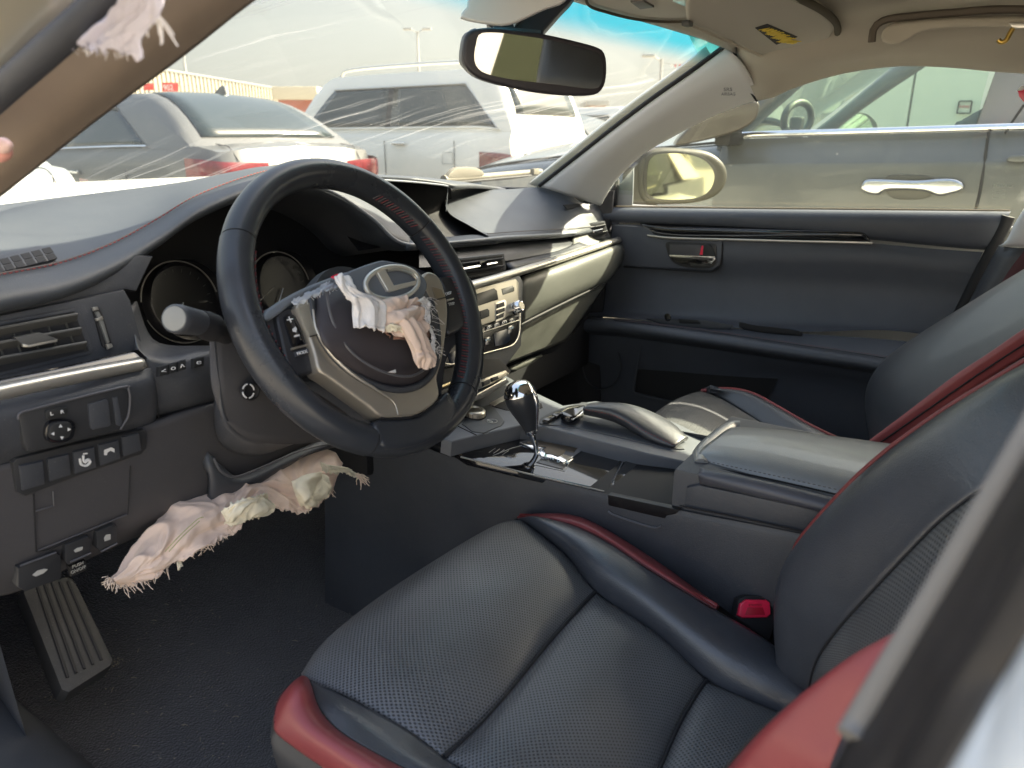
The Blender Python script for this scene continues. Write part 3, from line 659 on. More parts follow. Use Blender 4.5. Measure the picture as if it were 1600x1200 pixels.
# dash, wheel and seat inside
lp(patch('dashboard', [[oX(x, y, 2.05) for x, y in ((1150, 214), (1165, 196), (1190, 191), (1215, 196), (1232, 214))], [oX(x, y, 2.6)+V((0, 0, -.0)) for x, y in ((1170, 214), (1185, 200), (1200, 196), (1225, 200), (1245, 214))]], M_SUVIN, None, 14, 6, solid=.02), suv)
swc = oX(1246, 184, 2.15)
bm = bmesh.new(); rr = []; ax = V((.25, -.5, .85)).normalized(); c1 = V((1, .2, 0)); c1 = (c1-ax*c1.dot(ax)).normalized(); c2 = ax.cross(c1)
swp = [oX(1246+22*cos(a)*.95+4*sin(a), 186-26*sin(a), 2.15+.10*cos(a)) for a in [2*pi*k/28 for k in range(28)]]
lp(tube('steering_wheel', swp, .014, mat('suv_wheel_grey', (.09, .10, .10), .5), None, 8, closed=True), suv)
lp(box('wheel_hub', swc+V((0, 0, -.03)), .05, .05, .07, M_SUVIN, None, .015), suv)
lp(patch('seat', [[oX(x, y, 2.3) for x, y in ((1470, 212), (1500, 190), (1530, 172), (1560, 160))], [oX(x, y, 2.3) for x, y in ((1500, 216), (1540, 212), (1580, 212), (1620, 212))]], M_SUVIN, None, 12, 8, puff=.02, solid=.08), suv)
# near door mirror of the SUV (taupe sunlit shell)
pm = PLN((1.56, .9, 1.1), (-.9, -.43, 0))
sh = [oP(x, y, pm) for x, y in ((1055, 226), (1080, 196), (1110, 178), (1150, 162), (1184, 158), (1186, 172), (1180, 188), (1160, 202), (1130, 212), (1090, 222))]
lp(slab('mirror_shell', sh, pm[1], .12, mat('taupe_mirror_paint', (.075, .062, .05), .35, metal=.2, coat=.2, dust=.05), None, bev=.035, seg=5, smooth_n=40), suv)
lp(box('mirror_stalk', oX(1140, 216, 1.70), .16, .06, .05, M_BLACK, None, .015), suv)
for yw in (1.70, -1.25):
    o = lathe('wheel', (XS+.18, yw, .36), (-1, 0, 0), [(0, .2), (0, .34), (.05, .36), (.19, .36), (.22, .32), (.22, .22)], M_TYRE, None, 28); lp(o, suv)
lp(box('floor_pan', (2.62, .0, .42), 1.5, 4.2, .10, M_BLACK, None, .03), suv)
# ================================================================== OWN CAR SHELL
car = thing('car_body', 'grey and beige car cabin shell with windscreen, roof lining and pillars', 'car')
# front edge of dash / windscreen base in true place, windscreen
WSB = [V((-.74, .93, 1.0)), V((-.5, 1.12, 1.015)), V((-.2, 1.22, 1.02)), V((.2, 1.22, 1.02)), V((.5, 1.12, 1.015)), V((.74, .93, 1.0))]
top = [oP(1133, 77, PLN((.52, 0, 0), (1, 0, 0)))]
tr_ = oX(1133, 77, .53); HT = [V((-tr_.x-.03, tr_.y-.02, tr_.z)), V((-.3, .585, 1.315)), V((0, .61, 1.32)), V((.3, .585, 1.315)), tr_+V((.03, -.02, 0))]
M_WS = glass('windscreen_glass', (.86, .87, .80), .8, dust=.04, streak=(58, 1.6, 58, .30), band=(.86, .97, (.10, .68, .85)))
patch('windscreen', [WSB, [a.lerp(b, .5)+V((0, .02, .02)) for a, b in zip(curve(WSB, 7), curve(HT, 7))], HT], M_WS, car, 24, 16, uvscale=False, toward=(0, 3, 3), solid=0)
# bonnet
hoodr = []
for y, z in ((1.30, 1.015), (1.5, 1.035), (1.8, 1.03), (2.2, .985), (2.5, .90), (2.62, .78)):
    hoodr.append([V((x, y-.10*(abs(x)/.85)**2, z-.05*(abs(x)/.85)**3)) for x in (-.86, -.7, -.4, 0, .4, .7, .86)])
HOOD = patch('bonnet', hoodr, M_PAINTW, car, 24, 20, toward=(0, 1.5, 4), solid=.01)
slab('cowl', [V((-.78, .98, .985)), V((-.4, 1.23, .995)), V((.4, 1.23, .995)), V((.78, .98, .985)), V((.78, 1.20, .99)), V((.4, 1.36, 1.0)), V((-.4, 1.36, 1.0)), V((-.78, 1.2, .99))], (0, 0, 1), .03, M_BLACK, car, bev=.005)
# front wing sides (right one shows beside the mirror)
for sg in (-1, 1):
    slab('wing', [V((sg*.89, .95, .98)), V((sg*.87, 1.6, .98)), V((sg*.86, 2.5, .85)), V((sg*.86, 2.5, .3)), V((sg*.88, .95, .3))], (sg, 0, 0), .03, M_PAINTW, car, bev=.01)
# wiper
wq = [oY(x, y, 1.14) for x, y in ((693, 281), (760, 276), (845, 268))]
tube('wiper_arm', wq, [.011, .009, .008], mat('wiper_dusty_beige', (.17, .155, .12), .6, dust=.15), car, 8)
tube('wiper_blade', [oY(x, y, 1.13) for x, y in ((700, 287), (765, 281), (848, 273))], .004, M_BLACK, car, 6)
o = box('wiper_clip', oY(836, 268, 1.13), .030, .012, .016, mat('wiper_dusty_beige', (.17, .155, .12), .6), car, .002)
slab('wiper_cover', [oY(x, y, 1.13) for x, y in ((714, 262), (745, 262), (757, 270), (752, 276), (706, 280), (700, 276))], (0, -1, 0), .012, mat('wiper_dusty_beige', (.17, .155, .12), .6), car, bev=.004, smooth_n=24)
# black ceramic border at the foot of the windscreen
patch('glass_border', [[oX(x, y, .60) if x > 840 else oY(x, y, 1.10) for x, y in ((752, 291), (800, 293), (840, 292))], [oY(x, y, 1.10) for x, y in ((752, 284), (800, 280), (850, 272))]], mat('ceramic_border', (.05, .06, .075), .3, dust=.8), car, 8, 4)

# ---- right pillar trim
e1 = [oX(845, 292, .62), oX(900, 249, .60), oX(960, 202, .58), oX(1020, 157, .56), oX(1080, 115, .54), oX(1122, 84, .53), oX(1133, 76, .525)]
e2 = [oX(938, 322, .70), oX(962, 283, .685), oX(1003, 243, .668), oX(1050, 215, .655), oX(1105, 186, .635), oX(1150, 168, .62), oX(1183, 157, .60)]
e15 = [(a.lerp(b, .42)) + V((-.022, -.02, .0)) for a, b in zip(curve(e1, 7), curve(e2, 7))]
e05 = [(a.lerp(b, .12)) + V((-.012, -.012, .0)) for a, b in zip(curve(e1, 7), curve(e2, 7))]
e18 = [(a.lerp(b, .85)) + V((-.008, -.012, .0)) for a, b in zip(curve(e1, 7), curve(e2, 7))]
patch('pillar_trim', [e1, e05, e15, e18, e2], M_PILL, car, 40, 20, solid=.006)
patch('pillar_outer', [[p+V((.03, .05, .01)) for p in e1], [p+V((.05, .05, .0)) for p in e2]], M_PAINTW, car, 20, 4, solid=.01, toward=(3, 1, 1))
tube('glass_seal', [p+V((-.0, .004, .003)) for p in e1], .0045, M_BLACK, car, 6, n=40)
tube('trim_joint', [oX(1146, 79, .52), oX(1158, 106, .545), oX(1166, 132, .57), oX(1183, 158, .598)], .0028, M_BLACK, car, 6, n=14)
pl = PLN(e15[4], (e15[4]-e1[4]).cross(e15[5]-e15[3]))
if pl[1].dot(CAM-pl[0]) < 0: pl = (pl[0], -pl[1])
texton('SRS', (1131, 142), (1144, 142), pl, mat('grey_print', (.18, .18, .2), .7), car, off=.009, hpx=5)
texton('AIRBAG', (1127, 149), (1149, 149), pl, mat('grey_print', (.18, .18, .2), .7), car, off=.009, hpx=4.5)

# ---- roof lining : edge rail (window top) and sheet
rail_px = [(1183, 158), (1200, 156), (1235, 140), (1290, 122), (1340, 111), (1400, 104), (1450, 104), (1500, 107), (1550, 112), (1640, 118), (1760, 128)]
railp = [oX(x, y, .60+.0*(x)) for x, y in rail_px]
railp = [railp[0], railp[1]]+railp[2:]
def up1(p, dx, dz): return V((p.x+dx, p.y, p.z+dz))
rr0 = railp; rr1 = [up1(p, -.025, .012) for p in railp]; 
mid_px = [(1150, 84), (1175, 100), (1215, 105), (1270, 95), (1320, 85), (1380, 74), (1440, 66), (1500, 62), (1550, 60), (1640, 58), (1760, 58)]
rr2 = [oX(x, y, .53) for x, y in mid_px]
rr3 = [V((.46, p.y+.0, max(p.z+.05, 1.30+.02*min(1, max(0, (.5-p.y)*3))))) for p in rr2]
rr4 = [V((.25, p.y+.03, 1.335)) for p in rr3]; rr5 = [V((0, p.y+.05, 1.345)) for p in rr3]
rr6 = [V((-.25, p.y+.03, 1.345)) for p in rr3]; rr7 = [V((-.46, p.y, 1.33)) for p in rr3]; rr8 = [V((-.60, p.y-.02, 1.29)) for p in rr3]
RL = [rr0, rr1, rr2, rr3, rr4, rr5, rr6, rr7, rr8]
# extend rearwards
for r_ in RL: r_.append(V((r_[-1].x, -1.15, r_[-1].z-.02))); r_.append(V((r_[-1].x, -1.75, r_[-1].z-.12)))
patch('roof_lining', RL, M_LINER, car, 70, 50, solid=.004, toward=(0, 0, 0.5))
patch('roof_panel', [[V((r_[0].x+(.07 if k < 3 else 0), r_[0].y+.11, r_[0].z+(.012 if k == 0 else .028)))]+[p+V((.07 if k < 3 else 0, .03, (.012 if k == 0 else .03))) for p in r_] for k, r_ in enumerate(RL)], M_PAINTW, car, 30, 24, toward=(0, 0, 5), solid=.004)
# header strip between glass and lining
hd0 = [oX(1133, 76, .525), oX(1075, 55, .42), V((.2, .60, 1.318)), V((0, .615, 1.322)), V((-.2, .60, 1.318)), V((-.50, .50, 1.30))]
hd1 = [oX(1150, 84, .52), V((.42, .50, 1.322)), V((.2, .54, 1.334)), V((0, .55, 1.336)), V((-.2, .54, 1.334)), V((-.50, .42, 1.318))]
patch('header_trim', [hd0, hd1], M_LINER, car, 30, 5, puff=.004, solid=.01, toward=(0, 0, .5))
# overhead console (above, between visors)
ocp = PLN((.1, .45, 1.312), (0, 0, -1))
oc = [oP(x, y, ocp) for x, y in ((925, -30), (925, 4), (950, 14), (1000, 26), (1060, 29), (1130, 20), (1168, 8), (1180, -30))]
OC = slab('overhead_console', oc, (0, 0, -1), .03, M_LINER, car, bev=.008, smooth_n=40)
tube('console_gap', [oP(x, y, ocp, .001) for x, y in ((918, -30), (918, 6), (948, 19), (1000, 31), (1062, 34), (1134, 25), (1176, 11), (1190, -30))], .0022, mat('roof_gap_dark', (.10, .085, .06), .9), car, 6, n=50)
slab('map_lamp_lens', [oP(x, y, ocp, .003) for x, y in ((1060, -10), (1050, 2), (1070, 10), (1110, 5), (1120, -10))], (0, 0, -1), .004, mat('lamp_lens', (.62, .62, .42), .25), car, bev=.001)
for a in (((985, 4), (1005, 3), (1022, 12), (1000, 15)), ((960, -8), (976, -8), (985, 0), (966, 0))):
    slab('overhead_button', [oP(x, y, ocp, .003) for x, y in a], (0, 0, -1), .004, mat('overhead_button_grey', (.13, .12, .11), .5), car, bev=.001)
slab('lens_edge', [oP(x, y, ocp, .004) for x, y in ((1108, 12), (1140, 8), (1150, 11), (1128, 15))], (0, 0, -1), .003, M_SATIN, car)
# visor
vis = thing('sun_visor', 'beige passenger sun visor folded up with yellow and black warning label', 'sun visor')
_a, _b, _c = oT(1195, 88, 1.40), oT(1300, 55, 1.28), oT(1073, 34, 1.08); _n = (_b-_a).cross(_c-_a); vpl = PLN(_a, _n if _n.z < 0 else -_n)
vp = [oP(x, y, vpl) for x, y in ((1073, 34), (1090, 41), (1140, 64), (1195, 88), (1230, 84), (1280, 72), (1300, 55), (1303, 40), (1280, 20), (1230, -8), (1140, -40), (1080, -20))]
slab('visor_board', vp, vpl[1], .016, M_LINER, vis, bev=.007, seg=4, smooth_n=60)
tube('visor_gap', [oP(x, y, vpl, -.006) for x, y in ((1180, -30), (1236, -8), (1284, 16), (1307, 38), (1306, 58), (1286, 78), (1240, 89), (1196, 94))], .006, mat('roof_gap_dark', (.10, .085, .06), .9), vis, 8, n=50)
tube('hem', [oP(x, y, vpl, .002) for x, y in ((1078, 40), (1110, 54), (1150, 71), (1193, 89))], .0022, mat('visor_hem', (.50, .45, .38), .8), vis, 6, n=24)
box('visor_hinge', oP(1074, 37, vpl, .004), .02, .012, .008, mat('hinge_dark', (.05, .05, .05), .5), vis, .003)
slab('warning_label', [oP(x, y, vpl, .0012) for x, y in ((1180, 44), (1199, 38), (1246, 58), (1213, 70))], vpl[1], .0008, M_BLACK, vis)
for k in range(4):
    a = (1184+9*k, 45+5.5*k); a = (1185+8.6*k, 46.5+6.2*k)
    texton('AIRBAG ' if k == 0 else 'WARNING', (a[0], a[1]), (a[0]+27, a[1]+8-k*1.5), vpl, mat('label_yellow', (.75, .55, .05), .6), vis, off=.0022, hpx=3.4, upv=None)
visd = thing('sun_visor', 'pale grey tip of a sun visor left of the mirror mount', 'sun visor')
vq = [oT(x, y, .95) for x, y in ((719, 27), (728, 12), (750, -14), (900, -40), (884, 0), (850, 14), (800, 36), (768, 37))]
slab('visor_board', vq, -FW+V((0, 0, -.3)), .012, M_PILL, visd, bev=.005, seg=3, smooth_n=40)

# grab handle recess region
gh = thing('grab_handle', 'beige grab handle above the passenger window with brass coat hook', 'grab handle')
ghc = [oX(x, y, .435) for x, y in ((1376, 58), (1384, 42), (1410, 36), (1470, 30), (1540, 28), (1600, 27), (1700, 30), (1700, 50), (1600, 46), (1560, 43), (1490, 44), (1440, 50), (1420, 62), (1400, 70), (1380, 68))]
slab('grip', ghc, (-1, 0, -.25), .022, M_LINER, gh, bev=.009, seg=4, smooth_n=70)
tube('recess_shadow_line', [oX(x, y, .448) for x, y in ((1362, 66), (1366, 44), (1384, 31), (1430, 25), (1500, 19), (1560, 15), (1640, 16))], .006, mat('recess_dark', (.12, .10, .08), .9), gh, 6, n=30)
slab('hook_plate', [oX(x, y, .425) for x, y in ((1576, 36), (1600, 34), (1620, 36), (1620, 43), (1582, 44))], (-1, 0, 0), .006, M_SATIN, gh, bev=.002)
tube('hook', [oX(x, y, .42) for x, y in ((1583, 44), (1578, 52), (1572, 63), (1564, 66), (1560, 62))], .0035, mat('brass', (.60, .40, .10), .3, metal=.9), gh, 8, n=14)
rc = thing('red_clip', 'small red and white plastic clip at the right edge of the window', 'clip')
cl = [oX(x, y, .58) for x, y in ((1590, 140), (1602, 136), (1612, 150), (1600, 160), (1592, 150))]
slab('clip_body', cl, (-1, 0, 0), .008, M_REDP, rc, bev=.002)
slab('clip_cap', [oX(x, y, .575) for x, y in ((1588, 142), (1596, 134), (1606, 134), (1598, 141))], (-1, 0, 0), .006, M_LABEL, rc, bev=.001)

# ---- passenger rear part of cabin (seen in the mirror and behind the seats)
# B pillar passenger
patch('b_pillar_trim', [[oX(x, y, .68) for x, y in ((1600, 325), (1585, 350), (1572, 376), (1560, 384))], [oX(x, y, .66) for x, y in ((1680, 300), (1660, 350), (1640, 386), (1640, 390))]], M_PILL, car, 10, 8, puff=.015, solid=.01)
patch('b_pillar_lower', [[oX(x, y, .70) for x, y in ((1560, 384), (1530, 440), (1490, 520), (1440, 620))], [oX(x, y, .66) for x, y in ((1600, 388), (1560, 450), (1530, 520), (1480, 640))], [oX(x, y, .68) for x, y in ((1720, 390), (1700, 450), (1680, 520), (1640, 640))]], M_PLAS, car, 16, 10, solid=.01)
for sg in (-1, 1):
    slab('side_panel_rear', [V((sg*.74, -.35, .3)), V((sg*.74, -1.8, .4)), V((sg*.70, -1.8, 1.0)), V((sg*.72, -.35, .98))], (-sg, 0, 0), .03, M_DOORP, car, bev=.01)
    slab('rear_pillar', [V((sg*.72, -.80, 1.0)), V((sg*.66, -1.95, 1.0)), V((sg*.52, -1.5, 1.25)), V((sg*.57, -.55, 1.29))], (-sg, 0, 0), .03, M_LINER, car, bev=.01)
    tube('rear_seam', [V((sg*.655, -1.0, 1.0)), V((sg*.60, -1.1, 1.12)), V((sg*.52, -1.2, 1.26))], .006, M_BLACK, car, 6, n=12)
    slab('rear_door_glass', [V((sg*.735, -.28, .99)), V((sg*.725, -1.05, 1.0)), V((sg*.60, -.85, 1.27)), V((sg*.62, -.28, 1.29))], (-sg, 0, .3), .004, glass('tinted_rear_glass', (.30, .32, .26), .8), car)
slab('rear_window', [V((-.62, -1.95, 1.0)), V((.62, -1.95, 1.0)), V((.5, -1.55, 1.26)), V((-.5, -1.55, 1.26))], (0, 1, .4), .004, glass('tinted_rear_glass', (.30, .32, .26), .8), car)
slab('rear_shelf', [V((-.7, -1.5, .98)), V((.7, -1.5, .98)), V((.66, -2.0, .99)), V((-.66, -2.0, .99))], (0, 0, 1), .03, M_DOORP, car, bev=.01)
rear = thing('rear_bench', 'black leather rear bench reflected in the interior mirror', 'seat')
patch('bench_cushion', [[V((x, -.62, .50)) for x in (-.66, 0, .66)], [V((x, -.85, .54)) for x in (-.66, 0, .66)], [V((x, -1.15, .50)) for x in (-.66, 0, .66)]], M_LEA, rear, 20, 10, puff=.03, solid=.05)
patch('bench_back', [[V((x, -1.15, .50)) for x in (-.66, 0, .66)], [V((x, -1.25, .75)) for x in (-.66, 0, .66)], [V((x, -1.40, 1.02)) for x in (-.62, 0, .62)]], M_LEA, rear, 20, 10, puff=.04, solid=.06)
# carpet floor
def bumpy(p, u, v, n): return p+n*(.006*noise.noise(p*9)+.003*noise.noise(p*30))
CARP = patch('carpet', [[V((x, y, z)) for x in (-.80, -.6, -.4, -.2, 0, .3, .72)] for y, z in ((-.6, .26), (.0, .255), (.5, .25), (.9, .25), (1.15, .27), (1.32, .36), (1.45, .52), (1.50, .70), (1.50, .95))], M_CARPET, car, 60, 60, fn=bumpy, toward=(0, 0, 3))
slab('underbody', [V((-.82, -2, .20)), V((.82, -2, .20)), V((.82, 1.6, .20)), V((-.82, 1.6, .20))], (0, 0, 1), .02, M_BLACK, car)
# bulkhead side kick panel + sill on driver's side
patch('kick_panel', [[V((-.72, .93, .62)), V((-.71, 1.1, .66)), V((-.70, 1.4, .70))], [V((-.72, .92, .42)), V((-.70, 1.1, .42)), V((-.68, 1.4, .42))], [V((-.72, .90, .24)), V((-.68, 1.1, .24)), V((-.66, 1.4, .24))]], M_PLAS, car, 14, 8, toward=(0, .8, .6))
patch('door_sill', [[V((-.66, -.6, .27)), V((-.66, .3, .27)), V((-.66, .80, .28)), V((-.67, 1.2, .30))], [V((-.69, -.6, .37)), V((-.69, .3, .37)), V((-.69, .80, .38)), V((-.70, 1.2, .42))], [V((-.78, -.6, .385)), V((-.78, .3, .385)), V((-.78, .80, .40)), V((-.76, 1.2, .45))], [V((-.84, -.6, .33)), V((-.84, .3, .33)), V((-.84, .80, .34)), V((-.84, 1.2, .38))]], mat('sill_black_plastic', (.05, .052, .056), .42, bump=('noise', 700, .2, .0006), var=(6, .3), dust=.12), car, 24, 16, toward=(-.5, .3, 3))
patch('kick_panel', [[V((.73, .84, 1.0)), V((.72, 1.1, 1.0)), V((.70, 1.5, 1.0))], [V((.73, .86, .6)), V((.71, 1.1, .6)), V((.69, 1.5, .6))], [V((.73, .84, .24)), V((.70, 1.1, .24)), V((.68, 1.5, .24))]], mat('kick_black', (.02, .02, .024), .7), car, 10, 8, toward=(0, .8, .6), solid=.01)
# foot rest
fpl = PLN((-.58, .98, .42), (.12, -.62, .78))
fo = [oP(x, y, fpl) for x, y in ((36, 925), (42, 905), (110, 900), (122, 915), (178, 1030), (174, 1040), (108, 1082), (96, 1078))]
FR = thing('foot_rest', 'worn grey rubber foot rest with ribs at the left of the footwell', 'foot rest')
slab('pad', fo, fpl[1], .03, mat('worn_grey_rubber', (.052, .048, .044), .6, bump=('noise', 400, .3, .001), var=(20, .35), dust=.35), FR, bev=.006, smooth_n=0)
for k in range(5):
    f = (k+.5)/5; a = (48+62*f, 912-4*f); b = (101+66*f, 1066-34*f)
    tube('rib', [oP(a[0]+2, a[1], fpl, .001), oP(b[0]-2, b[1]-4, fpl, .001)], .0022, mat('rib_rubber', (.035, .032, .03), .7), FR, 6, flat=1)
# dirt and crumbs
rows = []
bm = bmesh.new()
def crumb(p, s):
    v = [bm.verts.new(p+V((random.uniform(-1, 1), random.uniform(-1, 1), random.uniform(-.4, .8)))*s) for _ in range(4)]
    for f in ((0, 1, 2), (0, 2, 3), (0, 3, 1), (1, 3, 2)): bm.faces.new([v[i] for i in f])
def cfloor(x, y):
    z = .26
    for _ in range(5):
        p = oZ(x, y, z+.006); Y = p.y
        z = .25 if Y < .9 else (.25+(Y-.9)/.25*.02 if Y < 1.15 else .27+(Y-1.15)/.17*.09)
    return p
for k in range(1100):
    if random.random() < .45:
        f = random.random(); x = 85+105*f+random.gauss(0, 7); y = 1094-62*f+random.gauss(0, 5)
    else: x = random.uniform(150, 560); y = random.uniform(900, 1190)
    p = cfloor(x, y); crumb(p+V((0, 0, .004)), random.choice((.0010, .0013, .0019)))
for k in range(26):
    x = random.uniform(160, 520); y = random.uniform(920, 1180); p = cfloor(x, y)+V((0, 0, .006)); a = random.uniform(0, pi); d = V((cos(a), sin(a), .2))*random.uniform(.002, .005)
    tubemesh(bm, [p-d, p+V((.001, .001, .001)), p+d], .0005, 4)
me = bpy.data.meshes.new('crumbs'); bm.to_mesh(me); bm.free()
o = link('crumbs', me, mat('straw_crumb', (.42, .36, .26), .9), None, smooth=False); stuff(o); o['label'] = 'pale crumbs and straw bits scattered on the black carpet'; o['category'] = 'debris'

# ---- driver side: pillar close to the lens, weatherstrip, body frame
pe1 = [oX(400, 0, -.60), oX(290, 86, -.62), oX(150, 190, -.65), oX(0, 308, -.68), oX(-150, 420, -.70)]
pe1 = [oX(560, -110, -.56)]+pe1
pe2 = [oX(330, -110, -.66), oX(190, 0, -.69), oX(120, 60, -.70), oX(0, 168, -.72), oX(-110, 270, -.735), oX(-250, 390, -.75)]
m1 = [a.lerp(b, .5)+V((-.0, -.02, -.0)) for a, b in zip(curve(pe1, 6), curve(pe2, 6))]
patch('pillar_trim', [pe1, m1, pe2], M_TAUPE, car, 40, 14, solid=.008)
ws = [oX(260, -110, -.715), oX(152, 0, -.735), oX(90, 60, -.745), oX(0, 140, -.755), oX(-120, 250, -.765)]
tube('weatherstrip', ws, .0105, mat('weatherstrip_grey_black', (.055, .057, .065), .55), car, 12, n=30)
pe3 = [oX(230, -110, -.735), oX(118, 0, -.755), oX(60, 52, -.765), oX(0, 108, -.775), oX(-120, 220, -.785)]
pe4 = [oX(60, -200, -.84), oX(-20, -60, -.84), oX(-60, -10, -.84), oX(-110, 40, -.84), oX(-200, 140, -.84)]
pe35 = [a.lerp(b, .35)+V((.0, -.015, 0)) for a, b in zip(pe3, pe4)]
patch('door_frame', [pe3, pe35, pe4], mat('cream_frame_paint', (.80, .74, .58), .3, coat=.3, var=(8, .1)), car, 24, 12, solid=.006)
# B pillar close to the lens
bl = [oX(1640, 610, -.74), oX(1590, 700, -.745), oX(1500, 855, -.75), oX(1420, 990, -.755), oX(1352, 1105, -.76), oX(1335, 1135, -.765)]
tube('pillar_edge_trim', [p+V((-.006, .0, .0)) for p in bl], [.0035, .0040, .0042, .0044, .0048, .0050], mat('edge_beige', (.20, .19, .175), .7), car, 10, n=30)
b2 = [oX(1600, 1000, -.80), oX(1570, 1050, -.80), oX(1530, 1120, -.805), oX(1480, 1205, -.81), oX(1440, 1280, -.815)]
b1 = [p+V((-.002, 0, -.0)) for p in bl]+[oX(1290, 1220, -.775), oX(1250, 1300, -.78)]
bmid = [oX(1680, 700, -.775), oX(1600, 850, -.78), oX(1530, 980, -.785), oX(1440, 1130, -.79), oX(1380, 1240, -.795), oX(1330, 1320, -.80)]
b2x = [oX(1780, 700, -.795)]+b2
patch('pillar_gasket', [b1, [a.lerp(b, .5)+V((-.004, .0, 0)) for a, b in zip(curve(b1, 7), curve(bmid, 7))], bmid, [a.lerp(b, .5)+V((.0, .004, 0)) for a, b in zip(curve(bmid, 7), curve(b2x, 7))], b2x], mat('gasket_black', (.018, .016, .016), .45, var=(20, .9)), car, 30, 20, solid=.003)
patch('b_pillar_body', [b2x, [p+V((-.02, .0, -.02)) for p in b2x], [oX(1900, 900, -.83), oX(1800, 1050, -.83), oX(1740, 1160, -.83), oX(1660, 1300, -.83)]], mat('white_body_paint_cool', (.62, .66, .68), .25, coat=.5), car, 20, 8, solid=.004)
# ================================================================== DASHBOARD
dash = thing('dashboard', 'dark grey leatherette dashboard with silver trim strip and red stitching', 'dashboard')
AR = [(-70, 492, .82), (0, 474, .825), (100, 452, .83), (180, 418, .84), (250, 374, .85), (310, 332, .85), (390, 297, .85), (440, 284, .86), (490, 290, .87), (525, 303, .88), (560, 325, .88), (590, 348, .87), (612, 370, .86), (640, 382, .85)]
Fp = [oY(x, y, Y) for x, y, Y in AR]
BK = [(-110, 338, 1.0), (-20, 324, 1.05), (80, 311, 1.10), (160, 302, 1.14), (235, 294, 1.17), (300, 287, 1.18), (365, 280, 1.18), (410, 276, 1.17), (470, 274, 1.16), (500, 273, 1.15), (530, 273, 1.14), (560, 274, 1.13), (590, 275, 1.12), (620, 277, 1.11)]
Bp = [oY(x, y, Y) for x, y, Y in BK]
mid = [[a.lerp(b, f)+V((0, 0, h)) for a, b in zip(Fp, Bp)] for f, h in ((.06, .010), (.25, .018), (.5, .02), (.75, .014))]
under = [[p+V((0, .012, -.012)) for p in Fp], [p+V((0, .05, -.014)) for p in Fp]]
TP = patch('top_pad', [under[1], under[0], Fp, mid[0], mid[1], mid[2], mid[3], Bp, [p+V((0, .05, -.04)) for p in Bp]], M_PAD, dash, 90, 44, toward=(-.7, .6, 2.5), sharp=80)
# red stitching that follows the pad edge
sp = [a.lerp(b, .10)+V((0, 0, .0165)) for a, b in zip(Fp, Bp)][:10]
stitches('stitching', sp, M_REDST, dash, .006, .0008)
sp2 = [a.lerp(b, .135)+V((0, 0, .0175)) for a, b in zip(Fp, Bp)][:10]
tube('pad_seam', [a.lerp(b, .118)+V((0, 0, .0158)) for a, b in zip(Fp, Bp)][:11], .0010, M_DKST, dash, 5, n=60)
# demister grille in the top
gpl = PLN(oY(40, 405, .92), (Fp[2]-Fp[1]).cross(mid[1][1]-Fp[1]) if (Fp[2]-Fp[1]).cross(mid[1][1]-Fp[1]).z > 0 else -(Fp[2]-Fp[1]).cross(mid[1][1]-Fp[1]))
gpl = (oP(40, 405, (mid[1][1], gpl[1]))+gpl[1]*.004, gpl[1])
GR = slab('demister_frame', [oP(x, y, gpl) for x, y in ((-60, 400), (0, 396), (62, 382), (88, 401), (78, 407), (0, 424), (-60, 434))], gpl[1], .01, M_PLAS, dash, bev=.003, smooth_n=0)
for q in range(7):
    for r in range(2):
        x = -34+16.5*q+6*r; y = (405-.25*(x))+ (11 if r else 0)
        slab('slot', [oP(a, b, gpl, .0006) for a, b in ((x, y), (x+13, y-3), (x+19, y+5), (x+6, y+8))], gpl[1], .0006, M_BLACK, GR)
# passenger top pad
c0 = [(770, 374), (733, 352), (703, 334), (695, 312), (703, 292)]; y0 = [.84, .90, .97, 1.04, 1.12]
c1 = [(800, 371), (792, 350), (785, 330), (782, 312), (778, 296)]; y1 = [.84, .90, .96, 1.01, 1.06]
c2 = [(850, 368), (850, 345), (848, 325), (846, 308), (842, 293)]; y2 = [.84, .88, .92, .96, 1.0]
c3 = [(895, 364), (900, 345), (897, 330), (890, 314), (878, 299)]; y3 = [.84, .86, .88, .91, .94]
c4 = [(935, 358), (928, 346), (922, 334), (916, 325), (909, 317)]; y4 = [.85, .86, .87, .885, .90]
c5 = [(968, 350), (958, 340), (945, 330), (936, 324), (928, 318)]; y5 = [.86, .865, .87, .88, .885]
cols = [[oY(a, b, y) for (a, b), y in zip(c, Y)] for c, Y in ((c0, y0), (c1, y1), (c2, y2), (c3, y3), (c4, y4), (c5, y5))]
rowsP = [[c[k] for c in cols] for k in range(5)]
lipr = [[p+V((0, .035, -.013)) for p in rowsP[0]], [p+V((0, .006, -.009)) for p in rowsP[0]]]
patch('top_pad', lipr+rowsP+[[p+V((0, .04, -.02)) for p in rowsP[4]]], M_PAD, dash, 60, 36, toward=(0, .2, 2.5), sharp=80)
tube('pad_seam', [p+V((0, -.001, .004)) for p in [a.lerp(b, .25) for a, b in zip(rowsP[0], rowsP[1])]], .0009, M_DKST, dash, 5, n=50)
# ledge under the display : thin pale lip that joins the cluster arch to the passenger pad
led = [oY(x, y, Y) for x, y, Y in ((470, 286, .866), (490, 290, .866), (525, 303, .874), (560, 325, .874), (590, 348, .865), (614, 372, .855), (640, 382, .845), (690, 380, .838), (740, 376, .836), (800, 371, .838), (860, 367, .838), (900, 364, .838))]
tube('pad_edge_piping', led, [.0022, .0026, .003, .003, .003, .003, .004, .0045, .004, .0035, .003, .002], mat('pad_piping_grey', (.20, .22, .25), .38), dash, 8, n=80)
patch('display_ledge', [[oY(x, y, .838) for x, y in ((636, 383), (690, 381), (740, 377), (780, 373))], [oY(x, y, .87) for x, y in ((630, 373), (690, 371), (735, 367), (772, 368))]], M_PAD, dash, 16, 5, solid=.01)
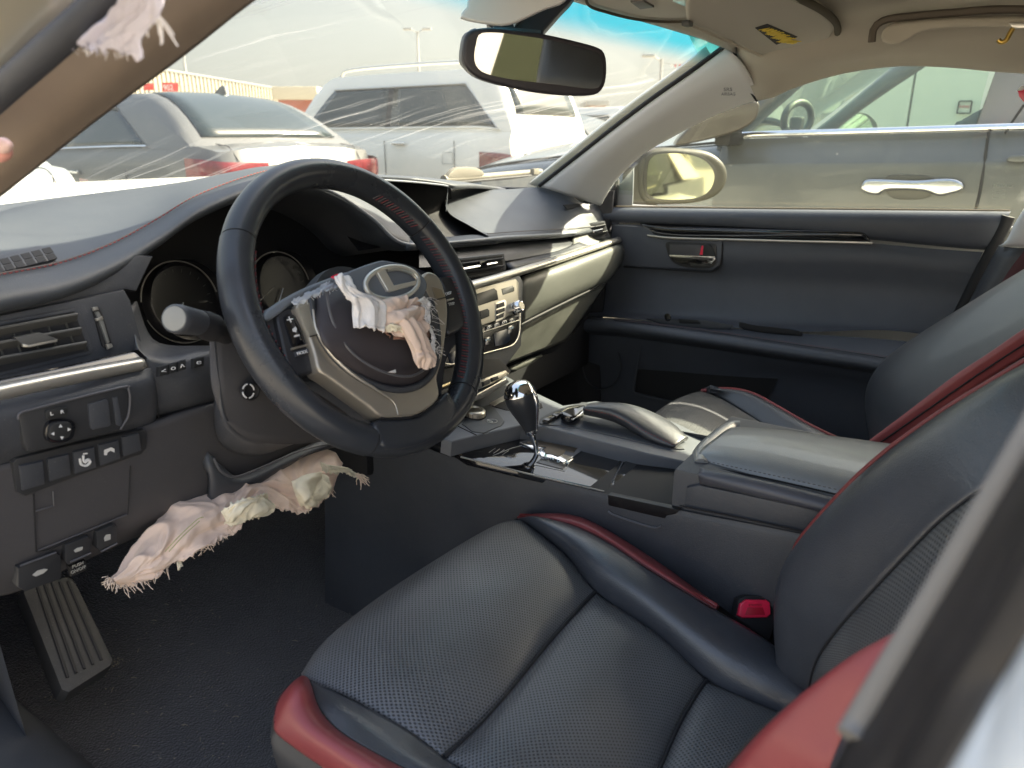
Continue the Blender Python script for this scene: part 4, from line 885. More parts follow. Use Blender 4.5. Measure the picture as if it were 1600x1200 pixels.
# recess and display
patch('display_recess', [[oY(x, y, .90) for x, y in ((560, 392), (640, 380), (700, 378), (775, 374))], [oY(x, y, 1.02) for x, y in ((520, 340), (620, 332), (680, 332), (708, 332))], [oY(x, y, 1.06) for x, y in ((490, 282), (560, 279), (640, 280), (704, 291))]], M_BLACK, dash, 16, 10, across='linear')
DH = patch('display_hood', [[oY(x, y, .96) for x, y in ((500, 284), (560, 280), (640, 283), (690, 289), (704, 293))], [oY(x, y, .965) for x, y in ((500, 277), (560, 274), (640, 277), (695, 284), (716, 290))], [oY(x, y, 1.03) for x, y in ((500, 273), (560, 272), (640, 275), (700, 281), (750, 289))], [oY(x, y, 1.10) for x, y in ((520, 272), (560, 272), (640, 276), (720, 284), (790, 294))]], M_PAD, dash, 30, 14, toward=(0, .5, 3), solid=.008)
tube('hood_edge', [oY(x, y, .955) for x, y in ((520, 283), (580, 281), (640, 284), (690, 289), (700, 291))], .0018, mat('pad_piping_grey', (.20, .22, .25), .38), dash, 6, n=20)
tube('hood_edge', [oY(x, y, .97) for x, y in ((700, 291), (699, 305), (697, 330))], .0010, mat('pad_piping_grey', (.20, .22, .25), .38), dash, 6, n=12)
dpl = PLN(oY(610, 340, .985), (-.25, -1, .22))
DS = slab('display_screen', [oP(x, y, dpl) for x, y in ((500, 290), (570, 292), (606, 300), (626, 320), (648, 374), (640, 379), (606, 368), (570, 335))], dpl[1], .01, mat('display_glass', (.12, .115, .095), .16, coat=.8), dash, bev=.002, smooth_n=50)
# passenger side: band under the pad
def X3(pts): return [oY(x, y, Y) for x, y, Y in pts]
patch('under_pad_band', [X3([(655, 386, .865), (740, 381, .865), (820, 376, .865), (905, 371, .865)]), X3([(655, 404, .835), (720, 400, .83), (800, 393, .83), (893, 382, .84)]), X3([(655, 418, .82), (720, 414, .815), (800, 406, .815), (893, 388, .83)])], M_PLAS, dash, 20, 8)
# centre vent
def vent(pts_frame, pl, nsl, label=None, parent=dash, knob=None):
    F = slab('air_vent', [oP(x, y, pl) for x, y in pts_frame], pl[1], .012, M_PLAS, parent, bev=.002)
    a, b, c, d = pts_frame[:4]
    ins = lambda u, v: ((a[0]*(1-u)+b[0]*u)*(1-v)+(d[0]*(1-u)+c[0]*u)*v, (a[1]*(1-u)+b[1]*u)*(1-v)+(d[1]*(1-u)+c[1]*u)*v)
    slab('vent_opening', [oP(*ins(u, v), pl, .0006) for u, v in ((.05, .1), (.95, .1), (.95, .9), (.05, .9))], pl[1], .001, M_BLACK, F)
    for k in range(nsl):
        v = (k+.5)/nsl*.8+.1; p = oP(*ins(.05, v), pl, .004); q = oP(*ins(.95, v), pl, .004)
        ax = (q-p).normalized(); up = pl[1].cross(ax).normalized()
        tilt = (pl[1]*.8+up*.6).normalized()
        box('slat', (p+q)/2, (q-p).length, .010, .0022, M_PLAS, F, .0008, (ax, tilt, ax.cross(tilt)), 1)
    return F, ins
cvp = PLN(oY(760, 415, .80), (-.05, -1, .10))
F_, ins = vent(((700, 406), (788, 396), (792, 424), (700, 440)), cvp, 2)
tube('vent_tab', [oP(*ins(.25, .52), cvp, .010), oP(*ins(.85, .46), cvp, .010)], .0020, M_CHROME, F_, 6)
slab('vent_knob', [oP(x, y, cvp, .012) for x, y in ((750, 408), (762, 406), (762, 418), (751, 420))], cvp[1], .006, M_PIANO, F_, bev=.002)
box('vent_shade', oP(*ins(.5, 1.12), cvp, -.004), .10, .02, .008, M_PLAS, dash, .002)
# piano black wing trim and satin strip
strip = [(640, 468, .750), (745, 443, .765), (860, 409, .785), (968, 374, .815)]
sT = X3(strip); 
patch('piano_trim', [X3([(655, 444, .80), (720, 434, .80), (795, 421, .80), (870, 399, .81), (920, 385, .82), (958, 372, .83)]), X3([(655, 455, .77), (720, 446, .77), (800, 426, .78), (860, 408, .79), (915, 391, .80), (966, 373, .82)])], M_PIANO, dash, 30, 5, solid=.01)
patch('lower_wing_panel', [X3([(785, 405, .825), (830, 399, .825), (870, 392, .825), (905, 378, .835)]), X3([(800, 420, .80), (840, 409, .805), (880, 397, .81), (922, 384, .82)])], M_PLAS, dash, 16, 5, solid=.006)
patch('satin_strip', [[p+V((0, .006, .006)) for p in sT], [p+V((0, -.004, .003)) for p in sT], [p+V((0, -.006, -.004)) for p in sT], [p+V((0, .002, -.010)) for p in sT]], M_SATIN, dash, 40, 10, solid=.004)
# glove box : door and lower cover
lit = mat('glovebox_plastic', (.14, .142, .125), .5, bump=('grain', 300, .7, .0014), var=(18, .45), dust=.34)
GB = patch('glovebox_door', [X3([(816, 432, .79), (870, 413, .795), (930, 394, .80), (966, 382, .81), (977, 388, .82)]), X3([(815, 445, .775), (872, 428, .78), (930, 405, .785), (966, 392, .80), (978, 397, .815)]), X3([(814, 480, .775), (868, 458, .78), (925, 432, .79), (960, 415, .80), (973, 408, .815)]), X3([(815, 505, .785), (862, 480, .79), (915, 455, .80), (948, 440, .81), (966, 420, .82)])], mat('glovebox_soft_plastic', (.115, .118, .108), .5, bump=('grain', 600, .35, .0007), dust=.14), dash, 30, 20, puff=.006, solid=.01)
GL = patch('glovebox_cover', [X3([(817, 510, .80), (862, 486, .80), (915, 460, .815), (946, 445, .82)]), X3([(800, 545, .82), (846, 522, .825), (890, 500, .83), (918, 485, .835)]), X3([(781, 573, .84), (820, 558, .845), (855, 545, .85), (882, 534, .855)])], lit, dash, 24, 14, solid=.01)
tube('gap_line', X3([(814, 507, .788), (862, 483, .79), (915, 457, .803), (949, 441, .812)]), .0028, M_BLACK, dash, 6, n=20)
patch('glovebox_foot', [X3([(795, 578, .86), (830, 562, .86), (848, 556, .865)]), X3([(812, 584, .88), (836, 572, .88), (846, 560, .885)])], lit, dash, 10, 4, solid=.006)
patch('underdash', [X3([(781, 577, .86), (830, 557, .86), (884, 537, .87), (950, 440, .84)]), [V((.20, 1.25, .55)), V((.4, 1.25, .55)), V((.6, 1.25, .55)), V((.7, 1.25, .6))]], M_BLACK, dash, 12, 6, toward=(0, 0, 0))
# end cap with side vent (sunlit)
evp = PLN(oX(935, 365, .665), (-.38, -.9, .12))
patch('end_cap', [X3([(911, 318, .90), (925, 322, .895), (940, 332, .885), (952, 342, .875)]), X3([(903, 345, .87), (915, 343, .87), (940, 345, .862), (958, 352, .86)]), X3([(897, 368, .85), (910, 368, .85), (940, 372, .845), (966, 371, .84)]), X3([(893, 386, .845), (910, 386, .835), (940, 383, .83), (970, 375, .83)])], mat('glovebox_soft_plastic', (.055, .056, .056)), dash, 20, 14, solid=.01)
F_, ins = vent(((913, 350), (945, 345), (952, 369), (920, 377)), (evp[0]+evp[1]*.006, evp[1]), 2)
slab('vent_knob', [oP(x, y, evp, .017) for x, y in ((926, 360), (942, 357), (944, 361), (928, 364))], evp[1], .003, M_CHROME, F_, bev=.001)
# small demister at the pillar foot
slab('pillar_demister', X3([(880, 320, .895), (905, 318, .895), (912, 322, .89), (886, 326, .885)]), (-.2, -.5, 1), .002, M_BLACK, dash)

# ------------------------------------------------------------------ centre stack
SP = PLN((0, .770, .865), (-.06, -.90, .42))
def SL(name, pts, off, th, m, parent=dash, bev=.0015, **k): return slab(name, [oP(x, y, SP, off) for x, y in pts], SP[1], th, m, parent, bev=bev, **k)
SL('stack_body', ((655, 470), (812, 430), (818, 440), (815, 540), (800, 560), (770, 600), (655, 640)), -.004, .05, M_PLAS, bev=.004)
RAD = SL('radio', ((670, 470), (806, 435), (811, 441), (811, 489), (670, 536)), .004, .012, M_RADIO, bev=.003)
SL('radio_display', ((735, 462), (772, 450), (777, 454), (779, 468), (735, 482)), .0048, .002, mat('radio_display_dark', (.02, .02, .02), .3, spec=.3), RAD)
SL('radio_display', ((784, 451), (801, 446), (804, 449), (804, 455), (786, 461)), .0050, .002, mat('grey_display', (.20, .20, .17), .25), RAD)
for a in (((777, 475), (788, 471), (789, 478), (777, 482)), ((777, 484), (789, 480), (789, 486), (777, 491)), ((777, 493), (788, 488), (787, 495), (777, 499)),
          ((750, 486), (762, 482), (765, 485), (765, 494), (752, 499)), ((738, 489), (748, 486), (750, 489), (750, 500), (738, 504))):
    SL('radio_button', a, .0075, .005, mat('dark_button', (.030, .031, .032), .45, spec=.3), RAD, bev=.001)
SL('button_frame', ((774, 473), (789, 468), (792, 471), (790, 497), (775, 503)), .0052, .002, M_SATIN, RAD, bev=.0006)
kp = oP(803, 482, SP, .004)
K = lathe('radio_knob', kp, SP[1], [(0, .0125), (.008, .0125), (.010, .0115), (.018, .0105), (.020, .009), (.019, .006), (.019, .001)], M_CHROME, RAD, 36)
lathe('knob_face', kp+SP[1]*.0195, SP[1], [(0, .0078), (.0006, .0072)], M_RADIO, K, 24)
K2 = lathe('radio_knob', oP(702, 514, SP, .004), SP[1], [(0, .0125), (.008, .0125), (.010, .0115), (.018, .0105), (.020, .009)], M_RADIO, RAD, 30)
CL = SL('climate_panel', ((660, 545), (811, 494), (811, 520), (806, 534), (794, 542), (770, 550), (735, 560), (706, 573), (690, 575), (678, 566), (660, 560)), .003, .008, mat('climate_gloss', (.010, .010, .012), .22, spec=.25), bev=.002)
tube('climate_frame', [oP(x, y, SP, .0045) for x, y in ((812, 487), (812, 515), (807, 532), (796, 541), (760, 551), (735, 559), (712, 568), (696, 568), (688, 560), (684, 548))], .0009, M_SATIN, CL, 6, n=60)
tube('climate_frame', [oP(x, y, SP, .005) for x, y in ((680, 544), (740, 524), (811, 500))], .0009, M_SATIN, CL, 6)
for k, (x, y, s) in enumerate(((765, 512, 'o-'), (777, 508, 'cm'), (789, 504, 'm'), (801, 501, '^'), (706, 534, 'AUTO'), (718, 531, 'h'), (693, 540, '^'))):
    B = SL('climate_button', ((x-5.4, y-2.4), (x+5.0, y-5.6), (x+5.0, y+1.6), (x-5.4, y+5.0)), .0046, .002, mat('gloss_button', (.02, .02, .022), .2, coat=.5), CL, bev=.0006)
    texton(s, (x-3.6, y+2.0), (x+3.0, y-.2), SP, M_LABEL if s != '^' or x > 700 else M_REDST, CL, off=.0058, hpx=3)
SL('temperature_display', ((771, 521), (797, 512), (799, 516), (797, 532), (790, 538), (774, 541)), .0042, .001, mat('lcd_dark', (.010, .016, .030), .2, spec=.3), CL, bev=.0004)
SL('temperature_display', ((700, 553), (716, 546), (718, 566), (704, 569)), .0042, .001, mat('lcd_dark', (.010, .016, .030), .2, spec=.3), CL, bev=.0004)
for (x, y, s) in ((763, 532, 'R'), (799, 514, 'TEMP'), (693, 549, 'TEMP')):
    SL('climate_button', ((x-5, y-4), (x+5, y-7), (x+5, y+5), (x-5, y+8)), .0046, .002, mat('gloss_button', (.02, .02, .022), .2, coat=.5), CL, bev=.0006)
    texton(s, (x-4, y+1.5), (x+3.6, y-1), SP, mat('print_ice', (.45, .6, .7), .5), CL, off=.0058, hpx=3)
# tray below the stack
SL('stack_shelf', ((660, 588), (745, 560), (780, 560), (800, 580), (780, 596), (700, 640), (660, 640)), .0, .03, M_BLACK, bev=.003)
tube('shelf_edge_strip', [oP(x, y, SP, .012) for x, y in ((686, 606), (718, 593))], .0026, mat('gold_edge', (.65, .52, .28), .3, metal=.8), dash, 8)
HP = SL('seat_heater_panel', ((752, 596), (760, 590), (790, 578), (797, 584), (770, 600), (755, 606)), .018, .012, M_RADIO, bev=.003)
for a in (((756, 596), (765, 592), (766, 599), (757, 603)), ((769, 590), (778, 587), (780, 592), (771, 596))):
    SL('heater_switch', a, .023, .006, mat('dark_button', (.030, .031, .032), .45, spec=.3), HP, bev=.0015)
SL('shelf_front', ((690, 624), (750, 612), (792, 590), (797, 597), (757, 622), (700, 640)), .022, .02, M_PLAS, bev=.004)
tube('shelf_front_line', [oP(x, y, SP, .024) for x, y in ((745, 617), (790, 592))], .0013, M_SATIN, dash, 6)
SL('shelf_button', ((684, 612), (700, 606), (702, 614), (686, 620)), .014, .006, mat('dark_button', (.030, .031, .032), .45, spec=.3), dash)

# ------------------------------------------------------------------ instrument cluster
clp = PLN(oY(380, 430, 1.0), (0, -1, .25))
slab('cluster_back', [oP(x, y, clp, -.01) for x, y in ((190, 380), (300, 300), (400, 262), (520, 262), (620, 320), (700, 390), (700, 520), (420, 560), (250, 550), (200, 500))], clp[1], .02, M_BLACK, dash, smooth_n=40)
ar = [p+V((0, .05, -.014)) for p in Fp[2:]]
patch('cluster_tunnel', [ar, [p+V((.0, .17, -.03)) for p in ar]], M_PLAS, dash, 60, 6, toward=(-.37, .4, .85))
def ring(c, rx, pl, a0, a1, m, r=.0013, n=50, ry=None):
    ry = ry or rx; C = oP(*c, pl); u = V((1, 0, 0)); w = pl[1].cross(u).normalized()
    if w.z < 0: w = -w
    return [C+u*rx*cos(radians(a0+(a1-a0)*k/n))+w*ry*sin(radians(a0+(a1-a0)*k/n)) for k in range(n+1)]
for c in ((284, 472), (440, 450)):
    G_ = lathe('gauge', oP(*c, clp, .0), clp[1], [(0, .060), (.022, .060), (.024, .0585), (.008, .052), (.006, .04), (.006, .001)], mat('gauge_face', (.012, .012, .014), .3), dash, 56)
    tube('gauge_ring', ring(c, .059, (clp[0]+clp[1]*.025, clp[1]), 5, 170, None), .0011, mat('gauge_ring_dim', (.32, .31, .28), .35, metal=.6), G_, 6)
    tube('gauge_ring', ring(c, .059, (clp[0]+clp[1]*.025, clp[1]), 195, 290, None), .0007, mat('gauge_ring_dim', (.32, .31, .28), .35, metal=.6), G_, 6)
    C = oP(*c, clp, .007); u = V((1, 0, 0)); w = clp[1].cross(u); w = w if w.z > 0 else -w
    for k in range(17):
        a = radians(225-k*270/16); d = u*cos(a)+w*sin(a)
        tube('gauge_tick', [C+d*.044, C+d*.049], .0005, mat('dim_tick', (.12, .12, .11), .6), G_, 4)
    tube('needle', [C+V((0, -.004, 0)), C+V((0, -.004, 0))+(u*-.6-w*.8)*.04], .0010, M_LABEL, G_, 5)
tube('needle_tip', [oP(402, 474, clp, .03), oP(428, 449, clp, .03)], .0010, mat('gauge_ring_dim', (.32, .31, .28)), dash, 5)
# lower cluster binnacle / column surround
patch('cluster_sill', [X3([(214, 470, .86), (232, 520, .845), (258, 538, .84), (330, 540, .83), (480, 540, .83)]), X3([(205, 480, .845), (222, 545, .82), (262, 556, .81), (330, 548, .80), (480, 560, .80)]), X3([(203, 500, .84), (222, 560, .81), (262, 566, .80), (330, 560, .79), (480, 575, .80)])], M_PLAS, dash, 30, 12, solid=.006)

# ------------------------------------------------------------------ left vent block
vpl_ = PLN((-.60, .835, .92), (-.10, -1, .14))
def VL(name, pts, off, th, m, parent=dash, bev=.0015, **k): return slab(name, [oP(x, y, vpl_, off) for x, y in pts], vpl_[1], th, m, parent, bev=bev, **k)
VL('vent_surround', ((-90, 512), (0, 492), (110, 470), (195, 452), (205, 470), (225, 545), (218, 552), (100, 582), (-90, 622)), 0, .03, M_PLAS, bev=.004)
VL('upper_band', ((-90, 498), (0, 480), (120, 452), (180, 425), (212, 398), (240, 400), (214, 455), (195, 452), (110, 472), (0, 494), (-90, 514)), -.006, .03, M_PLAS, bev=.004)
SV = VL('air_vent', ((-90, 520), (0, 502), (118, 480), (128, 492), (147, 548), (140, 554), (0, 588), (-90, 610)), .002, .006, M_PLAS, bev=.002)
VL('vent_opening', ((-88, 526), (0, 508), (116, 486), (139, 548), (0, 582), (-88, 602)), .0028, .001, M_BLACK, SV, bev=0)
for (x0, y0, x1, y1) in ((-88, 534, 121, 495), (-88, 556, 127, 517), (-88, 580, 135, 539)):
    p = oP(x0, y0, vpl_, .006); q = oP(x1, y1, vpl_, .006); ax = (q-p).normalized(); up = vpl_[1].cross(ax); up = up if up.z > 0 else -up; t = (vpl_[1]*.75+up*.66).normalized()
    box('slat', (p+q)/2, (q-p).length, .013, .0032, mat('vent_slat_grey', (.075, .076, .075), .5), SV, .001, (ax, t, ax.cross(t)), 1)
for k in range(7):
    x = -60+27*k; y = 540-.22*x
    a = oP(x, y-14, vpl_, .0035); b = oP(x+14, y+22, vpl_, .0035); ax = (b-a).normalized()
    box('vane', (a+b)/2, (b-a).length, .004, .0016, mat('vane_grey', (.05, .05, .046), .5), SV, .0005, (ax, vpl_[1], ax.cross(vpl_[1])), 1)
VL('vent_slider', ((22, 527), (62, 519), (92, 530), (88, 534), (42, 543), (36, 540)), .013, .008, mat('vent_slat_grey', (.075, .076, .075), .5), SV, bev=.002)
VL('slider_tip', ((35, 537), (46, 539), (90, 530), (90, 534), (46, 543), (36, 542)), .0145, .004, M_SATIN, SV, bev=.0012)
SW = VL('thumbwheel_slot', ((144, 481), (154, 479), (160, 490), (177, 542), (167, 546), (160, 540)), .003, .003, M_BLACK, dash, bev=.001)
VL('thumbwheel', ((149, 487), (155, 486), (162, 500), (172, 535), (168, 538), (158, 510)), .006, .006, mat('thumbwheel_grey', (.16, .165, .16), .35), SW, bev=.002)
for a in (((145, 480), (153, 479), (155, 484), (147, 486)), ((167, 538), (175, 537), (177, 542), (169, 546)), ((150, 498), (160, 494), (162, 499), (152, 502))):
    VL('thumbwheel_mark', a, .0075, .004, M_SATIN, SW, bev=.001)
# piano strip, satin strip left
patch('piano_trim', [X3([(-90, 612, .80), (0, 592, .80), (110, 570, .80), (216, 546, .80)]), X3([(-90, 634, .79), (0, 610, .79), (110, 588, .79), (230, 560, .79)])], M_PIANO, dash, 20, 5, solid=.01)
ls = [(-90, 634, .770), (20, 609, .772), (120, 588, .776), (225, 568, .782)]
sT = X3(ls)
patch('satin_strip', [[p+V((0, .008, .0065)) for p in sT], [p+V((0, -.002, .005)) for p in sT], [p+V((0, -.004, -.003)) for p in sT], [p+V((0, .004, -.009)) for p in sT]], M_SATIN, dash, 40, 10, solid=.004)
# knee panel (convex) upper
patch('knee_panel', [X3([(-90, 644, .785), (0, 622, .785), (110, 600, .785), (225, 576, .785), (236, 578, .80)]), X3([(-90, 680, .772), (0, 655, .772), (110, 628, .772), (232, 600, .775), (243, 602, .80)]), X3([(-90, 730, .782), (0, 704, .782), (110, 676, .782), (236, 640, .785), (244, 640, .81)]), X3([(-90, 752, .80), (0, 729, .80), (110, 700, .80), (230, 668, .80), (240, 664, .82)])], M_PLAS, dash, 34, 20, solid=.006)
KP = PLN((-.62, .775, .82), (-.02, -1, -.04))
def KL(name, pts, off, th, m, parent=dash, bev=.0015, **k): return slab(name, [oP(x, y, KP, off) for x, y in pts], KP[1], th, m, parent, bev=bev, **k)
SWP = KL('switch_panel', ((29, 650), (36, 643), (190, 605), (199, 607), (203, 622), (200, 650), (188, 672), (60, 704), (44, 705), (36, 690)), .004, .012, mat('switch_panel_plastic', (.030, .031, .034), .5), bev=.003)
tube('panel_edge', [oP(x, y, KP, .0045) for x, y in ((29, 655), (31, 646), (60, 637), (190, 605), (200, 608), (203, 622), (200, 650), (188, 671))], .0012, mat('edge_sheen', (.10, .10, .11), .35), SWP, 6, n=60)
KL('mirror_side_switch', ((74, 641), (100, 636), (106, 639), (106, 646), (100, 650), (76, 655), (72, 650)), .007, .006, mat('dark_button', (.030, .031, .032), .45, spec=.3), SWP, bev=.002, smooth_n=24)
texton('L', (79, 649), (83, 648), KP, M_LABEL, SWP, off=.0085, hpx=5); texton('R', (95, 646), (100, 645), KP, M_LABEL, SWP, off=.0085, hpx=5)
MD = KL('mirror_adjuster', ((72, 668), (82, 658), (108, 656), (119, 662), (118, 678), (108, 690), (84, 693), (72, 686)), .009, .008, M_PIANO, SWP, bev=.003, smooth_n=30)
KL('adjuster_pad', ((78, 669), (86, 662), (106, 660), (113, 665), (112, 677), (105, 685), (86, 688), (78, 682)), .013, .006, mat('dark_button', (.030, .031, .032), .45, spec=.3), MD, bev=.002, smooth_n=30)
for x, y, d in ((95, 666, (0, -3)), (108, 671, (3, 0)), (97, 684, (0, 3)), (83, 678, (-3, 0))):
    n_ = (-d[1], d[0]); KL('arrow', ((x+d[0], y+d[1]), (x+n_[0]*.9-d[0]*.6, y+n_[1]*.9-d[1]*.6), (x-n_[0]*.9-d[0]*.6, y-n_[1]*.9-d[1]*.6)), .0142, .0006, M_LABEL, MD, bev=0)
KL('blank_switch', ((138, 632), (166, 624), (170, 627), (174, 664), (170, 667), (146, 672), (142, 669)), .0065, .006, M_PLAS, SWP, bev=.0015)
KL('blank_strip', ((176, 622), (184, 620), (192, 664), (190, 667), (182, 664)), .0055, .004, M_PLAS, SWP, bev=.0012)
# lower knee cover, follows down and forward
KP2 = PLN((-.62, .80, .78), (-.02, -1, -.20))
def K2L(name, pts, off, th, m, parent=dash, bev=.0015, **k): return slab(name, [oP(x, y, KP2, off) for x, y in pts], KP2[1], th, m, parent, bev=bev, **k)
LC = patch('lower_cover', [[oP(x, y, KP2, 0) for x, y in ((-90, 750), (0, 728), (120, 698), (235, 664), (320, 636), (480, 600))], [oP(x, y, KP2, 0.004) for x, y in ((-90, 830), (0, 810), (120, 780), (235, 735), (330, 712), (500, 650))], [oP(x, y, KP2, 0.002) for x, y in ((-90, 900), (10, 890), (120, 850), (240, 800), (350, 764), (480, 706))], [oP(x, y, KP2, -.02) for x, y in ((-90, 935), (16, 928), (120, 882), (240, 828), (350, 780), (500, 705))]], mat('lower_dash_plastic', (.060, .058, .063), .6, bump=('noise', 900, .25, .0006), var=(6, .25), dust=.08), dash, 40, 24, solid=.01)
SR = K2L('switch_row', ((20, 724), (26, 717), (120, 694), (226, 672), (230, 678), (230, 700), (222, 710), (120, 745), (40, 776), (26, 770)), .006, .01, mat('switch_panel_plastic', (.030, .031, .034), .5), bev=.003)
for k, q in enumerate((((31, 729), (68, 721), (71, 757), (36, 767)), ((75, 718), (108, 710), (112, 742), (79, 753)), ((115, 707), (148, 699), (151, 731), (118, 741)), ((155, 696), (186, 688), (189, 717), (158, 728)), ((191, 684), (218, 678), (222, 704), (194, 714)))):
    B = K2L('switch', q, .0095, .006, M_PLAS, SR, bev=.002)
    cx = sum(a for a, b in q)/4; cy = sum(b for a, b in q)/4
    if k == 2:
        ring_ = [oP(cx+8*cos(a)*.8, cy+8*sin(a)*.8, KP2, .0102) for a in [2*pi*j/20 for j in range(20)]]
        tube('heated_wheel_icon', [oP(x, y, KP2, .0102) for x, y in ((cx-8, cy-3), (cx-6, cy+6), (cx+2, cy+8), (cx+8, cy+2), (cx+4, cy-2), (cx-2, cy+2), (cx-3, cy-8))], .0014, M_LABEL, B, 5, n=24)
        tube('heated_wheel_icon', [oP(x, y, KP2, .0102) for x, y in ((cx-1, cy+4), (cx+3, cy+1), (cx+6, cy-2))], .0012, M_LABEL, B, 5)
        K2L('icon_lamp', ((cx-3, cy-11), (cx+4, cy-12), (cx+4, cy-10), (cx-3, cy-9)), .0101, .0005, M_LABEL, B, bev=0)
    if k == 3:
        K2L('arrow_icon', ((cx-9, cy-4), (cx+2, cy-8), (cx+7, cy-6), (cx+7, cy), (cx+1, cy-3), (cx-4, cy), (cx-5, cy+4), (cx-9, cy+4)), .0101, .0005, M_LABEL, B, bev=0)
FC = tube('fuse_cover_gap', [oP(x, y, KP2, .0065) for x, y in ((53, 772), (57, 862), (80, 858), (200, 803), (204, 728))], .0009, M_BLACK, dash, 5)
tube('fuse_cover_edge', [oP(x, y, KP2, .0075) for x, y in ((60, 860), (130, 832), (198, 804))], .0008, mat('edge_sheen', (.10, .10, .11), .35), dash, 5)
tube('fuse_cover_notch', [oP(x, y, KP2, .0072) for x, y in ((56, 799), (84, 790), (83, 768))], .0008, mat('edge_sheen', (.10, .10, .11), .35), dash, 5)
for q, ic in ((((28, 888), (88, 865), (96, 868), (97, 905), (40, 925), (28, 918)), 1), (((102, 852), (138, 838), (143, 842), (143, 868), (108, 884), (102, 878)), 1), (((151, 832), (178, 820), (184, 823), (184, 850), (158, 862), (152, 858)), 2)):
    B = K2L('release_handle', q, .010, .014, mat('switch_panel_plastic', (.030, .031, .034), .5), dash, bev=.003)
    cx = sum(a for a, b in q)/len(q); cy = sum(b for a, b in q)/len(q)
    if ic == 1: K2L('car_icon', ((cx-12, cy+4), (cx-4, cy-3), (cx+7, cy-6), (cx+12, cy-5), (cx+5, cy+1), (cx-7, cy+6)) if cx < 80 else ((cx-7, cy), (cx-2, cy-4), (cx+7, cy-6), (cx+6, cy-1), (cx-5, cy+3)), .0108, .0006, mat('grey_print_light', (.45, .45, .43), .6), B, bev=0)
    else: K2L('lamp_icon', ((cx-5, cy), (cx-2, cy-5), (cx+5, cy-6), (cx+5, cy+2), (cx-4, cy+5)), .0108, .0006, mat('grey_print_light', (.45, .45, .43), .6), B, bev=0)
for a in (((32, 884), (88, 863)), ((110, 878), (142, 864)), ((158, 862), (183, 849))):
    tube('handle_edge', [oP(x, y, KP2, .011) for x, y in a], .0011, mat('edge_sheen', (.10, .10, .11), .35), dash, 6)
PB = K2L('parking_brake_label', ((108, 886), (134, 876), (137, 890), (112, 902)), -.004, .006, M_BLACK, dash)
texton('PUSH', (113, 888), (130, 881), KP2, mat('grey_print_light', (.45, .45, .43), .6), PB, off=-.003, hpx=5)
texton('ON/OFF', (111, 897), (134, 887), KP2, mat('grey_print_light', (.45, .45, .43), .6), PB, off=-.003, hpx=5)
# column side box with small buttons
CB = patch('column_side_panel', [X3([(226, 556, .80), (270, 562, .795), (330, 548, .79)]), X3([(240, 600, .792), (285, 600, .785), (334, 585, .785)]), X3([(246, 641, .80), (290, 636, .80), (342, 624, .80)]), X3([(248, 655, .83), (290, 648, .83), (342, 634, .83)])], M_PLAS, dash, 20, 14, solid=.006)
CP_ = PLN(oY(285, 600, .785), (.05, -1, .12))
for x, y, w, s in ((256, 580, 7, '<'), (271, 576, 6, 'o'), (285, 572, 6, '^'), (311, 567, 8, 'e')):
    B = slab('trip_button', [oP(a, b, CP_, .008) for a, b in ((x-w, y-6), (x+w, y-10), (x+w, y+5), (x-w, y+9))], CP_[1], .006, mat('dark_button', (.030, .031, .032), .45, spec=.3), dash, bev=.0015)
    texton(s, (x-3.5, y+3), (x+3.5, y+1), CP_, M_LABEL, B, off=.0090, hpx=5)
# steering column shroud
COLN = V((0, -cos(radians(28)), sin(radians(28))))
patch('column_shroud', [X3([(330, 530, .70), (338, 600, .69), (352, 660, .69), (400, 690, .70), (455, 684, .70)]), X3([(330, 528, .78), (334, 610, .78), (342, 690, .78), (400, 712, .78), (470, 690, .78)])], M_PLAS, dash, 24, 6, solid=.004)
patch('column_face', [X3([(330, 520, .70), (400, 500, .70), (480, 500, .70), (600, 520, .70)]), X3([(332, 600, .69), (400, 600, .68), (480, 600, .68), (600, 600, .69)]), X3([(348, 655, .69), (400, 690, .69), (500, 690, .69), (600, 660, .69)])], mat('lower_dash_plastic', (.060, .058, .063)), dash, 20, 14, solid=.004)
ic = PLN(oY(388, 610, .675), (-.1, -1, .1))
IG = lathe('ignition_switch', oP(388, 611, ic, 0), ic[1], [(0, .0105), (.006, .0105), (.007, .009), (.005, .006), (.005, .001)], M_BLACK, dash, 30)
for k in range(4):
    a0 = k*pi/2+.3; tube('ignition_mark', [oP(388+9*cos(a0+j*.28), 611+11*sin(a0+j*.28), ic, .0075) for j in range(5)], .0009, M_LABEL, IG, 5)
# pocket and lower knee airbag door beneath the column
patch('knee_airbag_door', [X3([(325, 706, .80), (350, 730, .80), (380, 742, .80), (470, 700, .80), (540, 675, .80)]), X3([(330, 738, .79), (352, 752, .79), (390, 752, .79), (470, 714, .79), (560, 680, .79)]), X3([(330, 786, .80), (380, 772, .80), (430, 745, .80), (480, 712, .80), (560, 690, .80)])], M_PLAS, dash, 24, 10, solid=.01)
patch('pocket', [X3([(330, 690, .84), (400, 680, .84), (500, 670, .84)]), X3([(335, 745, .82), (400, 742, .82), (520, 690, .82)])], M_BLACK, dash, 8, 5)
tube('pocket_edge', X3([(334, 716, .788), (345, 736, .786), (366, 745, .786), (400, 734, .786), (470, 704, .786), (530, 690, .786)]), .0016, mat('edge_sheen', (.10, .10, .11), .35), dash, 6, n=40)
patch('bulkhead', [[V((-.72, 1.02, 1.0)), V((0, 1.05, 1.0)), V((.72, 1.02, .98))], [V((-.72, 1.1, .8)), V((0, 1.1, .8)), V((.72, 1.1, .8))], [V((-.72, 1.3, .6)), V((0, 1.3, .6)), V((.72, 1.3, .6))]], M_BLACK, car, 12, 8)

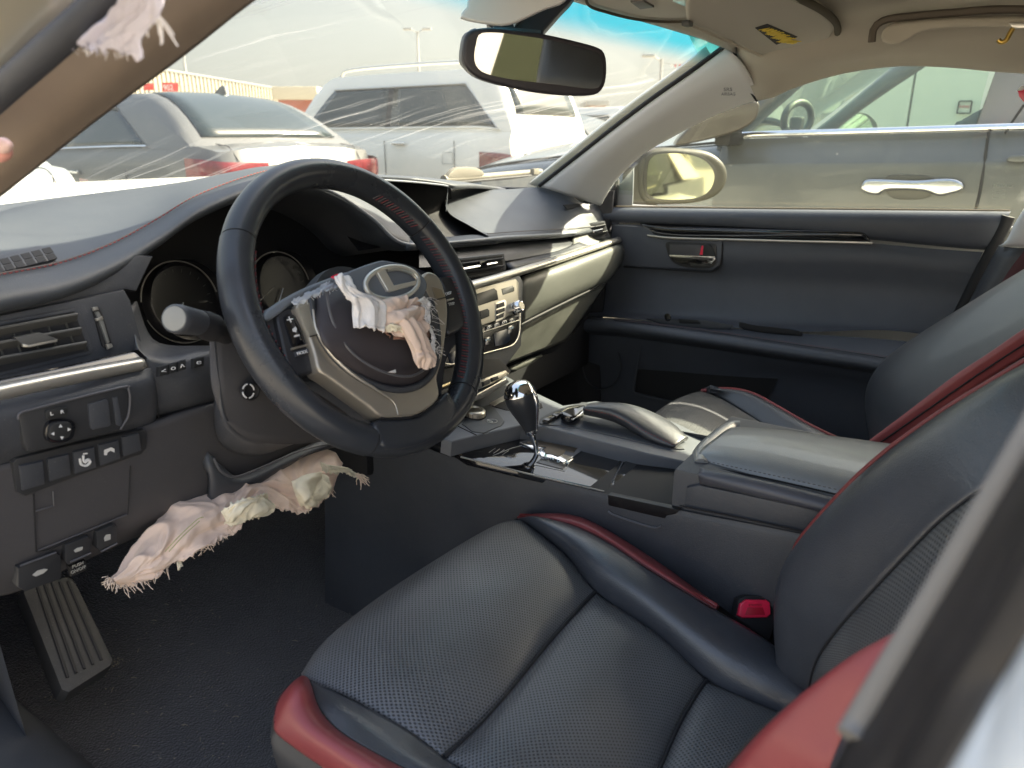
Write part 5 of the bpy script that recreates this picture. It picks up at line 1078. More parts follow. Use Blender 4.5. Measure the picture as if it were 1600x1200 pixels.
# ------------------------------------------------------------------ stalk
st = thing('indicator_stalk', 'black indicator stalk with round grey end left of the steering wheel', 'control stalk')
q0 = oY(274, 498, .645); q1 = oY(310, 504, .665); q2 = oY(352, 520, .68)
lathe('lever', q1, (q2-q1), [(0, .0135), (.008, .0140), (.012, .0148), (.024, .0148), (.026, .012), (.05, .012)], M_BLACK, st, 24)
lathe('lever_tip', q0, (q1-q0), [(-.002, .0125), (0, .0140), (.006, .0145), ((q1-q0).length+.002, .0128)], M_PLAS, st, 28)
lathe('end_cap', q0+(q0-q1).normalized()*.0005, (q0-q1), [(0, .0125), (.0022, .0115), (.003, .004)], mat('end_cap_grey', (.26, .26, .24), .3), st, 28)
for f in (.35, .55, .75):
    c = q1.lerp(q2, f); box('stalk_mark', c+V((-.0065, -.012, .005)), .006, .001, .004, mat('grey_print_light', (.45, .45, .43), .6), st, 0)

# ================================================================== STEERING WHEEL
sw = thing('steering_wheel', 'black leather steering wheel with champagne silver spokes and blown airbag cover', 'steering wheel')
WC = V((-.372, .622, .933)); WN = V((0, -cos(radians(28)), sin(radians(28)))); WU = V((0, sin(radians(28)), cos(radians(28)))); WR = V((1, 0, 0))
WP = (WC, WN)
RO = .1695
def wheelpt(a, r=RO, off=0): return WC+WR*cos(a)*r+WU*sin(a)*r+WN*off
def rimseg(nm, a0, a1, m, rad=.0165, off=.0):
    n = max(8, int((a1-a0)/(2*pi)*110)); P = [wheelpt(a0+(a1-a0)*k/n, off=off) for k in range(n+1)]
    bm = bmesh.new(); rings = []
    for k, p in enumerate(P):
        a = a0+(a1-a0)*k/n; d = WR*cos(a)+WU*sin(a)
        rings.append([bm.verts.new(p+d*cos(2*pi*j/20)*rad*.95+WN*sin(2*pi*j/20)*rad*1.12) for j in range(20)])
    for A, B in zip(rings, rings[1:]):
        for j in range(20): bm.faces.new((A[j], A[(j+1) % 20], B[(j+1) % 20], B[j]))
    bm.faces.new(rings[0][::-1]); bm.faces.new(rings[-1]); bmesh.ops.recalc_face_normals(bm, faces=bm.faces)
    me = bpy.data.meshes.new(nm); bm.to_mesh(me); bm.free(); return link(nm, me, m, sw, sharp=50)
def angof(px, py): p = oP(px, py, WP)-WC; return math.atan2(p.dot(WU), p.dot(WR))
A_ = [angof(372, 375), angof(672, 330), angof(722, 612), angof(575, 695)]   # seams
A_ = [a % (2*pi) for a in A_]     # left ~ pi-, right top ~ .6, right low ~ 5.8, bottom ~5
aL, aR, aRL, aB = A_
g_ = .006
seg = sorted(A_)
for i in range(4):
    a0 = seg[i]; a1 = seg[(i+1) % 4]+(2*pi if i == 3 else 0)
    rimseg('rim_leather', a0+g_, a1-g_, M_LEAW, .0186 if (i % 2) else .0180)
rimseg('rim_core', 0, 2*pi, mat('seam_black', (.02, .018, .018), .6), .0170)
# zig-zag stitching on the inner side of the rim (red and black)
def innerstitch(a0, a1):
    ps = []; n = int((a1-a0)*.17/.0046)
    for k in range(n):
        a = a0+(a1-a0)*k/n; b = a0+(a1-a0)*(k+1)/n
        d1 = WR*cos(a)+WU*sin(a); d2 = WR*cos(b)+WU*sin(b)
        ps.append((WC+d1*(RO-.0185*.80)+WN*.0136, WC+d2*(RO-.0185*.97)+WN*.004))
    stuff(tubes('stitching', ps[::2], .0007, M_REDST, sw, 4)); stuff(tubes('stitching', ps[1::2], .0007, M_DKST, sw, 4))
innerstitch(seg[3]+.1-0 if seg[3] < 6 else -.5, aR+2*pi-.05) if False else None
innerstitch(aRL-2*pi+.05, aR-.05)
innerstitch(aL+.08, aL+1.0)
innerstitch(aB-.02, aB+.35)
innerstitch(aR+.05, aR+.5)
def WL(name, pts, off, th, m, parent=sw, bev=.003, **k): return slab(name, [oP(x, y, WP, off) for x, y in pts], WN, th, m, parent, bev=bev, **k)
WL('hub_back', ((402, 505), (440, 470), (470, 455), (540, 425), (620, 408), (680, 428), (716, 430), (735, 470), (728, 520), (700, 560), (686, 640), (640, 690), (590, 670), (560, 640), (500, 600), (455, 590)), -.012, .02, M_PLAS, bev=.006, smooth_n=70)
lathe('hub_column', WC-WN*.11, WN, [(0, .045), (.03, .055), (.07, .062), (.085, .06)], M_PLAS, sw, 36)
# leather arms running from the rim into the hub
def arm(name, outer, inner, m, th=.016):
    a, b = outer, inner
    return patch(name, [[oP(x, y, WP, o) for x, y, o in r] for r in (a, b)], m, sw, 16, 12, puff=th)
WL('spoke_leather', ((385, 500), (400, 490), (420, 487), (434, 488), (438, 530), (452, 572), (466, 606), (440, 600), (405, 560)), .006, .018, mat('spoke_plastic', (.055, .06, .068), .38), bev=.007, seg=4, smooth_n=40)
WL('hub_top_shell', ((412, 492), (428, 476), (470, 452), (520, 432), (548, 424), (556, 438), (520, 446), (488, 456), (462, 470), (440, 488), (420, 500)), .016, .02, M_GREYP, bev=.006, seg=4, smooth_n=50)
PL_ = WL('button_pod', ((433, 492), (446, 482), (464, 480), (474, 500), (486, 540), (494, 575), (488, 582), (462, 586), (450, 570), (440, 530)), .014, .02, mat('pod_plastic', (.030, .031, .036), .35), bev=.005, seg=3, smooth_n=40)
WL('volume_rocker', ((446, 494), (458, 491), (466, 500), (478, 534), (474, 538), (460, 540), (454, 526)), .018, .006, M_PIANO, PL_, bev=.002, smooth_n=24)
texton('+', (450, 505), (459, 503), WP, M_LABEL, PL_, off=.0186, hpx=9)
WL('volume_icon', ((457, 514), (462, 510), (464, 514), (463, 519), (458, 518)), .0186, .0005, M_LABEL, PL_, bev=0)
texton('-', (460, 527), (468, 525), WP, M_LABEL, PL_, off=.0186, hpx=2.4)
WL('pod_divider', ((456, 543), (480, 537), (481, 540), (457, 546)), .0172, .004, M_BEZEL, PL_, bev=.0008)
WL('mode_button', ((461, 549), (482, 544), (484, 552), (463, 557)), .017, .004, M_PLAS, PL_, bev=.001)
texton('MODE', (465, 555), (481, 551), WP, M_LABEL, PL_, off=.0178, hpx=4.5)
# silver bezel: left leg, bottom spoke, right leg
BZ = [(463, 480), (472, 472), (486, 467), (489, 480), (496, 512), (510, 542), (535, 572), (565, 592), (600, 606), (632, 610), (660, 600), (678, 580), (684, 550), (682, 510), (672, 470), (660, 440), (668, 424), (684, 430), (694, 450), (700, 480), (699, 510), (692, 560), (684, 590), (686, 622), (655, 646), (626, 651), (596, 650), (578, 636), (545, 612), (515, 590), (498, 578), (492, 555), (480, 518)]
BZo = WL('spoke_bezel', BZ, .024, .022, M_BEZEL, bev=.006, seg=5, smooth_n=130)
tube('bezel_ridge', [oP(x, y, WP, .027) for x, y in ((489, 484), (494, 512), (508, 540), (530, 566), (556, 588), (590, 610), (615, 628), (622, 648))], [.0016, .0020, .0022, .0022, .0018, .001, .0006], M_SATIN, BZo, 8, n=40)
for q in (((466, 480), (484, 472), (488, 498), (498, 522), (484, 525), (474, 505)),):
    WL('cruise_button', q, .0262, .004, M_RADIO, BZo, bev=.0015)
    tube('button_gap', [oP(x, y, WP, .0266) for x, y in ((484, 526), (499, 522))], .0007, M_BLACK, BZo, 4)
WL('phone_button', ((676, 448), (690, 452), (697, 466), (682, 469)), .0262, .003, mat('bronze_button', (.32, .26, .18), .35, metal=.5), BZo, bev=.001)
tube('button_gap', [oP(x, y, WP, .0268) for x, y in ((674, 470), (698, 464))], .0007, M_BLACK, BZo, 4)
# right pod
PR = WL('button_pod', ((688, 434), (704, 432), (722, 450), (730, 480), (728, 505), (716, 518), (700, 520), (700, 480), (694, 450)), .010, .02, mat('pod_plastic', (.030, .031, .036), .35), bev=.005, seg=3, smooth_n=40)
WL('pod_divider', ((698, 468), (709, 465), (710, 467), (699, 471)), .0135, .003, M_SATIN, PR, bev=.0006)
texton('DISP', (697, 462), (706, 459), WP, M_LABEL, PR, off=.0122, hpx=4); texton('TRIP', (701, 478), (711, 476), WP, mat('grey_print_light', (.45, .45, .43), .6), PR, off=.0122, hpx=4)
# leather around right spoke and bottom spoke
WL('spoke_leather', ((704, 428), (722, 424), (740, 440), (748, 470), (742, 510), (730, 508), (731, 480), (722, 450)), .008, .022, M_LEAW, bev=.008, seg=4, smooth_n=40)
WL('spoke_leather', ((596, 654), (626, 653), (656, 648), (688, 624), (702, 612), (716, 640), (700, 668), (670, 690), (630, 700), (600, 698), (592, 680), (584, 664)), .020, .026, M_LEAW, bev=.010, seg=5, smooth_n=60)
WL('spoke_gap', ((596, 651), (626, 652), (656, 647), (687, 622), (688, 626), (657, 650), (627, 655), (597, 655)), .0215, .004, M_BLACK, bev=0)
# airbag module : dark dome
dome = [[(494, 470), (500, 462), (512, 452)], ]
def WPp(x, y, o): return oP(x, y, WP, o)
CLO = 0.0
patch('airbag_cover', [[WPp(x, y, .020) for x, y in ((490, 486), (500, 455), (540, 438), (600, 430), (650, 434), (676, 470))],
                       [WPp(x, y, .040) for x, y in ((498, 518), (520, 500), (560, 490), (610, 486), (655, 490), (684, 512))],
                       [WPp(x, y, .040) for x, y in ((514, 548), (535, 545), (570, 545), (615, 545), (655, 545), (682, 550))],
                       [WPp(x, y, .018) for x, y in ((536, 572), (560, 592), (590, 604), (625, 609), (656, 602), (676, 580))]], M_HUBP, sw, 36, 26, puff=.010, pe=3, solid=.004)
# hard lip of the module
tube('module_rim', [WPp(x, y, .024) for x, y in ((486, 468), (488, 490), (497, 520), (514, 550), (538, 574), (566, 593), (600, 606), (632, 609), (660, 599), (678, 578), (684, 545), (682, 505), (672, 468))], .0042, M_PLAS, sw, 8, n=70)
tube('cover_crease', [WPp(x, y, .046) for x, y in ((510, 456), (516, 490), (530, 524), (556, 556), (596, 580), (640, 588), (672, 572))], .0016, mat('edge_sheen', (.10, .10, .11), .35), sw, 6, n=50)
slab('small_tag', [WPp(x, y, .05) for x, y in ((607, 581), (618, 577), (619, 582))], WN, .002, M_LABEL, sw)
M_EMB = mat('emblem_silver', (.70, .68, .62), .32, metal=.55)
# torn emblem flap and emblem
EP = WL('emblem_flap', ((535, 430), (560, 418), (590, 408), (605, 407), (640, 416), (660, 430), (668, 446), (660, 464), (640, 472), (610, 475), (580, 472), (568, 468), (556, 450), (545, 438)), .062, .012, M_GREYP, bev=.006, seg=4, smooth_n=60)
ec = oP(612, 443, WP, .062); er = (oP(655, 443, WP, .062)-oP(569, 443, WP, .062)).length/2; eh = (oP(612, 421, WP, .062)-oP(612, 466, WP, .062)).length/2
tl = radians(-4)
def em(u, v, o=0): x = u*cos(tl)-v*sin(tl); y = u*sin(tl)+v*cos(tl); return ec+WR*x*er+WU*y*eh+WN*(.002+o)
EM = tube('emblem_ring', [em(cos(2*pi*k/48), sin(2*pi*k/48)) for k in range(48)], .0030, M_EMB, EP, 8, closed=True)
slab('emblem_letter', [em(u, v, .002) for u, v in ((-.50, .86), (-.16, .86), (-.02, -.18), (.90, -.12), (.84, -.38), (-.20, -.52), (-.30, -.44))], WN, .004, M_EMB, EP, bev=.0014, seg=3)
tube('emblem_letter_arm', [em(-.10, .80, .001), em(.35, .72, .001), em(.75, .35, .001), em(.92, -.05, .001)], .0016, M_SATIN, EP, 6, n=20)

box('sun_blocker', (.27, .965, .63), .84, .19, .16, M_BLACK, dash, .01)  # unseen black box added to keep sun off the driver's carpet
# ================================================================== TORN AIRBAG CLOTH
def crumple(name, rows, m, parent, nu=50, nv=24, amp=.006, fr=60, seed=0, ragged=(), toward=None, fold=None, puff=.0, ani=None):
    def fn(p, u, v, n):
        q = p*fr+V((seed*3.1, seed*1.7, seed))
        w1 = V((u*(ani[0] if ani else 2.5+fr*.05), v*(ani[1] if ani else 1.6+fr*.03), 0))+V((seed*3.1, seed*1.7, seed)); w1 = w1+V((noise.noise(w1*.9), noise.noise(w1*.9+V((7, 0, 0))), 0))*.9
        h = (.5-abs(noise.noise(w1*1.3))*2.2)*amp+(.4-abs(noise.noise(w1*3.1))*1.6)*amp*.42+noise.noise(q*2.6)*amp*.10
        if fold: h += fold[1]*abs(sin(pi*(u*fold[0]+v*fold[2]+.35*noise.noise(p*25+V((seed, 0, 0))))))
        h *= min(1, .15+9*u*(1-u))
        w = p + n*h
        if 'b' in ragged: w = w + (WDN*.0)*0
        j = noise.noise(p*300+V((seed, 9, 0)))*.004
        if ('v1' in ragged and v > .97) or ('v0' in ragged and v < .03): w = w+V((0, 0, j*1.6))
        if ('u1' in ragged and u > .97) or ('u0' in ragged and u < .03): w = w+V((j*1.6, 0, 0))
        return w
    return patch(name, rows, m, parent, nu, nv, fn=fn, toward=toward, solid=.0009, puff=puff, sharp=180)
WDN = V((0, 0, -1))
def fray(name, base, m, parent, n, ln, dirv, spread=.6, r=.0004, drop=.3):
    base = curve([V(p) for p in base], 60); ps = []
    for k in range(n):
        p = random.choice(base); d = (V(dirv)+V([random.uniform(-spread, spread) for _ in range(3)])).normalized()
        l = ln*random.uniform(.3, 1); q = p+d*l*.5+V([random.uniform(-.2, .2)*l for _ in range(3)]); e = q+d*l*.4+V((random.uniform(-.4, .4)*l, random.uniform(-.4, .4)*l, -drop*l))
        ps.append(curve([p, q, e], 6))
    return stuff(tubes(name, ps, r, m, parent, 4))
ab = thing('torn_airbag', 'white and pink torn airbag cloth spilling from the steering wheel hub', 'airbag')
M_FIB = mat('white_fibre', (.75, .72, .70), .8)
crumple('white_cloth', [[WPp(x, y, o+.013) for x, y, o in ((522, 432, .052), (534, 430, .055), (546, 440, .052))], [WPp(x, y, o+.013) for x, y, o in ((528, 446, .054), (545, 452, .060), (562, 458, .056))], [WPp(x, y, o+.013) for x, y, o in ((548, 466, .052), (562, 472, .06), (600, 474, .058))], [WPp(x, y, o+.013) for x, y, o in ((550, 492, .05), (575, 494, .06), (602, 490, .056))], [WPp(x, y, o+.013) for x, y, o in ((552, 512, .052), (576, 513, .058), (598, 518, .05))]], M_BAGW, ab, 40, 50, .0035, 70, 1, ('v1',), fold=(2.2, .004, .6), ani=(4.5, 2))
crumple('white_scrap', [[WPp(x, y, o+.013) for x, y, o in ((455, 470, .026), (480, 458, .03), (520, 440, .032), (540, 432, .03))], [WPp(x, y, o+.013) for x, y, o in ((460, 478, .026), (486, 464, .034), (524, 450, .036), (548, 446, .03))]], mat('milky_torn_film', (.42, .46, .52), .5), ab, 40, 10, .003, 90, 2, ('v1', 'v0'))
slab('red_tag', [WPp(x, y, .058) for x, y in ((518, 432), (526, 428), (536, 427), (534, 432), (526, 436))], WN, .002, M_REDP, ab)
crumple('pink_cloth', [[WPp(x, y, o+.013) for x, y, o in ((586, 474, .046), (612, 470, .05), (640, 472, .05), (656, 474, .046))], [WPp(x, y, o+.013) for x, y, o in ((586, 490, .046), (612, 488, .058), (640, 486, .056), (660, 490, .048))], [WPp(x, y, o+.013) for x, y, o in ((600, 506, .046), (620, 506, .056), (645, 508, .058), (664, 512, .046))], [WPp(x, y, o+.013) for x, y, o in ((602, 520, .046), (622, 524, .05), (645, 526, .05), (660, 528, .046))]], M_BAGP, ab, 60, 50, .005, 60, 3, (), fold=(.7, .008, 2.4), ani=(2.4, 3.2))
crumple('pink_strip', [[WPp(x, y, o+.013) for x, y, o in ((614, 504, .06), (636, 498, .066), (656, 506, .06))], [WPp(x, y, o+.013) for x, y, o in ((628, 520, .058), (646, 516, .068), (664, 522, .058))], [WPp(x, y, o+.013) for x, y, o in ((641, 545, .055), (656, 543, .064), (671, 546, .056))], [WPp(x, y, o+.013) for x, y, o in ((646, 562, .054), (662, 558, .062), (680, 560, .054))], [WPp(x, y, o+.013) for x, y, o in ((650, 570, .052), (664, 577, .054), (676, 571, .052))]], M_BAGP, ab, 30, 50, .003, 90, 5, (), fold=(2.4, .004, .3), ani=(3.5, 2.0))
crumple('cream_cloth', [[WPp(x, y, o+.013) for x, y, o in ((600, 512, .055), (616, 506, .064), (640, 520, .06))], [WPp(x, y, o+.013) for x, y, o in ((606, 519, .054), (624, 518, .06), (644, 530, .056))]], M_BAGC, ab, 20, 10, .003, 80, 6)
crumple('ragged_white_edge', [[WPp(x, y, o+.013) for x, y, o in ((652, 470, .058), (662, 478, .056), (664, 500, .052), (672, 520, .05), (674, 548, .05))], [WPp(x, y, o+.013) for x, y, o in ((664, 462, .058), (672, 476, .056), (671, 500, .052), (678, 522, .05), (680, 552, .05))]], M_BAGW, ab, 50, 8, .004, 120, 8, ('v1',))
fray('frayed_threads', [WPp(x, y, .054) for x, y in ((664, 462), (674, 490), (676, 530), (684, 556))], M_FIB, ab, 36, .016, (1, -.2, -.1), .8, .00028)
fray('frayed_threads', [WPp(x, y, .036) for x, y in ((456, 472), (500, 455), (545, 446))], M_FIB, ab, 30, .009, (.4, -.4, .1), .9, .00028)
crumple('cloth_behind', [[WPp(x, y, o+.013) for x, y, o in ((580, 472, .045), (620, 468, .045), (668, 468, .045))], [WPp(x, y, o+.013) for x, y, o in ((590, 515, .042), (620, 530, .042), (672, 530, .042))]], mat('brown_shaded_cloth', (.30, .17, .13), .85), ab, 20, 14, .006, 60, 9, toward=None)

ka = thing('knee_airbag', 'peach coloured torn knee airbag cloth hanging under the dashboard', 'airbag')
def K3(pts): return [oY(x, y, Y) for x, y, Y in pts]
top_ = [(172, 901, .80), (196, 878, .81), (228, 832, .82), (262, 790, .83), (290, 776, .83), (330, 758, .83), (380, 738, .83), (440, 718, .83), (492, 703, .82), (520, 710, .80), (536, 724, .79)]
bot_ = [(186, 914, .80), (220, 906, .79), (262, 884, .78), (300, 866, .77), (340, 842, .77), (360, 836, .77), (386, 806, .77), (410, 792, .77), (466, 800, .77), (504, 776, .78), (520, 762, .79)]
midk = [[(a[0]*(1-f)+b[0]*f, a[1]*(1-f)+b[1]*f, a[2]*(1-f)+b[2]*f-h) for a, b in zip(top_, bot_)] for f, h in ((.25, .010), (.5, .014), (.75, .010))]
crumple('peach_cloth', [K3(top_)]+[K3(m) for m in midk]+[K3(bot_)], M_BAGP, ka, 190, 70, .0080, 40, 11, ('v1',), fold=(.3, .006, 1.2), ani=(5.2, 1.9))
crumple('cream_lining', [K3([(345, 800, .745), (360, 786, .74), (385, 776, .735), (415, 772, .74), (428, 790, .75)]), K3([(352, 812, .75), (372, 800, .735), (392, 794, .735), (412, 794, .74), (426, 796, .75)]), K3([(350, 818, .755), (366, 816, .75), (384, 806, .75), (404, 802, .75), (420, 800, .755)])], M_BAGC, ka, 60, 30, .005, 60, 13, ('v1', 'v0'), fold=(1.2, .006, 1.0), ani=(3, 2.2))
crumple('cream_lining', [K3([(455, 752, .745), (475, 742, .74), (500, 738, .745), (512, 745, .75)]), K3([(462, 775, .745), (480, 775, .73), (500, 765, .74), (516, 762, .75)]), K3([(470, 792, .76), (486, 790, .75), (500, 780, .755), (510, 772, .76)])], M_BAGC, ka, 50, 30, .005, 60, 15, ('v1',), fold=(1, .006, 1.1), ani=(2.4, 2.2))
crumple('peach_strip', [K3([(500, 722, .77), (520, 728, .765), (540, 730, .765), (562, 742, .765)]), K3([(504, 735, .77), (522, 740, .765), (542, 740, .765), (560, 748, .765)])], M_BAGC, ka, 40, 8, .004, 60, 16, ('v1', 'u1'))
crumple('hanging_scrap', [K3([(276, 878, .775), (283, 876, .775)]), K3([(278, 888, .775), (287, 886, .775)])], M_BAGC, ka, 8, 8, .002, 90, 17, ('v1',))
tube('seam_thread', K3([(258, 862, .742), (280, 838, .742), (308, 812, .742), (318, 808, .742)]), .0006, mat('olive_thread', (.45, .42, .18), .7), ka, 5, n=20)
tube('seam_thread', K3([(264, 862, .742), (286, 838, .742), (312, 814, .742)]), .0006, mat('olive_thread', (.45, .42, .18), .7), ka, 5, n=20)
M_FIB2 = mat('peach_fibre', (.72, .60, .50), .8)
fray('frayed_threads', K3([(172, 902, .79), (190, 914, .79), (220, 906, .785), (262, 886, .775)]), M_FIB2, ka, 60, .014, (-.1, -.2, -.5), .9, .0004)
fray('frayed_threads', K3([(168, 900, .79), (178, 906, .79)]), M_FIB2, ka, 14, .018, (-.8, -.2, .2), .7, .0004)
fray('frayed_threads', K3([(300, 866, .77), (340, 842, .77), (400, 794, .77), (505, 776, .77), (520, 762, .78)]), M_FIB2, ka, 90, .010, (0, -.3, -.6), .9, .0004)
fray('frayed_threads', K3([(556, 740, .765), (563, 746, .765)]), M_FIB2, ka, 36, .020, (.6, -.3, -.6), .5, .0006)

ca = thing('curtain_airbag_scrap', 'blurred white torn cloth hanging from the near pillar at upper left', 'airbag')
crumple('white_cloth', [LX([(188, -24), (215, -26), (256, -28)], -.74), LX([(180, 10), (206, 14), (250, 24)], -.74), LX([(146, 44), (186, 50), (222, 58)], -.74), LX([(108, 72), (165, 78), (224, 88)], -.74)], mat('curtain_cloth', (.66, .63, .72), .85), ca, 40, 30, .003, 60, 21, ('v1',), fold=(2, .003, .5))
fray('frayed_threads', LX([(112, 74), (165, 80), (222, 88)], -.74), M_FIB, ca, 24, .004, (.1, -.1, -1), .5, .0002)
fray('frayed_threads', LX([(224, 24), (245, 22), (250, 30)], -.74), M_FIB, ca, 12, .012, (.1, -.1, -1), .3, .0004)
crumple('loose_edge', [LX([(86, 82), (106, 70), (116, 66)], -.70), LX([(86, 92), (110, 76), (120, 70)], -.70)], mat('curtain_cloth', (.66, .63, .72), .85), ca, 12, 6, .001, 60, 22)
pk = thing('pink_cloth_scrap', 'blurred pink scrap poking in at the left edge', 'cloth scrap')
lathe('folded_cloth', oX(-14, 238, -.74), (oX(34, 232, -.74)-oX(-14, 238, -.74)), [(0, .006), (.006, .0075), (.012, .0078), (.018, .0070), (.0225, .005), (.0245, .0020)], mat('pink_cloth', (.75, .36, .30), .6, var=(60, .2)), pk, 20)
lathe('pale_fold', oX(-10, 228, -.742), (oX(36, 226, -.742)-oX(-10, 228, -.742)), [(0, .004), (.008, .0055), (.016, .0055), (.022, .0035), (.024, .001)], mat('pale_pink_cloth', (.78, .55, .50), .6), pk, 18)

# ================================================================== CENTRE CONSOLE
con = thing('centre_console', 'dark grey centre console with piano black shift panel and padded armrest', 'console')
CP = PLN((0, .5, .640), (0, -.13, 1))
def CLs(name, pts, off, th, m, parent=con, bev=.0015, **k): return slab(name, [oP(x, y, CP, off) for x, y in pts], CP[1], th, m, parent, bev=bev, **k)
FRM = [(690, 684), (712, 664), (735, 640), (745, 616), (790, 586), (835, 612), (880, 633), (930, 626), (1000, 636), (1060, 662), (1118, 690), (1106, 705), (1092, 726), (1010, 708), (940, 690), (850, 667), (815, 664), (745, 680), (706, 690)]
CLs('console_frame', FRM, .022, .026, M_CONSP, bev=.004, seg=3)
CLs('frame_side', [(x, y+5) for x, y in ((700, 690), (745, 682), (815, 667), (850, 670), (940, 694), (1010, 712), (1092, 730), (1110, 712), (1080, 690), (960, 660), (850, 640), (760, 650))], .006, .02, mat('grey_side_plastic', (.06, .062, .068), .5), bev=.003)
# rotary dial and plate
DP = CLs('dial_plate', ((722, 662), (736, 640), (764, 632), (772, 636), (788, 658), (784, 664), (756, 676), (738, 674)), .0235, .004, mat('dial_plate_dark', (.05, .055, .062), .5), bev=.001)
dc = oP(742, 650, CP, .022)
D1 = lathe('drive_dial', dc, CP[1], [(0, .0175), (.010, .0172), (.012, .0155), (.0125, .012), (.0105, .0110), (.0102, .002)], mat('brushed_beige_metal', (.62, .58, .50), .3, metal=.9), con, 44)
lathe('dial_base', dc-CP[1]*.001, CP[1], [(0, .0195), (.004, .0190)], M_BLACK, con, 40)
for k in range(14):
    a = k*pi/7; d = V((cos(a), sin(a), 0))*.0174; tube('knurl', [dc+d+V((0, 0, .002)), dc+d+V((0, 0, .009))], .0005, M_BLACK, D1, 4)
C = oP(769, 658, CP, .0242); tube('mode_ring', [C+V((cos(2*pi*k/30)*.0085, sin(2*pi*k/30)*.0085, 0)) for k in range(30)], .0005, mat('grey_print_light', (.45, .45, .43), .6), DP, 4, closed=True)
texton('S', (766, 661), (771, 660), CP, mat('grey_print_light', (.45, .45, .43), .6), DP, off=.0242, hpx=5)
tube('console_seam', [oP(x, y, CP, .0225) for x, y in ((712, 664), (745, 680))], .0008, M_BLACK, con, 4)
# opening behind the lever
CO = CLs('cup_well', ((768, 634), (800, 622), (846, 630), (848, 636), (828, 644), (790, 640)), .0235, .002, M_BLACK, bev=.0005)
CLs('well_rim', ((764, 630), (790, 616), (796, 619), (772, 634)), .0245, .003, M_SATIN, CO, bev=.001)
# remote touch controller
RB = CLs('controller_base', ((842, 658), (846, 652), (870, 640), (905, 630), (925, 632), (1060, 694), (1050, 700), (1000, 690), (900, 668), (846, 662)), .024, .006, M_PLAS, bev=.002, smooth_n=60)
for q in (((848, 655), (860, 648), (868, 650), (857, 657)), ((862, 647), (874, 641), (882, 643), (870, 650))):
    CLs('controller_button', q, .031, .006, mat('gloss_button', (.02, .02, .022), .2, coat=.5), RB, bev=.002)
CLs('controller_pad', ((878, 642), (890, 634), (915, 633), (910, 640), (896, 650), (882, 648)), .040, .012, M_PIANO, RB, bev=.003, smooth_n=24)
CLs('controller_chrome', ((878, 645), (896, 652), (912, 641), (914, 636), (910, 645), (896, 655), (880, 649)), .036, .003, M_CHROME, RB, bev=.001)
CR = patch('palm_rest', [[oP(x, y, CP, o) for x, y, o in ((912, 648, .030), (960, 660, .030), (1010, 686, .026), (1048, 700, .024))],
                    [oP(x, y, CP, o) for x, y, o in ((911, 638, .050), (960, 646, .050), (1010, 672, .038), (1056, 696, .030))],
                    [oP(x, y, CP, o) for x, y, o in ((922, 630, .054), (972, 636, .054), (1030, 660, .042), (1070, 686, .032))],
                    [oP(x, y, CP, o) for x, y, o in ((938, 628, .050), (990, 633, .050), (1044, 656, .038), (1076, 684, .030))]], M_LEA, con, 34, 20, puff=.003, solid=.006)
stitches('stitching', [oP(x, y, CP, o+.003) for x, y, o in ((915, 640, .051), (960, 650, .050), (1010, 675, .038), (1056, 697, .030))], M_REDST, CR, .005, .0005)
# piano black panel with shift gate
PP = [(712, 704), (745, 688), (815, 672), (850, 674), (940, 696), (1010, 714), (1092, 732), (1092, 748), (1062, 792), (945, 766), (840, 742), (730, 716)]
Pn = CLs('shift_panel', PP, -.004, .012, M_PIANO, bev=.002)
tube('panel_trim', [oP(x, y, CP, -.002) for x, y in ((720, 714), (840, 744), (944, 768))], .0014, M_SATIN, con, 6)
tube('panel_trim', [oP(x, y, CP, -.002) for x, y in ((948, 770), (1000, 780), (1060, 795))], .0014, M_SATIN, con, 6)
CLs('lid_seam', ((974, 709), (977, 709), (948, 766), (943, 766)), -.0030, .003, M_BLACK, bev=0)
tube('lid_chrome_edge', [oP(x, y, CP, -.002) for x, y in ((980, 709), (966, 735), (952, 762))], .0011, M_CHROME, con, 6, n=12)
CLs('cup_holder_lid', ((982, 712), (1090, 735), (1090, 747), (1062, 789), (952, 764), (966, 738)), -.001, .004, M_PIANO, bev=.0015)
CLs('shift_scale_plate', ((846, 716), (866, 712), (888, 722), (880, 733), (838, 722)), -.003, .002, mat('dark_scale', (.015, .015, .017), .2), Pn, bev=.0003)
gate = [(812, 690), (834, 684), (912, 699), (906, 706), (890, 717), (880, 722), (868, 716), (846, 712), (842, 705), (848, 700), (830, 698)]
CLs('shift_gate_frame', gate, -.001, .004, M_CHROME, Pn, bev=.0012)
CLs('shift_gate', ((822, 691), (838, 687), (902, 700), (897, 706), (884, 703), (880, 709), (872, 713), (862, 709), (852, 708), (850, 702), (854, 698), (838, 696)), .0002, .003, mat('gate_brown', (.10, .075, .05), .45), Pn, bev=.0005)
for s, x, y in (('P', 838, 696), ('R', 850, 714), ('N', 860, 718), ('D', 870, 722), ('S', 884, 724)):
    texton(s, (x, y), (x+4.5, y+.8), CP, mat('print_ice', (.45, .6, .7), .5) if s != 'R' else mat('print_green', (.2, .55, .35), .5), Pn, off=-.0012, hpx=4)
for k in range(4):
    tube('panel_line', [oP(x, y, CP, -.0035) for x, y in ((764+7*k, 707+1.2*k), (774+7*k, 700+1.2*k))], .0004, mat('grey_print_light', (.45, .45, .43), .6), Pn, 4)
tube('panel_outline', [oP(x, y, CP, -.0035) for x, y in ((770, 712), (800, 700), (815, 696))], .0005, mat('grey_print_light', (.45, .45, .43), .6), Pn, 4)
tube('panel_outline', [oP(x, y, CP, -.0035) for x, y in ((835, 726), (882, 736), (890, 722))], .0005, mat('grey_print_light', (.45, .45, .43), .6), Pn, 4)
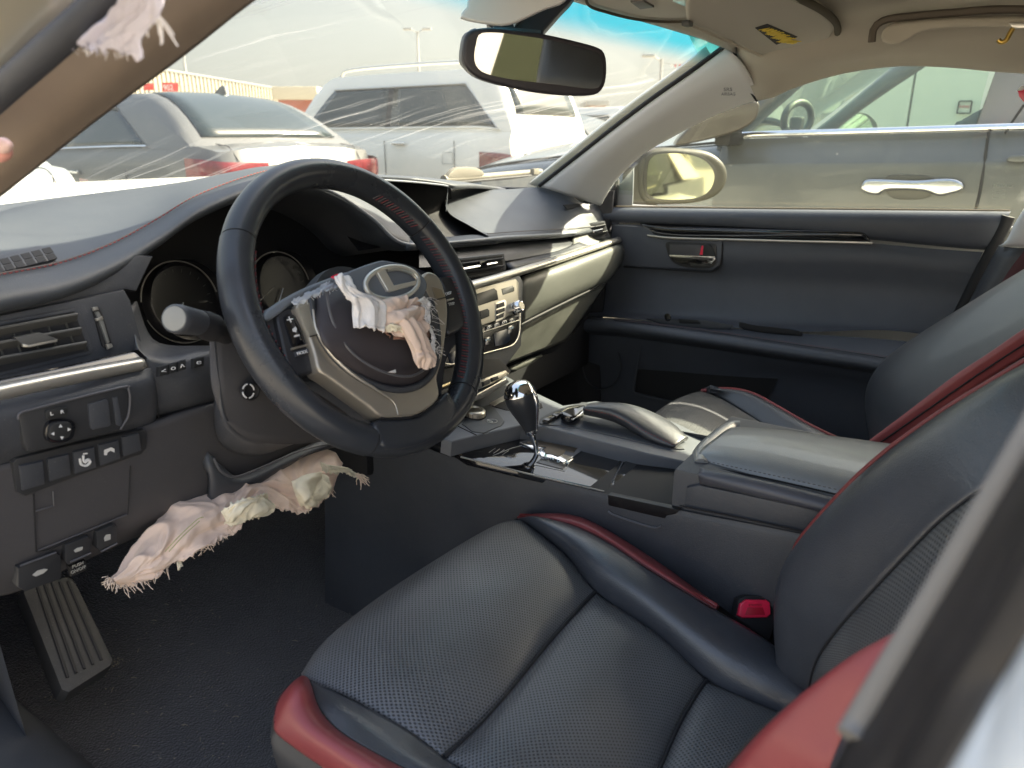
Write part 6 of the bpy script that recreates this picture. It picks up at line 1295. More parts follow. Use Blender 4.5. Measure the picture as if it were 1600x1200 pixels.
# console side towards the driver
XL = -.128
sd = [(600, 700), (680, 705), (724, 718), (840, 746), (946, 771), (1066, 798), (1180, 820), (1288, 842), (1400, 870)]
srow = [oX(x, y, XL) for x, y in sd]
srow[0] = V((XL, 1.0, .66))
patch('console_side', [srow, [V((p.x-.004, p.y, p.z-.03)) for p in srow], [V((p.x-.012, p.y, p.z-.20)) for p in srow], [V((p.x-.035, p.y, .24)) for p in srow]], M_PLAS, con, 40, 16, across='smooth')
slab('side_shoulder', [oX(x, y, XL-.002) for x, y in ((1072, 762), (1092, 758), (1290, 800), (1420, 832), (1420, 868), (1288, 842), (1068, 797))], (-1, 0, 0), .02, M_PLAS, con, bev=.004)
tube('side_seam', [oX(x, y, XL-.006) for x, y in ((1062, 790), (1180, 814), (1288, 838))], .0012, M_BLACK, con, 5, n=14)
PK = slab('coin_pocket', [oX(x, y, XL-.003) for x, y in ((950, 773), (1062, 797), (1056, 803), (1042, 806), (1034, 820), (1018, 822), (955, 802), (950, 796))], (-1, 0, 0), .01, mat('pocket_black', (.006, .006, .007), .35), con, bev=.001)
tube('pocket_lip', [oX(x, y, XL-.006) for x, y in ((950, 799), (962, 806), (1018, 824), (1034, 822))], .0016, mat('edge_sheen', (.10, .10, .11), .35), PK, 6, n=20)
# tunnel right side + front to bulkhead
patch('console_side', [[V((.125, 1.0, .62)), V((.128, .7, .64)), V((.128, .1, .66)), V((.128, -.3, .66))], [V((.15, 1.0, .24)), V((.15, .7, .24)), V((.15, .1, .24)), V((.15, -.3, .24))]], M_PLAS, con, 10, 6, toward=(1, .3, .6))
slab('console_core', [V((-.118, .86, .635)), V((.12, .86, .635)), V((.12, -.3, .62)), V((-.118, -.3, .62))], (0, 0, 1), .30, M_BLACK, con, bev=.005)
# armrest box
AP = PLN((0, .2, .712), (0, .05, 1))
ARM = patch('armrest_lid', [[oP(x, y, AP, -.014) for x, y in ((1094, 728), (1200, 752), (1330, 784), (1440, 812))],
                      [oP(x, y, AP, -.0) for x, y in ((1093, 706), (1200, 726), (1330, 756), (1440, 782))],
                      [oP(x, y, AP, .006) for x, y in ((1118, 684), (1220, 700), (1350, 728), (1460, 750))],
                      [oP(x, y, AP, .004) for x, y in ((1140, 669), (1240, 680), (1380, 700), (1500, 718))],
                      [oP(x, y, AP, -.012) for x, y in ((1156, 666), (1256, 676), (1396, 694), (1520, 712))]], M_ARM, con, 44, 24, puff=.004, solid=.01)
tube('lid_front', [oP(x, y, AP, -.012) for x, y in ((1095, 728), (1095, 708), (1120, 684), (1142, 669), (1156, 668))], .011, M_ARM, con, 12, n=30)
tube('armrest_seam', [oP(x, y, AP, o) for x, y, o in ((1094, 727, -.010), (1200, 748, -.009), (1330, 778, -.009), (1440, 804, -.009))], .0012, M_BLACK, con, 5, n=20)
stitches('stitching', [oP(x, y, AP, .004) for x, y in ((1100, 720), (1200, 741), (1330, 770), (1420, 792))], M_DKST, ARM, .006, .0006)
patch('armrest_side', [[oX(x, y, -.120) for x, y in ((1094, 730), (1200, 752), (1330, 784), (1420, 806))], [oX(x, y, -.134) for x, y in ((1091, 742), (1200, 768), (1320, 800), (1420, 826))], [oX(x, y, -.128) for x, y in ((1094, 757), (1200, 780), (1300, 804), (1420, 836))]], mat('armrest_side_plastic', (.085, .088, .105), .38, bump=('noise', 900, .2, .0005)), con, 30, 12, puff=.004, solid=.01)
slab('armrest_box', [V((-.122, .318, .70)), V((.12, .318, .70)), V((.12, -.3, .70)), V((-.122, -.3, .70))], (0, 0, 1), .30, M_PLAS, con, bev=.006)
slab('box_front_fillet', [oP(x, y, CP, .03) for x, y in ((1088, 728), (1108, 704), (1140, 676), (1160, 690), (1130, 740), (1092, 742))], (0, -.13, 1), .05, M_CONSP, con, bev=.004)

# ------------------------------------------------------------------ gear lever
gl_ = thing('gear_lever', 'chrome topped black leather gear lever standing in the console gate', 'gear lever')
gb = oP(840, 706, CP, -.001); g1 = oX(833, 682, gb.x-.004); 
gt = oX(809, 605, gb.x-.012); ga = (g1-gt)
def pcur(f): return gt+ga*f
tube('lever_shaft', [gb-V((0,0,.01)), gb.lerp(g1, .5), g1, pcur(.86)], [.0042, .0040, .0050, .0078], M_CHROME, gl_, 16, n=24)
lathe('leather_knob', gt, ga, [(0, .020), (.004, .0240), (.012, .0262), (.024, .0256), (.036, .0225), (.050, .0175), (.062, .0135), (.072, .0108), (.076, .009)], M_LEAW, gl_, 40)
lathe('chrome_cap', gt-ga.normalized()*.006, ga, [(-.004, .001), (-.0035, .008), (-.001, .0155), (.004, .0205), (.010, .0240), (.016, .0262), (.0175, .0262)], M_CHROME, gl_, 44)
side = ga.normalized().cross(V((0, 1, 0))).normalized(); side = side if side.x > 0 else -side
fx = (RT*.8-FW*.45).normalized()
tube('chrome_blade', [gt+ga.normalized()*d+fx*r for d, r in ((.006, .0225), (.016, .0248), (.030, .0238), (.044, .0195), (.058, .0145), (.072, .0105))], [.004, .0045, .0042, .0036, .003, .0025], M_CHROME, gl_, 10, n=30)
lathe('shaft_collar', pcur(.84), ga, [(0, .0105), (.006, .0108), (.009, .009)], M_CHROME, gl_, 24)

# ================================================================== SEATS
ds = thing('car_seat', 'black perforated leather driver seat with red side bolsters', 'seat')
def SZ(y): return .500+.22*(y-.1)
SPL = PLN((0, .1, .500), (0, -.22, 1))
def sp(x, y, o=0): return oP(x, y, SPL, o)
def spl(pts): return [sp(*p) if len(p) == 3 else sp(p[0], p[1]) for p in pts]
se = -.006
# insert front panel
patch('seat_insert', [spl([(470, 1052, -.03), (520, 1000, -.03), (600, 935, -.026), (700, 868, -.026), (770, 828, -.026), (806, 812, -.028)]),
                      spl([(480, 1063, -.008), (535, 1010, -.004), (622, 945, 0), (722, 880, 0), (790, 836, -.004), (822, 818, -.010)]),
                      spl([(560, 1096, 0), (625, 1050, .004), (710, 992, .006), (795, 930, .006), (860, 880, .002), (884, 866, -.004)]),
                      spl([(694, 1182, se), (745, 1136, se+.002), (800, 1074, se+.002), (860, 1000, se), (910, 944, se), (930, 924, se)])],
      M_PERF, ds, 70, 50, puff=.010, pe=8, solid=.01)
patch('seat_insert', [spl([(696, 1184, se), (747, 1138, se+.002), (802, 1076, se+.002), (862, 1002, se), (912, 947, se), (932, 927, se)]),
                      spl([(790, 1240, .004), (850, 1180, .006), (900, 1124, .006), (960, 1050, .004), (1005, 1000, .002), (1030, 992, -.002)]),
                      spl([(960, 1340, se), (1000, 1270, se), (1030, 1200, se), (1060, 1132, se), (1090, 1080, se), (1103, 1062, se)])],
      M_PERF, ds, 60, 44, puff=.011, pe=8, solid=.01)
patch('seat_insert', [spl([(962, 1342, se), (1002, 1272, se), (1032, 1202, se), (1062, 1134, se), (1092, 1082, se), (1105, 1064, se)]),
                      spl([(1080, 1360, .0), (1110, 1260, .004), (1140, 1190, .004), (1170, 1130, .002), (1200, 1106, 0)]),
                      spl([(1200, 1380, -.01), (1220, 1290, -.01), (1240, 1220, -.01), (1258, 1160, -.01), (1275, 1130, -.01)])],
      M_PERF, ds, 40, 30, puff=.010, pe=7, solid=.01)
for pts in (((694, 1183), (745, 1137), (800, 1075), (860, 1001), (910, 945), (930, 925)), ((961, 1341), (1001, 1271), (1031, 1201), (1061, 1133), (1091, 1081), (1104, 1063))):
    tube('seat_seam', spl([(x, y, se+.000) for x, y in pts]), .0030, M_BLACK, ds, 6, n=40)
# inner bolster (towards the console), black with red roll
ib0 = [(806, 812, -.028), (824, 820, -.012), (884, 868, -.004), (931, 925, se), (1010, 985, se), (1104, 1062, se), (1180, 1105, -.008), (1252, 1134, -.012), (1300, 1160, -.02)]
ib2 = [(812, 808, -.028), (850, 810, .004), (900, 822, .022), (950, 846, .034), (1015, 890, .040), (1110, 948, .036), (1180, 988, .030), (1236, 1030, .022), (1275, 1075, .012)]
ib1 = [((a[0]+b[0])/2, (a[1]+b[1])/2-2, (a[2]+b[2])/2+.016) for a, b in zip(ib0, ib2)]
ib1[0] = (809, 810, -.026)
patch('bolster', [spl(ib0), spl(ib1), spl(ib2)], M_LEA, ds, 60, 20, puff=.004, solid=.01)
tube('bolster_seam', spl([(a, b, c-.001) for a, b, c in ib0[:8]]), .0018, M_BLACK, ds, 6, n=50)
rt1 = [(808, 807, -.028), (842, 803, .002), (889, 805, .018), (934, 822, .028), (1018, 874, .032), (1080, 918, .028), (1122, 948, .024)]
rt0 = [(812, 809, -.028), (846, 811, .005), (893, 820, .022), (944, 843, .034), (1010, 886, .040), (1078, 928, .037), (1118, 951, .034)]
rth = [(a[0]*.5+b[0]*.5, a[1]*.5+b[1]*.5, max(a[2], b[2])+.003) for a, b in zip(rt0, rt1)]
patch('red_bolster_trim', [spl(rt0), spl(rth), spl(rt1), spl([(a+3, b-1, c-.014) for a, b, c in rt1])], M_RED, ds, 60, 14, solid=.006)
tube('piping', spl([(a, b, c+.001) for a, b, c in rt0]), .0012, mat('dark_red_seam', (.08, .012, .014), .6), ds, 6, n=50)
# bolster wall towards the console and seat base
bw = spl([(812, 807, -.030)]+[(a+3, b-1, c-.014) for a, b, c in rt1[1:]]+[(1180, 985, .018), (1236, 1025, .010), (1280, 1070, .0)])
patch('seat_side', [bw, [V((min(p.x+.012, -.145), p.y, p.z-.06)) for p in bw], [V((-.15, p.y, .34)) for p in bw]], M_BLACK, ds, 30, 8, toward=(1, 0, 0.5))
# outer bolster (door side), red
ob0 = [(472, 1054, -.03), (484, 1064, -.010), (500, 1110, -.004), (540, 1150, 0), (625, 1198, 0), (700, 1236, .0), (820, 1290, 0)]
obk = [(470, 1054, -.03), (484, 1062, -.008), (560, 1098, .0), (640, 1142, .0), (694, 1183, se), (760, 1225, se), (860, 1300, se)]
patch('bolster', [spl(obk[1:]), spl([((a[0]+b[0])/2, (a[1]+b[1])/2, max(a[2], b[2])+(.010 if k > 1 else (.001 if k else -.02))) for k, (a, b) in enumerate(zip(obk, ob0)) if k]), spl([(a, b, c+(.010 if k > 1 else (.002 if k else -.02))) for k, (a, b, c) in enumerate(ob0) if k])], M_LEA, ds, 50, 12, solid=.01)
ob1 = [(462, 1066, -.03), (444, 1084, -.020), (431, 1106, -.008), (428, 1130, -.004), (436, 1150, -.004), (505, 1200, -.004), (640, 1290, -.004)]
patch('red_bolster', [spl([(a, b, c+(.010 if k > 1 else (.002 if k else -.02))) for k, (a, b, c) in enumerate(ob0)]), spl([((a[0]*.55+b[0]*.45), (a[1]*.55+b[1]*.45), .030) if k else (466, 1060, -.03) for k, (a, b) in enumerate(zip(ob0, ob1))]), spl([(a, b, c) for a, b, c in ob1])], M_RED, ds, 50, 20, puff=.004, solid=.01)
tube('bolster_seam', spl([(a, b, c+.011) for a, b, c in ob0[1:]]), .0013, M_BLACK, ds, 6, n=50)
o1 = spl(ob1)
stitches('stitching', [p+V((.002, 0, .0045)) for p in o1[1:]], mat('maroon_thread', (.12, .015, .02), .7), ds, .005, .0007)
patch('seat_side', [o1, [V((p.x-.004, p.y-.0, p.z-.03)) for p in o1], [V((p.x+.02, p.y-.01, p.z-.16)) for p in o1]], mat('seat_side_black', (.022, .023, .026), .5), ds, 40, 10, toward=(-2, 1, .3))
# front skirt
fs = spl([(472, 1053, -.03), (520, 1001, -.03), (600, 936, -.028), (700, 869, -.028), (770, 829, -.028), (810, 810, -.03)])
patch('seat_front', [fs, [p+V((0, .004, -.05)) for p in fs], [p+V((0, -.04, -.14)) for p in fs]], M_LEA, ds, 30, 8, toward=(0, 3, .3))
slab('seat_base', [V((-.60, .48, .44)), V((-.17, .48, .44)), V((-.17, -.1, .40)), V((-.60, -.1, .40))], (0, 0, 1), .16, M_BLACK, ds, bev=.02)
for x in (-.56, -.2): box('seat_rail', (x, .2, .275), .04, .62, .03, M_BLACK, ds, .005)
# backrest
e_out = [oX(1255, 1088, -.19), oX(1243, 1000, -.172), oX(1236, 930, -.165), oX(1238, 878, -.165), oX(1252, 843, -.165), oX(1320, 766, -.165), oX(1386, 706, -.165), oX(1470, 646, -.168), oX(1548, 598, -.172), oX(1620, 556, -.178), oX(1700, 515, -.19)]
e_in = [oX(1264, 1088, -.235), oX(1272, 1050, -.27), oX(1284, 1022, -.285), oX(1310, 985, -.30), oX(1350, 940, -.31), oX(1425, 860, -.32), oX(1470, 815, -.325), oX(1520, 776, -.33), oX(1570, 745, -.33), oX(1630, 715, -.33), oX(1720, 690, -.33)]
e_m = [a.lerp(b, .45)+V((-.02, .028, .012)) for a, b in zip(curve(e_out, 11), curve(e_in, 11))]
patch('backrest_bolster', [e_out, e_m, e_in], M_LEA, ds, 70, 24, puff=.0, solid=.012)
tube('red_piping', [p+V((0, .001, .001)) for p in e_out[3:]], .0028, M_RED, ds, 8, n=60)
patch('backrest_side', [e_out, [p+V((.012, -.05, -.01)) for p in e_out], [p+V((.0, -.12, -.03)) for p in e_out]], M_LEA, ds, 50, 10, toward=(2, .5, .5))
e_low = [oX(1268, 1086, -.25), oX(1300, 1066, -.30), oX(1372, 1034, -.36), oX(1440, 1000, -.40), oX(1560, 940, -.44), oX(1720, 860, -.46)]
patch('backrest_insert', [e_in, [a.lerp(b, .5)+V((0, .0, 0)) for a, b in zip(curve(e_in, 6), curve(e_low, 6))], e_low], M_PERF, ds, 60, 26, puff=.006, solid=.01)
tube('insert_seam', [oX(1327, 965, -.298), oX(1322, 1000, -.30), oX(1318, 1050, -.315)], .0014, M_BLACK, ds, 6, n=12)
tube('insert_seam', [p+V((0, .001, 0)) for p in e_in], .0016, M_BLACK, ds, 6, n=60)
tube('backrest_crease', [oX(1569, 590, -.21), oX(1570, 640, -.22), oX(1576, 690, -.235)], .003, M_BLACK, ds, 8, n=14)
patch('headrest_wing', [[oX(x, y, -.24) for x, y in ((1578, 596), (1620, 570), (1680, 540))], [oX(x, y, -.24) for x, y in ((1578, 690), (1620, 680), (1680, 660))]], M_LEA, ds, 14, 10, puff=.02, solid=.02)
# near red bolster
nr0 = [oX(1110, 1230, -.60), oX(1180, 1150, -.595), oX(1240, 1100, -.59), oX(1300, 1064, -.585), oX(1372, 1031, -.58), oX(1460, 990, -.58)]
nr1 = [oX(1280, 1260, -.625), oX(1296, 1200, -.625), oX(1312, 1160, -.62), oX(1334, 1116, -.615), oX(1375, 1060, -.61), oX(1460, 1010, -.60)]
nrm_ = [a.lerp(b, .5)+V((-.004, .014, .006)) for a, b in zip(nr0, nr1)]
patch('red_bolster', [nr0, nrm_, nr1], M_RED, ds, 40, 16, solid=.01)
tube('bolster_seam', nr0, .0016, M_BLACK, ds, 6, n=30)
nr2 = [oX(1330, 1290, -.635), oX(1400, 1220, -.64), oX(1440, 1160, -.64), oX(1480, 1080, -.64)]
patch('backrest_side', [nr1, [a.lerp(b, .5) for a, b in zip(curve(nr1, 4), nr2)], nr2], M_LEA, ds, 20, 8, solid=.01)
slab('backrest_shell', [V((-.60, -.02, .50)), V((-.20, -.02, .50)), V((-.22, -.24, 1.02)), V((-.58, -.24, 1.02))], (0, 1, .35), .05, M_BLACK, ds, bev=.02)
box('headrest', (-.37, -.27, 1.19), .27, .12, .20, M_LEA, ds, .05, (V((1,0,0)), V((0,.95,.3)), V((0,-.3,.95))), 4)
# buckle
bk = thing('seat_belt_buckle', 'bright red seat belt buckle beside the driver seat', 'buckle')
bkp = PLN(oX(1180, 950, -.150), (-.75, -.5, .55))
slab('buckle_body', [oP(x, y, bkp, -.003) for x, y in ((1148, 966), (1154, 936), (1166, 930), (1204, 931), (1212, 940), (1214, 970), (1200, 1010), (1170, 1005))], bkp[1], .02, M_BLACK, bk, bev=.004)
slab('release_button', [oP(x, y, bkp, .003) for x, y in ((1153, 962), (1157, 944), (1166, 937), (1198, 937), (1204, 942), (1205, 960), (1199, 965), (1160, 966))], bkp[1], .010, M_REDP, bk, bev=.003, seg=3)
slab('button_recess', [oP(x, y, bkp, .0036) for x, y in ((1164, 961), (1168, 949), (1192, 949), (1196, 961))], bkp[1], .003, mat('red_plastic_deep', (.45, .01, .03), .4), bk, bev=.001)
texton('PRESS', (1170, 947), (1190, 947), bkp, mat('press_print', (.5, .02, .05), .5), bk, off=.0034, hpx=3.5)

# passenger seat
ps = thing('car_seat', 'black perforated leather passenger seat with red piping', 'seat')
PP1 = PLN((.4, .3, .555), (0, -.18, 1))
def pp(x, y, o=0): return oP(x, y, PP1, o)
def ppl(pts): return [pp(*p) for p in pts]
patch('seat_insert', [ppl([(1012, 655, -.02), (1030, 640, -.01), (1056, 624, -.004), (1080, 615, -.004), (1096, 611, -.01)]), ppl([(1060, 690, 0), (1080, 672, 0), (1100, 655, .004), (1120, 640, .002), (1125, 622, -.004)]), ppl([(1130, 760, -.004), (1140, 730, -.004), (1170, 700, -.002), (1210, 680, -.004), (1180, 655, -.006)])], M_PERF, ps, 40, 30, puff=.008, solid=.01)
patch('bolster', [ppl([(1097, 611, -.01), (1126, 622, -.005), (1180, 656, -.007), (1230, 690, -.006), (1300, 730, -.006)]), ppl([(1110, 607, .01), (1160, 616, .018), (1215, 645, .02), (1262, 672, .02), (1330, 704, .018)]), ppl([(1100, 609, -.006), (1155, 609, .018), (1210, 632, .022), (1262, 662, .022), (1320, 690, .020)])], M_LEA, ps, 40, 16, puff=.003, solid=.01)
tube('red_piping', ppl([(1096, 611, -.008), (1122, 608, .008), (1155, 610, .019), (1182, 618, .022), (1210, 633, .024), (1262, 663, .024), (1320, 691, .022)]), .0045, M_RED, ps, 10, n=50)
bwp = ppl([(1100, 608, -.008), (1155, 609, .016), (1210, 632, .020), (1262, 662, .020), (1330, 694, .018)])
patch('seat_side', [bwp, [V((p.x+.02, p.y, p.z-.06)) for p in bwp], [V((p.x+.0, p.y, .3)) for p in bwp]], M_BLACK, ps, 20, 6, toward=(3, 0, .3))
fp = ppl([(1010, 657, -.02), (1030, 641, -.012), (1056, 624, -.006), (1080, 614, -.006), (1100, 609, -.012)])
patch('seat_front', [fp, [p+V((0, .01, -.06)) for p in fp], [p+V((0, -.03, -.2)) for p in fp]], M_LEA, ps, 20, 6, toward=(0, 3, 0))
slab('seat_base', [V((.16, .44, .50)), V((.60, .44, .50)), V((.60, -.1, .46)), V((.16, -.1, .46))], (0, 0, 1), .2, M_BLACK, ps, bev=.02)
# backrest of passenger
pb_o = [oX(1404, 700, .58), oX(1392, 650, .60), oX(1392, 610, .61), oX(1408, 578, .61), (oX(1440, 548, .61)), oX(1500, 510, .61), oX(1560, 476, .61), oX(1620, 442, .61), oX(1720, 388, .61)]
pb_i = [oX(1400, 730, .20), oX(1400, 690, .22), oX(1410, 668, .22), oX(1430, 644, .22), oX(1460, 622, .22), oX(1510, 590, .22), oX(1560, 556, .22), oX(1620, 516, .22), oX(1720, 450, .22)]
pb_m = [a.lerp(b, .35)+V((0, .05, .02)) for a, b in zip(pb_o, pb_i)]
pb_m2 = [a.lerp(b, .75)+V((0, .02, .0)) for a, b in zip(pb_o, pb_i)]
patch('backrest', [pb_o, pb_m, pb_m2, pb_i], M_LEA, ps, 50, 24, solid=.02)
patch('backrest_side', [pb_o, [p+V((.03, -.10, 0)) for p in pb_o]], M_LEA, ps, 30, 5, toward=(3, 1, 1), solid=.01)
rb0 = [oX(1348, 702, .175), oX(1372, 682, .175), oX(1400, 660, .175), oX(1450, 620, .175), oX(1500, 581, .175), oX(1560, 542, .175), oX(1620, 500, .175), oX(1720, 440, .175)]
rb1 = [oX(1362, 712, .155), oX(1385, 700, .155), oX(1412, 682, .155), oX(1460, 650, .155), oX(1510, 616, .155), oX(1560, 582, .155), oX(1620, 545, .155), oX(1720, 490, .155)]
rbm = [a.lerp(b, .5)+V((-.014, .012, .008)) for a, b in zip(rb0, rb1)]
patch('red_bolster', [rb0, rbm, rb1], mat('brightened_red_leather', (.36, .085, .085), .4, bump=('grain', 520, .3, .0005), var=(8, .2)), ps, 50, 12, solid=.01)  # red lightened in the colour because this face is turned and shades darker
tube('bolster_seam', [a.lerp(b, .86)+V((-.008, .008, .006)) for a, b in zip(rb0, rb1)], .0012, M_BLACK, ps, 6, n=50)
patch('backrest_side', [rb1, [p+V((-.01, -.05, -.02)) for p in rb1], [p+V((-.0, -.14, -.06)) for p in rb1]], M_LEA, ps, 40, 8, toward=(-2, 0, .8), solid=.01)

box('headrest', (.38, -.27, 1.17), .27, .12, .20, M_LEA, ps, .05, (V((1,0,0)), V((0,.95,.3)), V((0,-.3,.95))), 4)
# ================================================================== PASSENGER DOOR
dr = thing('car_door', 'dark grey front passenger door trim with piano black inlay and chrome handle', 'car door')
def DX(rows): return [[oX(x, y, X) for x, y, X in r] for r in rows]
patch('door_panel_top', DX([[(905, 322, .765), (940, 323, .765), (1100, 325, .765), (1300, 327, .765), (1500, 329, .765), (1580, 330, .765)],
      [(905, 325, .742), (940, 326, .742), (1100, 328, .742), (1300, 330, .742), (1500, 332, .742), (1578, 333, .742)],
      [(905, 334, .728), (938, 335, .728), (1100, 338, .728), (1300, 342, .728), (1500, 347, .728), (1570, 350, .728)],
      [(905, 343, .732), (944, 344, .732), (1100, 350, .732), (1300, 362, .732), (1480, 378, .732), (1552, 384, .732)],
      [(905, 346, .748), (946, 347, .748), (1100, 354, .748), (1300, 369, .748), (1480, 386, .748), (1546, 391, .748)]]), M_DOORP, dr, 60, 24)
mid0 = [(880, 344, .752), (946, 349, .752), (1100, 357, .752), (1300, 374, .752), (1440, 387, .752), (1536, 394, .752)]
patch('door_panel', DX([mid0,
      [(880, 380, .742), (940, 390, .742), (1100, 398, .742), (1300, 404, .745), (1430, 412, .745), (1524, 420, .745)],
      [(880, 440, .752), (940, 440, .754), (1100, 440, .756), (1300, 450, .758), (1420, 458, .755), (1504, 468, .752)],
      [(880, 478, .745), (945, 480, .742), (1100, 490, .740), (1250, 500, .738), (1400, 508, .735), (1482, 516, .735)],
      [(880, 494, .715), (955, 496, .712), (1100, 508, .710), (1250, 518, .708), (1380, 516, .715), (1474, 527, .715)]]), M_DOORP, dr, 60, 40)
# handle pod outline
PX_ = PLN((.742, 0, 0), (-1, 0, 0))
tube('pod_gap', [oX(x, y, .741) for x, y in ((975, 417), (1040, 421), (1100, 425), (1116, 423), (1126, 414), (1128, 396), (1128, 381))], .0022, M_BLACK, dr, 6, n=50)
slab('handle_pod', [oX(x, y, .738) for x, y in ((960, 352), (1100, 360), (1128, 378), (1127, 400), (1124, 415), (1113, 422), (1040, 419), (975, 415), (940, 408))], (-1, 0, 0), .006, M_DOORP, dr, bev=.003, smooth_n=0)
HB = slab('handle_bezel', [oX(x, y, .7355) for x, y in ((1041, 379), (1060, 378), (1112, 381), (1119, 386), (1119, 404), (1116, 414), (1108, 419), (1085, 419), (1062, 415), (1048, 406), (1042, 392))], (-1, 0, 0), .006, mat('bezel_black', (.02, .02, .022), .35), dr, bev=.0015, smooth_n=60)
slab('handle_bowl', [oX(x, y, .7345) for x, y in ((1046, 382), (1095, 383), (1094, 400), (1046, 400))], (-1, 0, 0), .004, mat('bowl_grey', (.07, .07, .078), .3), HB, bev=.001)
slab('handle_bowl', [oX(x, y, .7345) for x, y in ((1050, 404), (1112, 406), (1108, 415), (1085, 416), (1064, 412))], (-1, 0, 0), .004, M_PIANO, HB, bev=.001)
slab('lock_slider', [oX(x, y, .732) for x, y in ((1094, 399), (1096, 386), (1102, 382), (1110, 384), (1115, 392), (1116, 402), (1096, 401))], (-1, 0, 0), .006, mat('dark_button', (.035, .036, .034), .35), HB, bev=.002, smooth_n=24)
slab('lock_mark', [oX(x, y, .7315) for x, y in ((1093, 398), (1096, 384), (1099, 384), (1098, 398))], (-1, 0, 0), .002, M_REDP, HB, bev=.0005)
slab('door_lever', [oX(x, y, .726) for x, y in ((1045, 398), (1070, 399), (1117, 401), (1118, 405), (1112, 412), (1106, 411), (1104, 406), (1080, 404), (1046, 402))], (-1, 0, 0), .008, M_CHROME, dr, bev=.0022, seg=3)
# wing shaped piano inlay and satin line
patch('door_inlay', DX([[(999, 349, .744), (1040, 350, .738), (1140, 353, .736), (1240, 355, .736), (1330, 357, .736), (1350, 360, .736), (1358, 372, .738)],
      [(1003, 354, .742), (1050, 358, .727), (1140, 361, .726), (1240, 364, .726), (1330, 366, .727), (1352, 368, .729), (1360, 377, .738)],
      [(1009, 364, .742), (1050, 369, .732), (1140, 372, .732), (1240, 375, .732), (1330, 377, .732), (1355, 379, .734), (1363, 381, .738)]]), M_PIANO, dr, 60, 16, solid=.006)
tube('inlay_crest', [oX(x, y, X) for x, y, X in ((1003, 352, .733), (1022, 362, .727), (1060, 367, .724), (1140, 368, .723), (1240, 367, .723), (1310, 366, .724))], .0012, mat('piano_crest', (.15, .15, .15), .2), dr, 6, n=50)
tube('inlay_satin_line', [oX(x, y, X) for x, y, X in ((1012, 368, .734), (1050, 372, .729), (1140, 374.5, .728), (1240, 377, .728), (1330, 379, .729), (1363, 380, .733))], .0034, M_SATIN, dr, 8, n=60, flat=.8)
# armrest : top shelf, stitched edge, rounded side, underside
A0 = [(880, 494, .716), (955, 497, .713), (1100, 510, .711), (1250, 521, .709), (1380, 530, .712), (1474, 540, .712)]
A1 = [(880, 498, .672), (960, 501, .668), (1100, 518, .665), (1250, 540, .662), (1340, 553, .66), (1432, 568, .66), (1520, 580, .66)]
A2 = [(880, 506, .655), (962, 508, .650), (1100, 527, .648), (1250, 549, .645), (1340, 563, .643), (1425, 577, .642), (1520, 592, .64)]
A3 = [(880, 516, .660), (968, 519, .656), (1100, 537, .653), (1250, 560, .650), (1330, 572, .65), (1418, 588, .648), (1520, 602, .648)]
A4 = [(880, 522, .705), (975, 527, .705), (1100, 544, .705), (1250, 566, .705), (1330, 578, .705), (1410, 592, .705), (1520, 608, .705)]
patch('armrest', DX([A0, A1, A2, A3, A4]), M_DOORP, dr, 70, 36)
a1 = DX([A1])[0]
stitches('stitching', [p+V((-.002, 0, .0045)) for p in a1[1:6]], mat('dim_red_thread', (.22, .07, .06), .8), dr, .006, .0006)
tube('armrest_seam', [p+V((-.0045, 0, .002)) for p in a1[1:]], .0009, M_BLACK, dr, 5, n=60)
PLc = slab('pull_cup', [oX(x, y, .695) for x, y in ((1155, 503), (1180, 508), (1240, 515), (1255, 522), (1250, 523), (1200, 519), (1160, 512))], (-.6, 0, 1), .004, M_BLACK, dr, bev=.001, smooth_n=30)
slab('window_switch_plate', [oX(x, y, .690) for x, y in ((1010, 497), (1100, 500), (1145, 508), (1140, 513), (1100, 512), (1040, 507))], (-.5, 0, 1), .004, M_PLAS, dr, bev=.001)
slab('window_switch', [oX(x, y, .688) for x, y in ((1038, 491), (1044, 489), (1048, 493), (1046, 500), (1039, 499))], (-.6, 0, .8), .008, M_PIANO, dr, bev=.003, smooth_n=20)
slab('window_switch', [oX(x, y, .688) for x, y in ((1060, 498), (1090, 500), (1094, 504), (1062, 503))], (-.5, 0, 1), .006, mat('dark_button', (.035, .036, .034), .35), dr, bev=.001)
# lower door with pocket
patch('door_lower', DX([A4, [(880, 600, .74), (1000, 600, .74), (1150, 610, .74), (1300, 620, .74), (1400, 640, .735), (1520, 660, .735)]])+[[V((.74, p.y, .30)) for p in DX([A4])[0]]], M_DOORP, dr, 40, 20)
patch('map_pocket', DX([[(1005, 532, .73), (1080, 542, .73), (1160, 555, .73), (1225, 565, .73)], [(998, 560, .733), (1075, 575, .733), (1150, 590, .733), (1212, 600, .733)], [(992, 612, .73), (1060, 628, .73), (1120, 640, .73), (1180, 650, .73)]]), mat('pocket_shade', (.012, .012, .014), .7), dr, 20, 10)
tube('pocket_rim', [oX(x, y, .712) for x, y in ((1003, 534, ), (997, 565), (990, 606), (996, 616), (1030, 624), (1080, 632))], .0022, M_DOORP, dr, 6, n=40)
tube('speaker_ring', [oX(940+30*cos(a), 570+38*sin(a), .72) for a in [2*pi*k/40 for k in range(40)]], .0022, M_PLAS, dr, 6, closed=True)
tube('rear_seal', [oX(x, y, .735) for x, y in ((1576, 338), (1556, 380), (1530, 430), (1500, 490), (1478, 530), (1440, 600))], .012, mat('seal_black', (.008, .008, .01), .7), dr, 8, n=30)
slab('latch', [oX(x, y, .69) for x, y in ((1517, 488), (1521, 478), (1530, 475), (1540, 480), (1536, 494), (1519, 498))], (-1, .2, 0), .01, M_CHROME, dr, bev=.003, smooth_n=24)
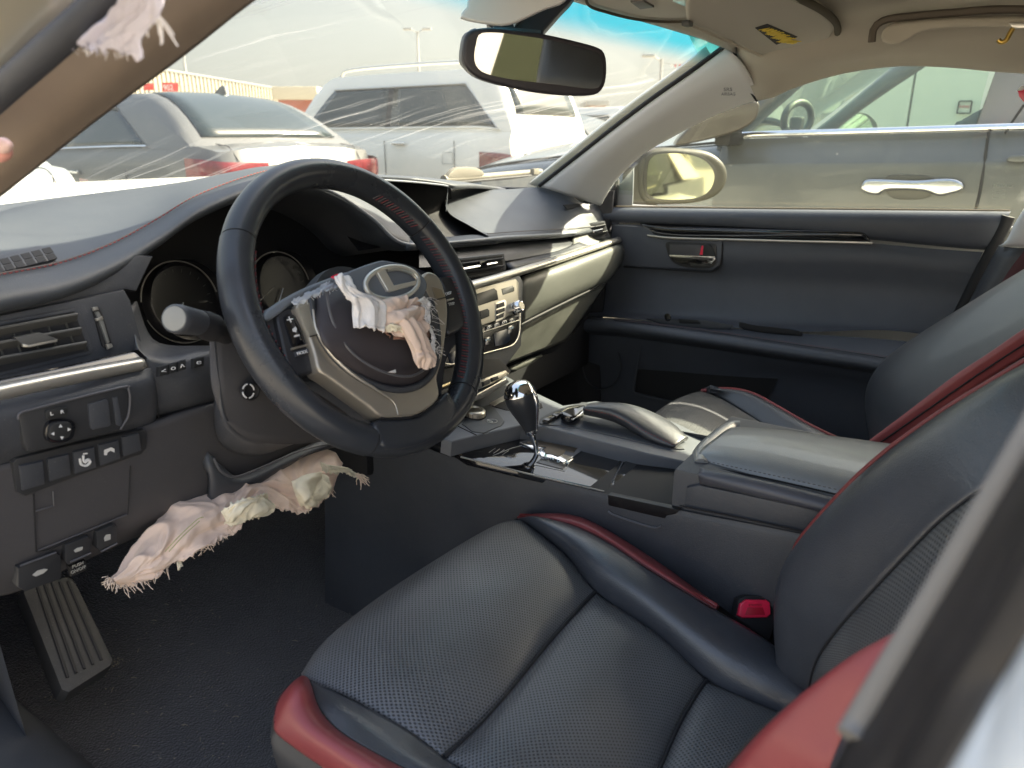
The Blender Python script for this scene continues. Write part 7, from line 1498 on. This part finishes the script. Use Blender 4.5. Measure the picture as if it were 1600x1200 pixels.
slab('latch_hole', [oX(x, y, .6885) for x, y in ((1521, 488), (1525, 480), (1532, 478), (1537, 482), (1533, 492), (1522, 494))], (-1, .2, 0), .002, M_BLACK, dr)
# glass, quarter sash, lip
gw = slab('window_glass', [V((.775, .92, .975)), V((.775, -.10, .965)), V((.66, -.10, 1.30)), V((.66, .25, 1.30)), V((.69, .55, 1.23))], (-1, 0, .3), .004, glass('side_glass', (.90, .92, .87), .4, dust=.008), dr)
tube('window_lip', [oX(x, y, .760) for x, y in ((950, 322), (1100, 324), (1300, 326), (1500, 328), (1578, 329))], .0024, mat('lip_beige', (.52, .42, .28), .35, metal=.4), dr, 6, n=30)
slab('corner_panel', [oX(x, y, .755) for x, y in ((930, 324), (962, 287), (962, 322))], (-1, 0, 0), .008, M_BLACK, dr, bev=.001)
slab('quarter_bar', [oX(x, y, .765) for x, y in ((956, 323), (959, 285), (966, 280), (964, 323))], (-1, 0, 0), .008, mat('bar_grey', (.10, .10, .10), .5), dr, bev=.001)
slab('corner_fill', [oX(x, y, .770) for x, y in ((963, 322), (966, 290), (990, 262), (988, 322))], (-1, 0, 0), .004, mat('pale_reflective_panel', (.28, .30, .32), .25), dr, bev=.001)
wpl = PLN((.768, 0, .98), (-1, 0, .3))
GP = texton('FUYAO', (1552, 293), (1582, 293), wpl, mat('etched_glass', (.42, .43, .40), .7), gw, off=.004, hpx=5)
texton('LAMISAFE', (1550, 300), (1570, 300), wpl, mat('etched_glass', (.42, .43, .40), .7), gw, off=.004, hpx=3)
texton('AS2 M24', (1550, 305), (1570, 305), wpl, mat('etched_glass', (.42, .43, .40), .7), gw, off=.004, hpx=3)
texton('43R 0037', (1550, 311), (1570, 311), wpl, mat('etched_glass', (.42, .43, .40), .7), gw, off=.004, hpx=3)
# outer skin, mirror
patch('outer_skin', [[V((.80, 1.0, .965)), V((.80, -.3, .955))], [V((.90, 1.0, .88)), V((.91, -.3, .88))], [V((.91, 1.0, .4)), V((.91, -.3, .4))]], M_PAINTW, dr, 8, 8, toward=(3, 0, 1), solid=.006)
mp = PLN(oX(1068, 272, .97), (-.62, -.78, .02))
ms_ = [oP(x, y, mp, .004) for x, y in ((1000, 285), (1001, 262), (1008, 240), (1030, 231), (1070, 231), (1108, 236), (1130, 250), (1139, 268), (1136, 290), (1120, 308), (1090, 317), (1050, 320), (1014, 318), (1003, 305))]
MS = slab('mirror_shell', ms_, mp[1], .10, mat('mirror_shell_khaki', (.045, .042, .03), .5, spec=.3, var=(20, .1)), dr, bev=.022, seg=5, smooth_n=60)
slab('mirror_bezel', [oP(x, y, mp, .006) for x, y in ((1006, 288), (1007, 262), (1014, 242), (1034, 236), (1072, 237), (1100, 245), (1118, 262), (1121, 280), (1112, 300), (1090, 312), (1050, 315), (1018, 312), (1008, 302))], mp[1], .02, mat('bezel_dark_khaki', (.03, .028, .02), .4), MS, bev=.003, smooth_n=60)
slab('mirror_glass', [oP(x, y, mp, .0075) for x, y in ((1011, 288), (1012, 264), (1018, 246), (1036, 240), (1072, 241), (1098, 249), (1113, 264), (1116, 280), (1108, 298), (1088, 309), (1050, 312), (1022, 309), (1012, 300))], mp[1], .003, mat('door_mirror_silver', (.62, .62, .42), .04, metal=1), MS, smooth_n=60)
slab('mirror_stalk', [oP(x, y, mp, -.01) for x, y in ((985, 322), (990, 262), (1004, 248), (1010, 300), (1030, 322))], mp[1], .06, mat('mirror_shell_khaki', (.34, .31, .20)), dr, bev=.01)

# ================================================================== INTERIOR MIRROR
im = thing('rearview_mirror', 'black framed interior rear view mirror hanging at the top of the windscreen', 'mirror')
ctr = oT(836, 96, 1.03); ipl = PLN(ctr, (-.69, -.72, -.07))
def IM(pts, o=0): return [oP(x, y, ipl, o) for x, y in pts]
outl = [(724, 72), (728, 54), (740, 46), (765, 43), (800, 46), (850, 53), (900, 64), (935, 74), (946, 84), (949, 105), (947, 128), (940, 142), (926, 149), (890, 150), (840, 145), (790, 135), (755, 125), (736, 114), (725, 98)]
IMH = slab('mirror_housing', IM(outl), ipl[1], .028, mat('mirror_housing_plum', (.030, .026, .032), .45), im, bev=.006, seg=5, smooth_n=80)
slab('reflecting_glass', IM([(744, 68), (750, 53), (775, 51), (810, 55), (855, 62), (905, 74), (930, 82), (939, 90), (942, 108), (940, 128), (934, 137), (915, 138), (860, 131), (800, 124), (760, 115), (745, 104), (741, 88)], .0012), ipl[1], .003, mat('mirror_silver_dim', (.62, .62, .58), .02, metal=1), im, smooth_n=80)
slab('side_of_housing', [oP(x, y, ipl, -.004) for x, y in ((722, 100), (722, 72), (728, 55), (745, 44), (740, 80), (742, 112))], ipl[1], .02, mat('housing_side_grey', (.12, .12, .12), .5), im, bev=.004, smooth_n=24)
bkt = [oT(x, y, 1.06) for x, y in ((760, 37), (800, 12), (822, -12), (905, -16), (892, 2), (880, 14), (850, 48), (848, 54), (770, 45))]
BR = slab('mount_cover', bkt, -FW+V((0, 0, -.2)), .03, mat('mount_dark_blue', (.035, .04, .05), .4), im, bev=.006, seg=3)
slab('sensor_cover', [oT(x, y, 1.055) for x, y in ((764, 38), (803, 13), (825, -10), (862, -10), (846, 10), (815, 30), (806, 40), (798, 26), (786, 40))], -FW+V((0, 0, -.2)), .012, mat('sensor_cover_grey', (.13, .13, .125), .5), im, bev=.002)
slab('mount_clip', [oT(x, y, 1.05) for x, y in ((801, 34), (807, 33), (804, 41))], -FW, .003, M_LABEL, im)
slab('mount_band', [oT(x, y, 1.045) for x, y in ((770, 40), (845, 46), (845, 52), (772, 46))], -FW, .01, mat('band_blue_grey', (.07, .10, .12), .4), im, bev=.002)

# seat belt by the passenger pillar
sb = thing('seat_belt', 'maroon tinted seat belt webbing beside the passenger pillar', 'seat belt')
patch('webbing', [[oX(x, y, .62) for x, y in ((1600, 392), (1575, 425), (1548, 470), (1530, 500))], [oX(x, y, .60) for x, y in ((1680, 392), (1640, 425), (1600, 470), (1570, 500))]], mat('maroon_webbing', (.085, .028, .032), .8, bump=('noise', 1200, .5, .0008)), sb, 16, 6, solid=.0015)

# ------------------------------------------------------------------ rebase: every thing's empty sits at its base
bpy.context.view_layer.update()
for t in THINGS:
    lo = V((1e9,)*3); hi = V((-1e9,)*3)
    for c in t.children:
        if c.type != 'MESH': continue
        for b in c.bound_box:
            for i in range(3): lo[i] = min(lo[i], b[i]); hi[i] = max(hi[i], b[i])
    if lo.x > 1e8: continue
    base = V(((lo.x+hi.x)/2, (lo.y+hi.y)/2, lo.z)); t.location = base
    for c in t.children: c.location = c.location-base
